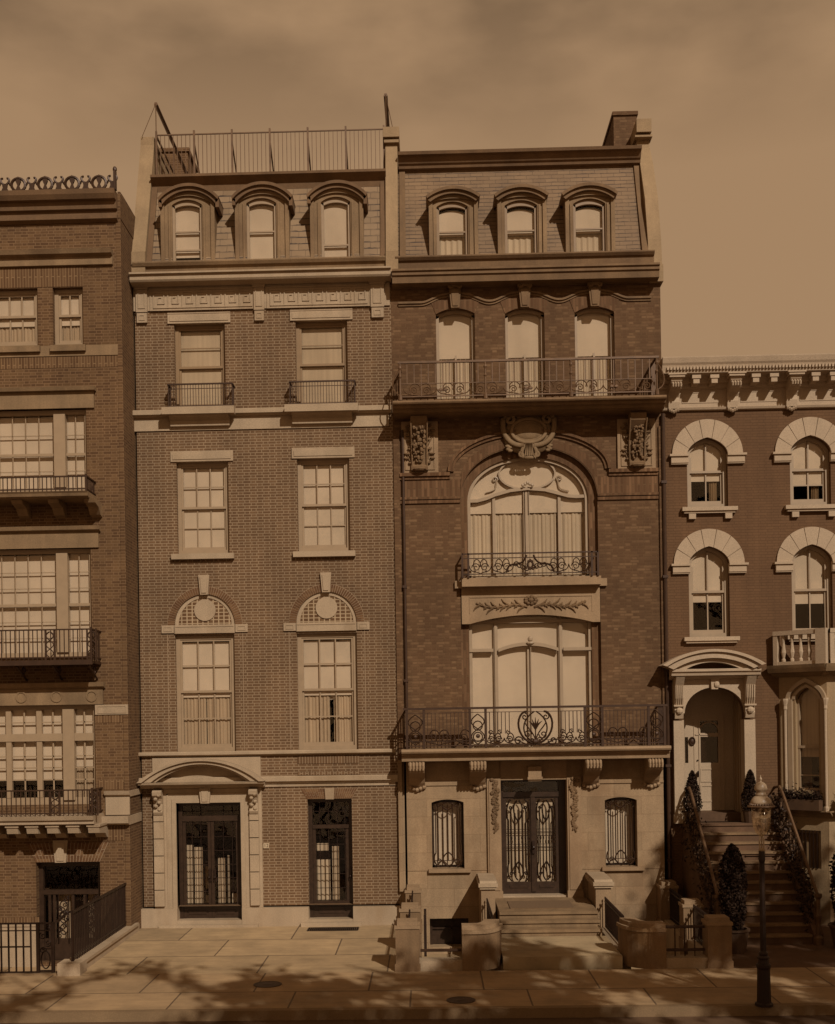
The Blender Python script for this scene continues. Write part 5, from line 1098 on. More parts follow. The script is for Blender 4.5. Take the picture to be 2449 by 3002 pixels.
# ---------------- stone ground floor
gw = [R(1267, 2344, 1361, 2547, -.1), R(1775, 2337, 1869, 2541, -.1)]; dr = R(1470, 2286, 1664, 2620, -.1); bd = R(1261, 2693, 1375, 2776, -.1)
k = MB(); YS = -.1; xl_, xr_ = X(1194, 2450, YS), X(1948, 2450, YS); zb_l = -.72
facade(k, xl_, xr_, zb_l, ZS - .001, YS, [segop(gw[0], .07), segop(gw[1], .07), (dr[0], dr[1], zb_l, dr[3], None, dr[3]), (bd[0], bd[1], bd[2], bd[3], None, bd[3])], .32)
k.quad((xl_, YS, zb_l), (xl_, .3, zb_l), (xl_, .3, ZS), (xl_, YS, ZS)); k.quad((xr_, YS, zb_l), (xr_, .3, zb_l), (xr_, .3, ZS), (xr_, YS, ZS))
k.box(XBC + .0, X(1182, 2450), YS - .01, .2, Z(1180, 2612), ZS - .002); k.box(xl_ - .05, XBC - .0, .0, .2, -.7, ZS - .003)
k.box(xl_, X(1430, 2300, YS), YS - .03, YS, Z(1300, 2303, YS), Z(1300, 2296, YS)); k.box(X(1704, 2300, YS), xr_, YS - .03, YS, Z(1800, 2296, YS), Z(1800, 2289, YS))
k.box(xl_, dr[0] - .3, YS - .012, YS, Z(1300, 2553, YS), Z(1300, 2550, YS)); k.box(dr[1] + .3, xr_, YS - .012, YS, Z(1800, 2548, YS), Z(1800, 2545, YS))
GF = k.build('ground_floor_wall', 'ashlar', HC)
def swirl_grille(mb, x0, x1, z0, z1, y, n, ends, r=.013):
    u = (x1 - x0) / n; cx = (x0 + x1) / 2; lo, hi = ends
    for i in range(n + 1):
        xx = x0 + u * i
        if 0 < i < n: mb.t2([(xx, z0 + lo * .45), (xx, z1 - hi * .5)], y, r)
    for s, e in ((-1, x0), (1, x1)):
        xa_ = e - s * u * .5
        mb.t2([(xa_, z0 + lo), (xa_, z1 - hi)], y, r)
        if lo: mb.t2([(xa_, z0 + lo)] + [(e - s * x, z0 + z) for x, z in bez([(u * .3, lo * .9), (-.0, lo * .7), (0, lo * .2), (u * 1.2, .02)], 8)], y, r * 1.2); mb.t2([(e - s * (u * 1.1 + x), z0 + lo * .42 + z) for x, z in spiral(0, 0, u * .55, 1.3, 0, 1)], y, r)
        if hi: mb.t2([(xa_, z1 - hi)] + [(e - s * x, z1 - z) for x, z in bez([(u * .1, hi * .9), (-.0, hi * .6), (0, hi * .2), (u * 1.2, .02)], 8)], y, r * 1.2); mb.t2([(e - s * (u * 1.1 + x), z1 - hi * .4 + z) for x, z in spiral(0, 0, u * .5, 1.3, 0, -1)], y, r)
        if lo > .3:
            mb.t2([(cx + s * (x), z0 + z) for x, z in bez([(.02, .04), ((x1 - x0) * .28, lo * .3), ((x1 - x0) * .2, lo * .8), (.0, lo * 1.05)], 9)], y, r * 1.2)
            mb.t2([(cx + s * (x), z1 - z) for x, z in bez([(.02, .04), ((x1 - x0) * .28, hi * .3), ((x1 - x0) * .2, hi * .8), (.0, hi * 1.05)], 9)], y, r * 1.2)
for j, r in enumerate(gw):
    x0, x1, z0, z1 = r; sp = z1 - .07; arc = arc_pts(x0, x1, sp, .07, 10, 'seg')
    f = MB(); y = YS + .28; f.box(x0, x0 + .05, y, y + .06, z0, sp); f.box(x1 - .05, x1, y, y + .06, z0, sp); f.box(x0, x1, y, y + .06, sp - .02, sp + .07); f.box(x0, x1, y, y + .06, z0, z0 + .05); w = f.build('window', 'wood', GF)
    g = MB(); g.box(x0 + .05, x1 - .05, y + .061, y + .064, z0 + .05, sp); g.build('pane', 'glass', w)
    g = MB(); g.box(x0, x1, y + .1, y + .104, z0, sp + .05); g.build('blind', 'blind', w)
    g = MB(); swirl_grille(g, x0 + .03, x1 - .03, z0 + .02, z1 - .04, YS + .10, 6, (.34, .2)); g.box(x0, x1, YS + .09, YS + .11, z0 + .17, z0 + .185); g.build('grille', 'iron', w)
    g = MB(); g.box(x0 - .09, x1 + .15, YS - .09, YS + .02, z0 - .085, z0); g.build('sill', 'lime_c', w)
# door surround, leaves
x0, x1, z0, z1 = dr; k = MB(); pl, pr2 = c4(597, 400, YS).x, c4(1165, 400, YS).x
for a, b2 in ((pl, x0), (x1, pr2)):
    k.box(a, b2, YS - .07, YS + .01, .55, ZS - .45); k.box(a + .04, b2 - .04, YS - .09, YS - .069, .8, ZS - .5); k.box(a - .02, b2 + .02, YS - .1, YS, .55, .78)
k.box(x0, x1, YS - .05, YS + .01, z1, ZS - .05); DS = k.build('door_surround', 'lime_c', GF)
for s, (qa, qb) in ((-1, (622, 665)), (1, (1097, 1143))):
    k = MB(); a, b2 = c4(qa, 360, YS).x, c4(qb, 360, YS).x; zt, zl = c4(880, 215, YS).z, c4(880, 520, YS).z; n = 26
    for i in range(n):
        t = i / n; w_ = (b2 - a) / 2 * (1 - t * .55); xm = (a + b2) / 2; k.ball((xm + random.uniform(-w_, w_), YS - .1, zt + (zl - zt) * t), (.055, .035, .045), 6, 4); k.tube([(xm, YS - .1, zt + (zl - zt) * t), (xm + random.uniform(-w_, w_) * 1.2, YS - .12, zt + (zl - zt) * t - .1)], .02)
    k.build('carved_garland', 'trim_c', DS)
k = MB(); a, b2 = c4(845, 215, -.3).x, c4(925, 215, -.3).x; k.box(a, b2, -.38, YS, z1 - .02, z1 + .32); k.box(a - .02, b2 + .02, -.42, YS - .01, z1 + .02, z1 + .08); k.build('keystone', 'lime_c', DS)
f = MB(); y = YS + .28; fw = .07; zl_ = c4(880, 910, y).z; zb_g, zt_g = c4(880, 838, y).z, c4(880, 335, y).z; ztr = c4(880, 312, y).z; ztr2 = c4(880, 300, y).z; xm = c4(877, 600, y).x
f.box(x0, x0 + fw, y, y + .1, zl_, z1); f.box(x1 - .16, x1, y, y + .1, zl_, z1); f.box(x0 + fw, x1 - .16, y - .02, y + .1, ztr - .04, ztr2 + .03); f.box(x0 + fw, x1 - .16, y, y + .1, z1 - .06, z1)
for a, b2 in ((x0 + fw, xm - .004), (xm + .004, x1 - .16)):
    f.box(a, a + .075, y + .02, y + .08, zl_, ztr - .05); f.box(b2 - .075, b2, y + .02, y + .08, zl_, ztr - .05); f.box(a + .075, b2 - .075, y + .02, y + .08, zl_, zb_g); f.box(a + .075, b2 - .075, y + .02, y + .08, zt_g, ztr - .05); f.box(a + .13, b2 - .13, y + .005, y + .03, zl_ + .14, zl_ + .20)
f.box(xm - .05, xm + .05, y - .01, y + .02, zl_ + .05, ztr - .05)
dd = f.build('double_door', 'wood', GF)
g = MB(); g.box(x0 + fw, x1 - .16, y + .081, y + .084, zl_ + .2, z1 - .06); g.build('pane', 'glass', dd)
g = MB(); g.box(x0 + fw, x1 - .16, y + .14, y + .144, zl_, ztr); g.build('curtain', 'lace', dd); g = MB(); g.box(x0, x1, y + .5, y + .52, zl_, z1 + .1); g.build('room_shade', 'dark', dd)
g = MB()
for a, b2 in ((x0 + fw + .08, xm - .08), (xm + .08, x1 - .16 - .08)):
    swirl_grille(g, a, b2, zb_g, zt_g, y + .015, 6, (.46, .50), .014)
    for zz_ in (.42, .45, .60, .63): g.box(a, b2, y + .01, y + .02, zb_g + (zt_g - zb_g) * zz_, zb_g + (zt_g - zb_g) * zz_ + .012)
    for i in range(7): g.ball((a + (b2 - a) * (i + .5) / 7, y + .01, zb_g + (zt_g - zb_g) * .53), (.02, .012, .05), 5, 3)
g.build('grille', 'iron_dk', dd)
g = MB(); g.box(xm - .03, xm + .03, y - .06, y - .01, zl_ + .95, zl_ + 1.25); g.ball((xm, y - .08, zl_ + 1.1), (.04, .04, .04), 6, 4); g.build('handle', 'iron_dk', dd)
x0, x1, z0, z1 = bd; g = MB(); g.box(x0, x1, .25, .3, z0, z1); g.box(x0, x0 + .06, .18, .25, z0, z1); g.box(x0 + .5, x0 + .54, .2, .25, z0, z1); g.box(x0, x1, .2, .25, z1 - .3, z1 - .26); g.build('basement_door', 'wood', GF)
# ---------------- main cornice and mansard of C
k = MB(); yp = -.42; x0, x1 = X(1150, 805, yp), X(1935, 785, yp); zz = lambda q: Z(1545, q, yp)
cornice(k, x0, x1, [(.06, Z(1545, 832)), (.10, Z(1545, 824)), (.14, zz(820)), (.36, zz(818)), (.38, zz(800)), (.42, zz(797)), (.42, zz(788)), (.46, zz(786)), (.46, zz(780)), (.1, zz(779))]); CC_ = k.build('cornice', 'trim_c', HC)
k = MB(); cornice(k, X(1160, 770), X(1918, 760), [(0., Z(1545, 781)), (.02, Z(1545, 760)), (.07, Z(1545, 758)), (.12, Z(1545, 751)), (.12, Z(1545, 747))]); k.build('parapet', 'trim_c', HC)
zm0, zm1 = Z(1545, 748), Z(1545, 480, 1.1); xl_, xr_ = X(1167, 740), X(1903, 700)
k = MB(); prof = [(.06, zm0 - .05), (.10, zm0 + .3), (.28, zm0 + (zm1 - zm0) * .45), (.62, zm0 + (zm1 - zm0) * .75), (1.1, zm1)]
prof = [(.06 + 1.0 * t, zm0 - .05 + (zm1 - zm0 + .05) * t) for t in (0, .25, .5, .75, 1)]
DC = (((1281, 590, 1373, 750), (1258, 1402), (1249, 1408), 543, 570), ((1481, 586, 1576, 745), (1459, 1603), (1449, 1609), 538, 566), ((1682, 581, 1776, 739), (1658, 1803), (1647, 1812), 533, 562))
mansard('mansard_roof', 'slate_c', HC, xl_, xr_, zm0 - .05, zm1, lambda z: .06 + (z - zm0 + .05) / (zm1 - zm0 + .05), [R(*d[0], .08) for d in DC])
k = MB(); k.box(XBC + .1, XCD - .2, 1.4, 12.9, zm1 - .2, zm1 + .1); k.build('flat_roof', 'roof', HC)
k = MB(); z0_ = Z(1545, 492, .9); z1_ = Z(1545, 443, .8)
k.pyz([(1.4, z0_ - .05), (1.02, z0_ - .05), (.98, z0_ + .03), (.88, z0_ + .05), (.86, z0_ + .12), (.82, z0_ + .14), (.74, z0_ + .27), (.66, z1_ - .07), (.64, z1_), (1.4, z1_)], X(1168, 450, .8), X(1903, 700)); k.build('gutter_cornice', 'metal_cor', HC)
for xx, s in ((X(1172, 640, .5), 1), (X(1903, 700) - .01, -1)): k = MB(); k.pyz([(prof[0][0] - .05, zm0), (prof[-1][0] - .05, zm1), (prof[-1][0] + .2, zm1), (prof[0][0] + .2, zm0)], xx, xx + s * .14); k.build('hip_trim', 'trim_c', HC)
pipe(HC, X(1951, 1800), .09, Z(1951, 2600), Z(1951, 1215)); pipe(HC, X(1187, 1700), .07, Z(1187, 2075), Z(1187, 1262), -.05)  # first pipe is added in place of the dark gap between the houses
k = MB(); pts_ = [(-.12, Z(1920, 830)), (-.12, Z(1930, 780)), (.0, Z(1930, 775)), (.08, Z(1930, 696)), (.36, Z(1922, 580, .36)), (.85, Z(1915, 483, .85)), (1.25, Z(1905, 432, 1.25)), (1.3, Z(1890, 404, 1.3)), (1.3, Z(1890, 358, 1.3))]
k.pyz(pts_ + [(13, pts_[-1][1]), (13, pts_[0][1])], X(1902, 700), X(1941, 700)); a, b2 = X(1863, 380, 1.2), X(1909, 380, 1.2)
k.box(a - .02, b2 + .02, 1.12, 13.1, Z(1885, 405, 1.2), Z(1885, 398, 1.2)); k.box(a + .01, b2 - .01, 1.06, 13.15, Z(1885, 394, 1.2), Z(1885, 356, 1.2)); k.build('party_wall', 'gable', HC)
k = MB(); a, b2, c, d = R(1800, 338, 1868, 440, 1.9); k.box(a, b2, 1.9, 4.6, zm1, d); k.box(a - .03, b2 + .03, 1.86, 4.64, d, d + .09); k.build('chimney', 'brick_c', HC)
bs = Z(1545, 756, .12)
for args in DC:
    dormer(HC, *args, 'lime_dk', 'trim_c', .46, .60, True, .08, bs, 0, frame='frame_dk')

# ================================================================== stoop, areaways and garden piers before house C
ST = thing('entrance_stoop', (2.5, -2.2, 0), 'broad low stone stoop of shallow steps and flagged landing before the scrollwork double doors', 'stoop')
zL, zP = .62, .20; yl0 = -2.09; k = MB(); sx0, sx1 = 1.44, 3.56
k.box(1.44, 3.56, yl0, YS + .02, -.6, zL - .06); k.box(1.44, 3.56, yl0 - .04, YS + .02, zL - .06, zL); 
for i in (1, 2): k.box(sx0, sx1, yl0 - .30 * i, yl0 - .30 * (i - 1) - .001, -.6, zL - .14 * i - .06); k.box(sx0, sx1, yl0 - .30 * i - .035, yl0 - .30 * (i - 1) - .001, zL - .14 * i - .06, zL - .14 * i)
k.build('steps', 'lime_dk', ST)
k = MB(); xd0, xd1 = dr[0], dr[1]; k.box(xd0, xd1, YS - .02, .6, .5, zl_ - .001); k.box(xd0 + .05, xd1 - .02, YS - .3, YS - .021, .55, zl_ - .08); k.build('door_sill', 'lime', ST)
k = MB(); k.box(1.34, 3.63, YL + .25, yl0 - .60 - .036, -.6, zP); k.build('platform', 'flag3', ST)
for s, xa_, xb_ in ((-1, 1.05, 1.42), (1, 3.58, 3.98)):
    k = MB(); k.box(xa_ + .03, xb_ - .03, -1.45, YS, -.6, 1.02); k.build('cheek_wall', 'lime_c', ST)
    k = MB(); k.box(xa_, xb_, -1.50, YS - .02, 1.021, 1.07); k.box(xa_ - .03, xb_ + .03, -1.53, YS - .02, 1.071, 1.15); k.pyz([(-1.50, 1.151), (-1.44, 1.2), (YS - .02, 1.2), (YS - .02, 1.151)], xa_, xb_); k.build('coping', 'lime', ST)
mt = MB(); mt.box(1.70, 3.10, -1.75, -.72, zL, zL + .018); tag(mt.build('door_mat', 'mat'), 'long woven mat lying on the stoop landing before the scrollwork double doors', 'door mat')
def wing(plan, xlo, label, flip=False):
    t = thing('garden_wall', (plan[0][0], plan[0][1], 0), label, 'wall')
    th = .38
    def off(pts, d):
        out = []
        for i, p in enumerate(pts):
            a = Vector(pts[max(i - 1, 0)]); b2 = Vector(pts[min(i + 1, len(pts) - 1)]); v = (b2 - a).normalized(); nrm = Vector((-v.y, v.x)); out.append((p[0] + nrm.x * d, p[1] + nrm.y * d))
        return out
    s = -1 if flip else 1
    k = MB(); A_, B_ = plan, off(plan, s * th); k.pxy(A_ + B_[::-1], 0, .70); fixn(k.build('wall_body', 'pier', t))
    k = MB(); A_, B_ = off(plan, -s * .03), off(plan, s * (th + .03)); k.pxy(A_ + B_[::-1], 0, .10) if False else None; k.pxy(A_ + B_[::-1], .701, .77); A_, B_ = off(plan, -s * .0 + s * .03), off(plan, s * (th - .03)); k.pxy(A_ + B_[::-1], .771, .85); fixn(k.build('coping', 'lime_c', t))
    return t
lp = [(.55, YL)] + [(.86, YL)] + [(.86 + .48 * math.sin(a), YL + .75 * (1 - math.cos(a))) for a in [PI / 2 * i / 7 for i in range(1, 8)]]
wing(lp, .55, 'curved stone wing wall left of the low stoop, curling in from the sidewalk')
rp_ = [(4.42, YL)] + [(4.10, YL)] + [(4.10 - .47 * math.sin(a), YL + .75 * (1 - math.cos(a))) for a in [PI / 2 * i / 7 for i in range(1, 8)]]
wing(rp_, 4.42, 'curved stone wing wall right of the low stoop, curling in from the sidewalk', True)
def pier(x0, x1, y0, y1, z1, label):
    t = thing('stone_pier', ((x0 + x1) / 2, (y0 + y1) / 2, 0), label, 'pier', 'square stone piers round the areaways')
    k = MB(); k.box(x0, x1, y0, y1, -.65, z1 - .14); k.box(x0 - .02, x1 + .02, y0 - .02, y1 + .02, -.1, .14); k.build('shaft', 'pier', t)
    k = MB(); k.box(x0 - .02, x1 + .02, y0 - .02, y1 + .02, z1 - .139, z1 - .08); k.pxy([(x0 + .03, y0 + .03), (x1 - .03, y0 + .03), (x1 - .03, y1 - .03), (x0 + .03, y1 - .03)], z1 - .079, z1); k.build('cap', 'lime_c', t)
    return t
pier(-.72, -.27, YL, YL + .45, .95, 'stone pier at the sidewalk on the edge between sunlit forecourt and areaway')
pier(-.68, -.27, -3.15, -2.75, .96, 'stone pier halfway back between the sunlit forecourt and the areaway')
pier(-.62, -.27, -.55, -.115, .96, 'pale stone pier against the house at the end of the forecourt')
pier(5.21, 5.66, YL, YL + .45, .95, 'stone pier at the sidewalk nearest the street lamp')
pier(5.21, 5.60, -2.95, -2.55, .95, 'stone pier halfway back beside the high brownstone stair')
pier(5.21, 5.60, -.6, -.115, 1.0, 'stone pier against the house beside the high brownstone stair')
def low_fence(x, y0, y1, z0, z1, label, slope=0.):
    t = thing('low_iron_fence', (x, (y0 + y1) / 2, z0), label, 'fence', 'short iron fences beside the stoop'); f = MB(); n = max(3, round((y1 - y0) / .11))
    f.tube([(x, y0, z1), (x, y1, z1 + slope)], .02, 6); f.tube([(x, y0, z0 + .08), (x, y1, z0 + .08 + slope)], .015, 5)
    for i in range(n + 1): yy = y0 + (y1 - y0) * i / n; zt_ = z1 + slope * i / n; f.tube([(x, yy, z0), (x, yy, zt_ + .05)], .011, 4); f.ball((x, yy, zt_ + .07), (.02, .02, .035), 5, 3)
    f.build('rail', 'iron_dk', t); k = MB(); k.box(x - .14, x + .14, y0, y1, -.6, z0); k.build('kerb', 'lime', t)
low_fence(-.48, YL + .47, -3.17, .15, .78, 'short iron fence from the sidewalk pier along the sunlit forecourt')
low_fence(-.46, -2.73, -.57, .15, .78, 'short iron fence running back to the house along the sunlit forecourt')
low_fence(1.2, -3.95, -1.55, .16, .74, 'short iron fence on the left side of the low stoop platform')
low_fence(3.80, -3.95, -1.55, .16, .74, 'short iron fence on the right side of the low stoop platform')
low_fence(5.42, YL + .47, -2.97, .15, .78, 'short iron fence between the two foremost piers beside the brownstone stair')
low_fence(5.42, -2.53, -.62, .15, .78, 'short iron fence running back to the house beside the brownstone stair')
for xa_, xb_, zs, lb in ((-.25, .53, (.36,), 'single pipe rail over the kerb of the left areaway'), (4.44, 5.19, (.76, .32), 'pair of pipe rails over the kerb of the right areaway')):
    t = thing('pipe_rail', ((xa_ + xb_) / 2, YL + .2, 0), lb, 'railing'); f = MB()
    for z_ in zs: f.tube([(xa_, YL + .2, z_), (xb_, YL + .2, z_)], .03, 6)
    if len(zs) > 1:
        for q in range(1, 4): f.tube([(xa_ + (xb_ - xa_) * q / 4, YL + .2, .2), (xa_ + (xb_ - xa_) * q / 4, YL + .2, .8)], .012, 4)
    f.build('rail', 'iron', t); k = MB(); k.box(xa_ - .02, xb_ + .02, YL + .04, YL + .36, -.6, .19); k.build('kerb', 'lime', t)
t = thing('iron_gate', (-.16, -4.2, .2), 'narrow iron gate standing open edge-on inside the left areaway', 'gate'); f = MB(); f.box(-.18, -.13, -4.6, -4.56, .19, 1.0); f.box(-.17, -.14, -4.56, -3.9, .95, .98); f.box(-.17, -.14, -4.56, -3.9, .3, .33); f.box(-.18, -.13, -3.9, -3.86, .19, 1.0)
for i in range(5): f.box(-.165, -.145, -4.5 + i * .13, -4.48 + i * .13, .3, .98)
f.build('leaf', 'iron_dk', t)
slab('areaway_floor', 'flag2', -.27, 1.05, YL + .3, .3, -.68); slab('areaway_floor', 'flag2', 3.98, 5.6, YL + .3, .3, -.68)
slab('front_yard', 'brown', 5.62, 24, YL + .01, .5, .002)

# ================================================================== HOUSE D (white arched window heads, high brownstone stair)
XD0 = X(1946, 1400); XD1 = XR
HD = thing('brick_townhouse', (XD0 + 5, 6, 0), 'lower dark painted brick house at the right with white arched window heads', 'house')
d1 = lambda x, y, Y=0.: P(1920 + x * .3047, 1000 + y * .3047, Y)
ZDt = Z(2180, 1080); DP = 300 / 125
cA, cB = (2077.5, 2080.5), (2379, 2382)
ups = []; los = []
bays = [0, 1, 2, 3]
xc_u = [P(2075, 1400).x + (P(2377, 1400).x - P(2075, 1400).x) * i for i in range(3)]
hw = .47
def dopen(xc, ysp, ycr, yb, w=hw): 
    zs = Z(2080, ysp); zt = Z(2080, ycr); return (xc - w, xc + w, Z(2080, yb), zs, arc_pts(xc - w, xc + w, zs, zt - zs, 18, 'ell', 2.0, .25), zt)
UP_ = [dopen(x + .0, 1332, 1283, 1488) for x in xc_u]; LO_ = [dopen(x, 1653, 1602, 1868) for x in xc_u]
pd = (X(2005, 2100), X(2182, 2100), 2.3, Z(2094, 2090), None, Z(2094, 2015)); pd = (pd[0], pd[1], pd[2], pd[3], arc_pts(pd[0], pd[1], pd[3], pd[5] - pd[3], 20, 'ell'), pd[5])
bsm = Z(2200, 2385)
wall = MB(); facade(wall, XD0, XD1, -.1, ZDt, 0, UP_ + LO_ + [pd], .2)
wall.quad((XD0, 0, -.1), (XD0, 13, -.1), (XD0, 13, ZDt), (XD0, 0, ZDt)); wall.quad((XD1, 0, -.1), (XD1, 0, ZDt), (XD1, 13, ZDt), (XD1, 13, -.1)); wall.quad((XD0, 13, -.1), (XD0, 13, ZDt), (XD1, 13, ZDt), (XD1, 13, -.1))
wall.build('wall', 'brick_d', HD); k = MB(); k.box(XD0, XD1, .05, 13, ZDt, ZDt + .15); k.build('flat_roof', 'roof', HD)
for lvl, ops in enumerate((UP_, LO_)):
    for j, (x0, x1, z0, zs, arc, zt) in enumerate(ops):
        blind = (.62, .66, .62)[j] if lvl == 0 else (.62, .66, .5)[j]
        w = window(HD, (x0, x1, z0, zt), .12, 2, (1, 2 if (lvl, j) == (0, 1) else 1), (.52 if lvl == 0 else .50), arc, zs, .085, 'cream2', blind=blind if not (lvl == 0 and j == 1) else .72, lower='right' if lvl == 0 else None, mw=.03)
        xc = (x0 + x1) / 2; n = 7; wi = hw; wo = .82; k = MB(); zo = .92 if lvl == 0 else .93
        for i in range(n):
            a, b2 = PI * (i + .022) / n, PI * (i + .978) / n; m_ = 4
            pin = []; pout = []
            for q in range(m_ + 1):
                v = a + (b2 - a) * q / m_; c_ = math.cos(v); rz = (zt - zs) * (math.sqrt(max(0, 1 - c_ * c_)) * .75 + (1 - abs(c_)) * .25); pin.append((xc + wi * c_, zs + rz)); pout.append((xc + wo * c_, zs + (wo * .99) * math.sin(v)))
            k.pxz(pin + pout[::-1], -.05, .02)
        fixn(k.build('arch_head', 'white', w)); k = MB(); k.band([(xc + (wo - .02) * math.cos(v), zs + (wo - .02) * math.sin(v)) for v in [PI * (1 - q / 20) for q in range(21)]], [(xc + (wi + .02) * math.cos(v), zs + max(0, (zt - zs + .02) * (math.sin(v) * .75 + (1 - abs(math.cos(v))) * .25))) for v in [PI * (1 - q / 20) for q in range(21)]], -.03, .01); k.build('arch_bed', 'frame_dk', w)
        for s in (-1, 1):
            k = MB(); a, b2 = sorted((xc + s * (wi - .02), xc + s * (wo + .03))); k.box(a, b2, -.09, .02, zs - .20, zs - .05); k.box(a - (.04 if s < 0 else 0), b2 + (.04 if s > 0 else 0), -.13, .02, zs - .05, zs + .0); k.box(a, b2, -.07, .02, zs - .23, zs - .2); k.build('impost', 'white', w)
        k = MB(); k.box(xc - .62, xc + .66, -.14, .2, z0 - .09, z0); k.box(xc - .57, xc + .61, -.1, .0, z0 - .14, z0 - .091)
        if lvl == 0:
            for s in (-.46, .38): k.box(xc + s, xc + s + .16, -.09, 0, z0 - .27, z0 - .141)
        k.build('sill', 'white', w)
# cornice with big paired-scroll brackets
pjc = .55; zz = lambda q: Z(2185, q, -pjc); wz = lambda q: Z(2185, q)
k = MB(); x0 = X(1944, 1060, -pjc); cornice(k, x0, XD1, [(.04, wz(1202)), (.07, wz(1200)), (.09, wz(1194)), (.04, wz(1192)), (.04, wz(1142)), (.10, wz(1138)), (.12, wz(1128)), (.22, wz(1126)), (.24, wz(1112)), (.44, wz(1106)), (.46, zz(1086)), (.47, zz(1078)), (.5, zz(1064)), (.53, zz(1058)), (.56, zz(1044)), (.56, zz(1041))])
CD = k.build('cornice', 'white', HD)
k = MB(); 
nd = 150
for i in range(nd): xx = x0 + .1 + i * .075; k.box(xx, xx + .045, -.52, -.46, zz(1078), zz(1069)) if xx < XD1 - .1 else None
k.build('dentils', 'white', CD)
bx0 = X(1920 + 207 * .3047, 1110, -.4); sp = X(1920 + 780 * .3047, 1110, -.4) - bx0
for i in range(7):
    xc = bx0 + sp * i; k = MB(); w_ = .125; za_, zb2 = zz(1088), wz(1210)
    if xc > XD1: break
    h = za_ - zb2
    k.pyz([(-.04, zb2 + .12), (-.12, zb2 + .1), (-.14, zb2 + .25), (-.10, zb2 + h * .45), (-.16, zb2 + h * .55), (-.40, zb2 + h * .60), (-.46, zb2 + h * .68), (-.42, zb2 + h * .74), (-.47, zb2 + h * .8), (-.48, zb2 + h * .9), (-.53, zb2 + h), (-.04, zb2 + h)], xc - w_, xc + w_)
    k.box(xc - w_ - .05, xc + w_ + .05, -.54, -.1, za_ - .09, za_ - .0); k.box(xc - w_ - .08, xc + w_ + .08, -.56, -.1, za_ - .04, za_ + .0)
    for q in range(4): k.tube([(xc - .09 + q * .06, -.47, zb2 + h * .64), (xc - .09 + q * .06, -.49, zb2 + h * .71), (xc - .09 + q * .06, -.44, zb2 + h * .76)], .025)
    for q in range(-2, 3): k.ball((xc + q * .045, -.1, zb2 + .07 - .02 * (2 - abs(q))), (.035, .06, .05), 5, 4)
    k.build('bracket', 'white', CD)
    for q in (.335, .64):
        xm = xc + sp * q; k = MB(); k.box(xm - .07, xm + .07, -.44, -.12, zz(1116), zz(1100)); k.box(xm - .1, xm + .1, -.46, -.12, zz(1102), zz(1092)); k.build('modillion', 'white', CD)
    k = MB(); panelbox(k, xc + .2, xc + sp - .2, wz(1180), wz(1148), -.04, .012, .02); k.build('frieze_panel', 'white', CD)
# entrance porch
k = MB(); xm = (pd[0] + pd[1]) / 2; zl = 2.3
for pl, pr_ in ((1976, 2006), (2183, 2215)):
    a, b2 = X(pl, 2200, -.1), X(pr_, 2200, -.1); k.box(a, b2, -.14, .2, zl, Z(2094, 2110)); k.box(a - .02, b2 + .02, -.16, .2, zl, zl + .2)
a0, a1 = X(1976, 2200, -.1), X(2215, 2200, -.1); zt = Z(2094, 1985, -.2)
arc = pd[4]; k.pxz([(a0, pd[3])] + arc + [(a1, pd[3]), (a1, zt), (a0, zt)], -.12, .01)
PO = k.build('entrance_porch', 'white', HD)
k = MB(); k.pxz([(xm - .09, pd[5] - .05), (xm + .06, pd[5] - .05), (xm + .1, pd[5] + .2), (xm - .1, pd[5] + .2)], -.2, -.11); k.ball((xm + .03, -.2, pd[5] + .06), (.07, .05, .08)); k.build('keystone', 'white', PO)
for pl, pr_ in ((1976, 2006), (2183, 2215)):
    a, b2 = X(pl, 2050, -.2), X(pr_, 2050, -.2); z0_, z1_ = Z(2094, 2108, -.2), Z(2094, 1984, -.2); h = z1_ - z0_; k = MB()
    k.pyz([(-.12, z0_), (-.2, z0_ + .02), (-.24, z0_ + .14), (-.2, z0_ + .26), (-.22, z0_ + h * .35), (-.27, z0_ + h * .5), (-.30, z0_ + h * .8), (-.44, z0_ + h), (-.12, z0_ + h)], a + .02, b2 - .02)
    for q in range(4): xx = a + .05 + (b2 - a - .1) * q / 3; k.tube([(xx, -.24, z0_ + .36), (xx, -.29, z0_ + h * .5), (xx, -.31, z0_ + h * .8)], .014)
    k.ball(((a + b2) / 2, -.25, z0_ + .2), (.09, .06, .08)); k.box(a - .01, b2 + .01, -.27, -.12, z0_ + .3, z0_ + .34); k.build('console', 'white', PO)
yh = -.5; k = MB(); h0, h1 = X(1953, 1960, yh), X(2243, 1960, yh); zc = Z(2098, 1965, yh)
cornice(k, X(1970, 1970, -.4), X(2232, 1970, -.4), [(.12, zc - .2), (.2, zc - .18), (.24, zc - .13), (.38, zc - .11), (.4, zc - .04), (.44, zc - .02), (.44, zc + .04)])
rise = Z(2098, 1905, yh) - Z(2098, 1950, yh); zc2 = Z(2098, 1948, yh)
o1 = arc_pts(h0 - .08, h1 + .02, zc2, rise, 24, 'seg'); o2 = arc_pts(h0 + .02, h1 - .08, zc2 - .03, rise - .03, 24, 'seg'); o3 = arc_pts(h0 + .18, h1 - .24, zc2 - .1, rise - .10, 24, 'seg'); o4 = arc_pts(h0 + .42, h1 - .48, zc2 - .13, rise - .16, 24, 'seg')
k.band(o1, o2, -.56, -.0); k.band(o2, o3, -.50, -.0); k.band(o3, o4, -.40, -.0); k.build('hood', 'white', PO)
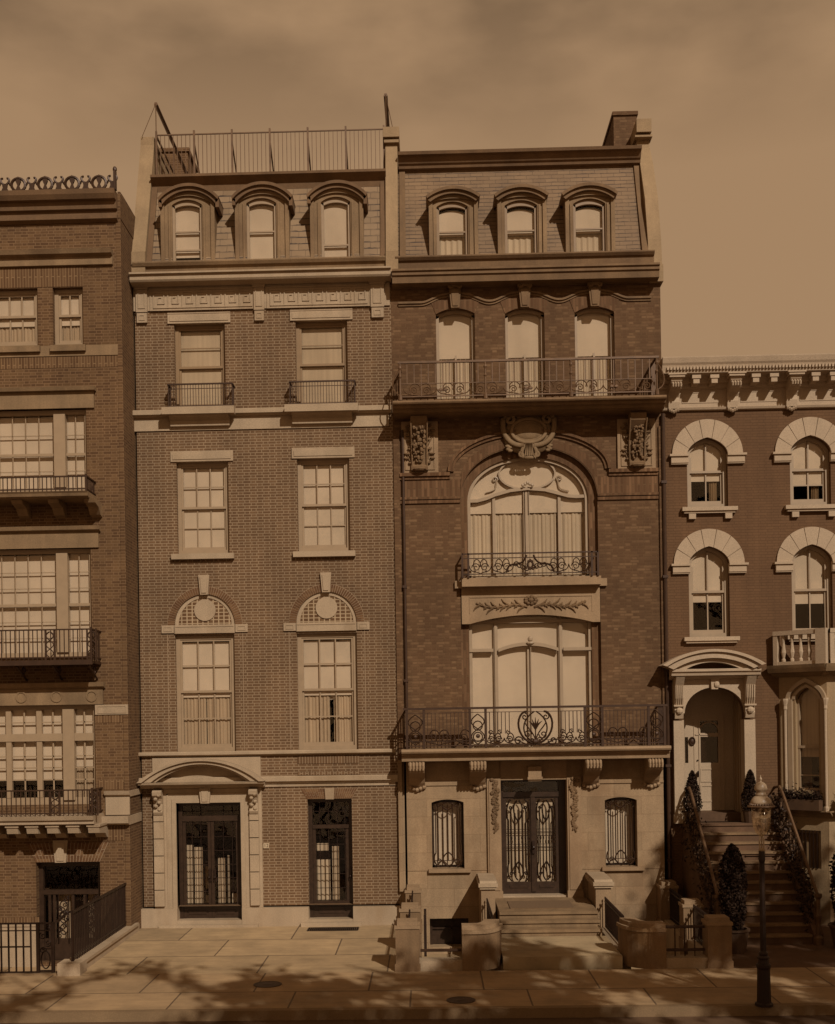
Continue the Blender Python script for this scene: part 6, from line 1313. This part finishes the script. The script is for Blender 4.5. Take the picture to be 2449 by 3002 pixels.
# recess with pale door
f = MB(); yd = .95; x0, x1 = pd[0], pd[1]
k = MB(); k.quad((x0 - .02, .2, zl), (x0 - .02, yd + .1, zl), (x0 - .02, yd + .1, pd[5] + .1), (x0 - .02, .2, pd[5] + .1)); k.quad((x1 + .02, .2, zl), (x1 + .02, yd + .1, zl), (x1 + .02, yd + .1, pd[5] + .1), (x1 + .02, .2, pd[5] + .1)); k.quad((x0, .2, pd[5] + .1), (x1, .2, pd[5] + .1), (x1, yd, pd[5] + .1), (x0, yd, pd[5] + .1))
for q in range(4): k.box(x1 - .02, x1 + .03, .32 + q * .24, .42 + q * .24, zl, pd[5] - .3)
k.build('recess', 'cream', PO)
dx = lambda q: X(1920 + q * .3047, 2240, yd); dz = lambda q: Z(2094, 2000 + q * .3047, yd)
f.box(x0 - .05, dx(290), yd, yd + .08, zl, pd[5] + .15); g0, g1 = dx(445), dx(615)
def holed(mb, x0, x1, z0, z1, y0, y1, holes):
    xs = sorted({x0, x1, *[v for h in holes for v in h[:2]]}); zs = sorted({z0, z1, *[v for h in holes for v in h[2:]]})
    for a, b2 in zip(xs, xs[1:]):
        for c, d in zip(zs, zs[1:]):
            if not any(h[0] <= (a + b2) / 2 <= h[1] and h[2] <= (c + d) / 2 <= h[3] for h in holes): mb.box(a, b2, y0, y1, c, d)
holed(f, dx(291), x1 + .05, zl + .2, pd[5] + .15, yd, yd + .05, [(dx(294), dx(325), dz(775), dz(525)), (g0, g1, dz(775), dz(525)), (g0, g1, dz(488), dz(370))])
for q in (432, 622): f.box(dx(q) - .012, dx(q) + .012, yd - .02, yd + .002, zl + .3, dz(350))
f.box(dx(395), dx(665), yd - .02, yd, dz(508), dz(495)); f.box(dx(380), dx(384), yd - .015, yd, zl + .2, dz(340)); f.box(dx(665), dx(672), yd - .03, yd, zl + .2, dz(300)); panelbox(f, dx(440), dx(640), dz(960), dz(830), yd, .015, .03); panelbox(f, dx(440), dx(640), dz(1150), dz(990), yd, .015, .03)
f.t2([(dx(530) + .24 * math.cos(a), dz(486) + .26 * math.sin(a)) for a in [PI * t / 12 for t in range(13)]], yd + .01, .02)
DD = f.build('door', 'white', PO)
g = MB(); g.box(dx(280), dx(620), yd + .05, yd + .053, dz(780), dz(365)); g.build('pane', 'glass', DD); g = MB(); g.box(dx(280), x1, yd + .1, yd + .12, dz(785), dz(360)); g.build('room_shade', 'dark', DD)
g = MB(); g.t2([(dx(362) + .06 * math.cos(a), dz(565) + .09 * math.sin(a)) for a in [PI * t / 6 for t in range(13)]], yd - .03, .022); g.ball((dx(362), yd - .03, dz(565)), (.045, .02, .06)); g.build('wreath', 'iron', DD)
g = MB()
for q in (365, 412): g.lathe(dx(q), yd - .05, [(.012, dz(912)), (.022, dz(900)), (.03, dz(875)), (.02, dz(858)), (.01, dz(852))], 8)
g.ball((dx(413), yd - .02, dz(750)), (.02, .02, .02)); g.build('handle', 'iron_dk', DD)
# high stair
SD_ = thing('entrance_stoop', (6.98, -1.6, 0), 'high narrow brownstone stair with ivy on both sides climbing to the white arched porch', 'stoop')
nR, rs, td = 12, 2.3 / 12, .225; yt = -.35; k = MB()
k.box(5.98, 7.97, yt, 1.36, 0, zl - .05); k.box(5.96, 7.99, yt - .03, 1.36, zl - .05, zl); k.box(pd[0], pd[1], .3, 1.37, zl, zl + .19)
for i in range(1, nR): k.box(5.98, 7.97, yt - td * i, yt - td * (i - 1) - .001, 0, zl - rs * i - .045)
k.build('risers', 'brown', SD_)
for i in range(1, nR): k = MB(); k.box(5.98, 7.97, yt - td * i - .035, yt - td * (i - 1) - .001, zl - rs * i - .0449, zl - rs * i); k.build('tread', 'pier', SD_)  # treads coloured paler than the risers to paint in the lit nosing line
for xx, lb in ((5.94, 'left'), (8.0, 'right')):
    k = MB(); y0, y1 = yt, yt - td * 11; k.pyz([(.0, 0), (.0, zl + .05), (y0, zl + .05), (y1 - .1, .22), (y1 - .1, 0)], xx - .1, xx + .1); k.build('string_wall', 'brown', SD_)
    f = MB(); f.tube([(xx, .0, zl + .80), (xx, y0 - .05, zl + .84), (xx, y0 - .25, zl + .72), (xx, y1 - .05, 1.05)], .035, 6)
    for i in range(1, 12): yy = y0 - td * i + .1; f.lathe(xx, yy, [(.035, zl - rs * i), (.035, zl - rs * i + .12), (.018, zl - rs * i + .2), (.032, zl - rs * i + .4), (.02, zl - rs * i + .68)], 6)
    f.lathe(xx, y1 - .1, [(.09, 0), (.09, .15), (.05, .2), (.045, .45), (.07, .6), (.045, .75), (.045, .95), (.08, 1.0), (.08, 1.06)], 10); f.build('railing', 'cream' if False else 'bronze', SD_)
def ivy(x, label, sgn):
    b = MB()
    for i in range(2200):
        t = random.random(); yy = yt + .3 - (td * 11 + .2) * t; zb2 = zl + .05 - 2.1 * max(0, t - .1); r_ = random.random()
        b.leaf((x + random.gauss(0, .07) + sgn * .04, yy, max(.05, zb2 + random.uniform(-.55, .62) * (1 if r_ < .8 else 1.1))), .042)
    tag(b.build('climbing_ivy', 'leaf2'), label, 'ivy', 'ivy on the brownstone stair')
ivy(5.94, 'ivy covering the left railing of the high brownstone stair', .05); ivy(8.0, 'ivy covering the right railing of the high brownstone stair', -1.2)
# polygonal bay at the right edge, with balustrade
Bx, By = X(2286, 2100), 0.; Ex, Ey = 8.98, -.78; Lb = math.hypot(Ex - Bx, Ey - By); dxv, dyv = (Ex - Bx) / Lb, (Ey - By) / Lb; nx, ny = dyv, -dxv
if ny > 0: nx, ny = -nx, -ny
TB = lambda u, y, z: (Bx + dxv * u + nx * (-y), By + dyv * u + ny * (-y), z)
U = lambda px: (px - 2286) / (2412 - 2286) * Lb
zb = lambda q, px=2350: Z(px, q, -.4)
TF = lambda u, y, z: (Ex + u, Ey + y, z)
bayZ1 = zb(1984); BY = None
k = MB(TB); wz0, wzs, wzt = zb(2317), zb(2050), zb(2016); ua, ub = U(2329), U(2390)
arcb = arc_pts(ua, ub, wzs, wzt - wzs, 16, 'ell', 2.0, .35)
bw0, bw1, bwz0, bwz1 = U(2312), U(2390), zb(2545), zb(2434)
facade(k, 0, Lb, zb(2376), bayZ1, 0, [(ua, ub, wz0, wzs, arcb, wzt)], .15); BY = k.build('bay', 'cream' if False else 'stucco', HD)
k = MB(TF); facade(k, 0, 3.0, zb(2376), bayZ1, 0, [(.7, 1.5, wz0, wzs, arc_pts(.7, 1.5, wzs, wzt - wzs, 16, 'ell', 2.0, .35), wzt)], .15); k.quad((3.0, 0, zb(2376)), (3.9, .78, zb(2376)), (3.9, .78, bayZ1), (3.0, 0, bayZ1)); k.build('front_face', 'stucco', BY)
k = MB(TB); facade(k, -.0, Lb, -.05, zb(2377), .02, [(bw0, bw1, bwz0, bwz1, None, bwz1)], .15); k.build('base_face', 'stucco', BY); k = MB(TF); k.quad((0, .02, -.05), (3, .02, -.05), (3, .02, zb(2377)), (0, .02, zb(2377))); k.quad((3, .02, -.05), (3.9, .8, -.05), (3.9, .8, zb(2377)), (3, .02, zb(2377))); k.build('base_front', 'stucco', BY)
for T_, ln in ((TB, Lb), (TF, 3.0)):
    k = MB(T_); cornice(k, -.12, ln + .12, [(.02, bayZ1 - .0), (.10, bayZ1 + .04), (.16, bayZ1 + .08), (.3, bayZ1 + .10), (.34, bayZ1 + .2), (.36, bayZ1 + .27)]); k.build('cornice', 'lime_dk', BY); k = MB(T_); cornice(k, -.02, ln + .1, [(.02, zb(2395)), (.06, zb(2386)), (.14, zb(2378)), (.14, zb(2374))]); k.build('ledge', 'lime_dk', BY)
    k = MB(T_); zr0, zr1 = bayZ1 + .27, zb(1849); k.box(-.0, ln + .05, -.28, -.12, zr1 - .1, zr1); k.box(0, ln, -.26, -.14, zr0, zr0 + .08); k.box(ln - .12, ln + .12, -.30, -.08, zr0, zr1 + .01); k.box(0, .1, -.27, -.13, zr0, zr1)
    n = round(ln / .23)
    BAL = k.build('balustrade', 'white', BY)
    for i in range(n - 1):
        u = .1 + (ln - .24) * (i + .6) / (n - .6); m_ = MB(); p = T_(u, -.2, 0); hh = zr1 - .1 - zr0 - .08; zz0 = zr0 + .08
        m_.lathe(p[0], p[1], [(.05, zz0), (.05, zz0 + .05), (.03, zz0 + .08), (.06, zz0 + hh * .35), (.045, zz0 + hh * .5), (.03, zz0 + hh * .7), (.05, zz0 + hh - .05), (.05, zz0 + hh)], 8); m_.build('baluster', 'white', BAL)
k = MB(); k.pxy([(Bx, 0), (Ex, Ey), (Ex + 3, Ey), (Ex + 3.9, 0)], bayZ1 + .2, bayZ1 + .26); k.build('bay_roof', 'lime_dk', BY)
k = MB(TB); f0 = .09
k.box(ua - .17, ua - .06, -.06, .02, wz0 - .3, wzs); k.box(ub + .06, ub + .17, -.06, .02, wz0 - .3, wzs)
oa_ = arc_pts(ua - .2, ub + .2, wzs, wzt - wzs + .22, 18, 'ell', 2.0, .35); k.band(oa_, arc_pts(ua - .12, ub + .12, wzs, wzt - wzs + .12, 18, 'ell', 2.0, .35), -.08, .01); k.band(arc_pts(ua - .07, ub + .07, wzs, wzt - wzs + .07, 18, 'ell', 2.0, .35), arcb[:0] + arc_pts(ua, ub, wzs, wzt - wzs, 18, 'ell', 2.0, .35), -.03, .02)
for uu in (ua - .16, ub + .16): p = TB(uu, -.08, 0); 
BW = k.build('window_surround', 'cream2', BY)
for uu in (ua - .2, ub + .2):
    p = TB(uu, -.1, 0); k = MB(); k.lathe(p[0], p[1], [(.05, zb(2376)), (.05, zb(2365)), (.035, zb(2360)), (.035, wzs - .25), (.05, wzs - .22), (.045, wzs - .15), (.08, wzs - .02), (.08, wzs + .02)], 8); k.build('colonnette', 'white', BW)
f = MB(TB); y = .1; zmt = zb(2190); f.box(ua, ua + .05, y, y + .06, wz0, wzs); f.box(ub - .05, ub, y, y + .06, wz0, wzs); f.box(ua, ub, y - .01, y + .06, zmt - .03, zmt + .03); f.box(ua + .05, ub - .05, y + .02, y + .05, zb(2275), zb(2272)); f.box(ua, ub, y, y + .06, wz0, wz0 + .05); SW = f.build('window', 'cream2', BY)
g = MB(TB); g.pxz([(ua, wz0), (ub, wz0)] + arcb[::-1], y + .061, y + .064); g.build('pane', 'glass', SW); g = MB(TB); g.pxz([(ua, zb(2220)), (ub, zb(2220))] + arcb[::-1], y + .1, y + .104); g.build('blind', 'drape' if False else 'curtain', SW); g = MB(TB); g.box(ua - .1, ub + .1, .5, .52, wz0 - .1, wzt); g.build('room_shade', 'dark', SW)
f = MB(TB); f.box(bw0, bw1, .1, .14, bwz0, bwz1) if False else None
f.box(bw0, bw0 + .07, .06, .12, bwz0, bwz1); f.box(bw1 - .07, bw1, .06, .12, bwz0, bwz1); f.box(bw0, bw1, .06, .12, bwz1 - .07, bwz1)
BWN = f.build('window', 'cream', BY); f = MB(TB)
for i in range(1, 8): uu = bw0 + (bw1 - bw0) * i / 8; f.box(uu - .012, uu + .012, .0, .024, bwz0, bwz1)
f.build('window_bars', 'iron_dk', BWN); g = MB(TB); g.box(bw0, bw1, .16, .18, bwz0, bwz1); g.build('blind', 'drape', BWN)

# ================================================================== plants
def crown(mb, c, h, r, n, size, shape):
    """leaf faces scattered through a solid of revolution: shape(t) -> radius share at height share t"""
    for i in range(n):
        t = random.random(); rr = r * shape(t) * (1 - .55 * random.random() ** 2.2); a = random.random() * 2 * PI
        rr *= 1 + .12 * math.sin(a * 5 + t * 17)
        mb.leaf((c[0] + rr * math.cos(a), c[1] + rr * math.sin(a), c[2] + h * t), size)
cone = lambda t: max(.05, (1 - t) ** .75 * (.75 + .5 * min(1, t * 5)) * .9)
t = thing('potted_topiary', (6.06, -.16, zl), 'small clipped cone evergreen in a tub left of the pale door', 'potted shrub', 'pair of clipped evergreens at the porch')
k = MB(); k.lathe(6.06, -.16, [(.15, zl), (.19, zl + .26), (.2, zl + .28), (.17, zl + .28), (.16, zl + .24)], 12); k.build('tub', 'tub', t)
k = MB(); crown(k, (6.06, -.16, zl + .27), .95, .24, 2600, .026, lambda t: max(.04, (1 - t) ** .6 * (.65 + min(.35, t * 2)))); k.build('foliage', 'leaf', t); k = MB(); k.lathe(6.06, -.16, [(.02, zl + .2), (.12, zl + .4), (.10, zl + .8), (.02, zl + 1.12)], 8); k.build('stem', 'leaf', t)
c = copy_tree(t); c.location = (7.40, -.16, zl); c['label'] = 'small clipped cone evergreen in a tub right of the pale door'
t = thing('potted_topiary', (6.08, -3.55, 0), 'tall shaggy cone evergreen in a wooden tub at the foot of the high stair', 'potted shrub', 'large tubbed evergreens at the foot of the stair')
k = MB(); k.lathe(6.08, -3.55, [(.24, 0), (.30, .42), (.33, .44), (.33, .48), (.27, .48), (.26, .4)], 16); k.build('tub', 'tub', t)
k = MB(); crown(k, (6.08, -3.55, .46), 1.72, .255, 5000, .034, lambda t: (.72 + .28 * math.sin(min(1, t * 2.2) * PI / 2)) * (1 if t < .72 else max(.05, (1 - (t - .72) / .28) ** .6))); k.build('foliage', 'leaf', t); k = MB(); k.lathe(6.08, -3.55, [(.04, .4), (.13, .7), (.13, 1.6), (.03, 2.0)], 8); k.build('stem', 'leaf', t)
c = copy_tree(t); c.location = (8.48, -3.35, 0); c.scale = (1.25, 1.25, 1.02); c['label'] = 'dark bushy evergreen in a tub cut off by the right edge'
c.rotation_euler = (0, 0, 1.2)
def window_box(T_, u0, u1, lab):
    p = T_((u0 + u1) / 2, -.2, zb(2373)); t = thing('window_box', p, lab, 'window box', 'planted boxes on the bay ledge')
    k = MB(T_); z0 = zb(2373); k.box(u0, u1, -.30, -.06, z0, z0 + .24); k.build('box', 'tub', t); k = MB()
    for i in range(1300): q = T_(random.uniform(u0, u1), -.18 + random.gauss(0, .06), z0 + .22 + abs(random.gauss(0, .11))); k.leaf(q, .03)
    k.build('foliage', 'leaf', t)
window_box(TB, U(2300), U(2402), 'dark planted window box on the ledge under the pointed window'); window_box(TF, .15, 2.6, 'dark planted window box on the bay front at the right edge')
# street trees on the far side of the road and beyond the right edge: they throw the dappled shade
def tree(x, y, h, cz, r, off, n, label, leafs=.16, bare=0):
    t = thing('street_tree', (x, y, 0), label, 'tree', 'street trees shading the sidewalk'); k = MB(); top = Vector((x + off[0], y + off[1], cz))
    k.tube([(x, y, 0), (x + .1, y, h * .3), tuple(Vector((x, y, h * .5)).lerp(top, .25))], .2, 8, [1.2, .9, .7]); root = Vector((x, y, h * .5)).lerp(top, .25)
    br = []
    for i in range(16):
        a = i * 2.4; e = top + Vector((math.cos(a) * r * .85, math.sin(a) * r * .85, random.uniform(-.35, .6) * r * .7)); m_ = root.lerp(e, .5) + Vector((0, 0, random.uniform(0, .6))); k.tube([root, m_, e], .09, 5, [1, .6, .2]); br.append((m_, e))
        for q in range(5):
            s = m_.lerp(e, random.random()); e2 = s + Vector((random.uniform(-1, 1), random.uniform(-1, 1), random.uniform(-.3, .9))) * 1.3; k.tube([s, e2], .03 + .03 * bare, 4); br.append((s, e2))
            for w_ in range(4 * bare): s2 = s.lerp(e2, random.uniform(.2, 1)); k.tube([s2, s2 + Vector((random.uniform(-1, 1), random.uniform(-1, 1), random.uniform(-.2, .7))) * .9], .035, 3)
    k.build('trunk', 'bark', t); k = MB()
    for i in range(n):
        s, e = random.choice(br); p = s.lerp(e, random.random() ** .6) + Vector((random.gauss(0, .28), random.gauss(0, .28), random.gauss(0, .22))); k.leaf(p, leafs)
    k.build('crown', 'leaf', t)
tree(9.0, -24.6, 12, 13.2, 3.8, (-2.4, .0, 0), 7500, 'street tree across the road behind the viewpoint, just to the right', bare=1)
tree(15.0, -23.8, 12, 13.0, 4.4, (-2.6, 0, 0), 12000, 'street tree across the road, second from the right end of its row')
tree(20.0, -17.2, 12, 12.4, 5.0, (-3.2, 0, 0), 17000, 'broad street tree across the road, farthest to the right')
tree(-5.0, -25.5, 12, 13.4, 4.4, (3.0, 1.6, 0), 1500, 'thinly leaved street tree across the road behind the viewpoint, to the left', bare=1)

# ================================================================== gas street lamp at the kerb
LX, LY = X(2241, 2940, -27 + 4.8 * F / 848), -27 + 4.8 * F / 848
LP = thing('street_lamp', (LX, LY, 0), 'gas street lamp with a glass globe and white dome on a dark iron post', 'street lamp')
q = lambda y: .001913 * (2050 - y)
k = MB(); k.lathe(LX, LY, [(.15, 0), (.15, .04), (.118, .06), (.112, .3), (.105, .60), (.118, .64), (.118, .68), (.09, .70), (.085, .76), (.10, .78), (.10, .80), (.07, .83), (.075, .85), (.075, .87), (.052, .9)], 12); k.build('base', 'iron_dk', LP, smooth=False)
k = MB(); k.lathe(LX, LY, [(.052, .9), (.048, 1.6), (.044, 2.35), (.055, 2.4), (.055, 2.45), (.05, 2.55)], 10); k.build('post', 'iron_dk', LP)
k = MB(); k.tube([(LX - .27, LY, 2.46), (LX + .27, LY, 2.46)], .012, 5); k.ball((LX - .27, LY, 2.46), (.02, .02, .02)); k.ball((LX + .27, LY, 2.46), (.02, .02, .02)); k.build('ladder_bar', 'iron', LP)
k = MB(); k.lathe(LX, LY, [(.05, 2.55), (.055, 2.57), (.035, 2.6)], 10)
for a in range(4): v = a * PI / 2 + .5; k.tube([(LX + .045 * math.cos(v), LY + .045 * math.sin(v), 2.56), (LX + .05 * math.cos(v), LY + .05 * math.sin(v), 2.72), (LX + .03 * math.cos(v), LY + .03 * math.sin(v), 2.80)], .011, 5)
k.tube([(LX, LY, 2.55), (LX, LY, 3.18)], .012, 6); k.ball((LX, LY, 3.12), (.03, .03, .06)); k.build('burner_frame', 'tin', LP)
k = MB(); 
prof = [(.045, 2.80), (.09, 2.85), (.135, 2.95), (.152, 3.08), (.155, 3.26)]; k.lathe(LX, LY, prof, 20); GL = k.build('globe', 'glass2', LP, smooth=True)
k = MB(); k.lathe(LX, LY, [(.16, 3.265), (.215, 3.27), (.226, 3.285), (.215, 3.30), (.16, 3.31)], 24)
for a in range(26): v = a * 2 * PI / 26; k.ball((LX + .178 * math.cos(v), LY + .178 * math.sin(v), 3.315), (.018, .018, .026), 6, 4)
k.build('brim', 'bronze', LP)
k = MB(); k.lathe(LX, LY, [(.17, 3.32), (.166, 3.36), (.145, 3.41), (.105, 3.45), (.08, 3.46)], 20); k.build('dome', 'milk', LP, smooth=True)
k = MB(); k.lathe(LX, LY, [(.085, 3.46), (.088, 3.48), (.075, 3.50), (.07, 3.53), (.10, 3.55), (.105, 3.58), (.09, 3.64), (.05, 3.68), (.015, 3.69), (.012, 3.71), (.024, 3.73), (.02, 3.75), (.006, 3.765), (.004, 3.80)], 18); k.build('vent_cap', 'milk', LP, smooth=True)
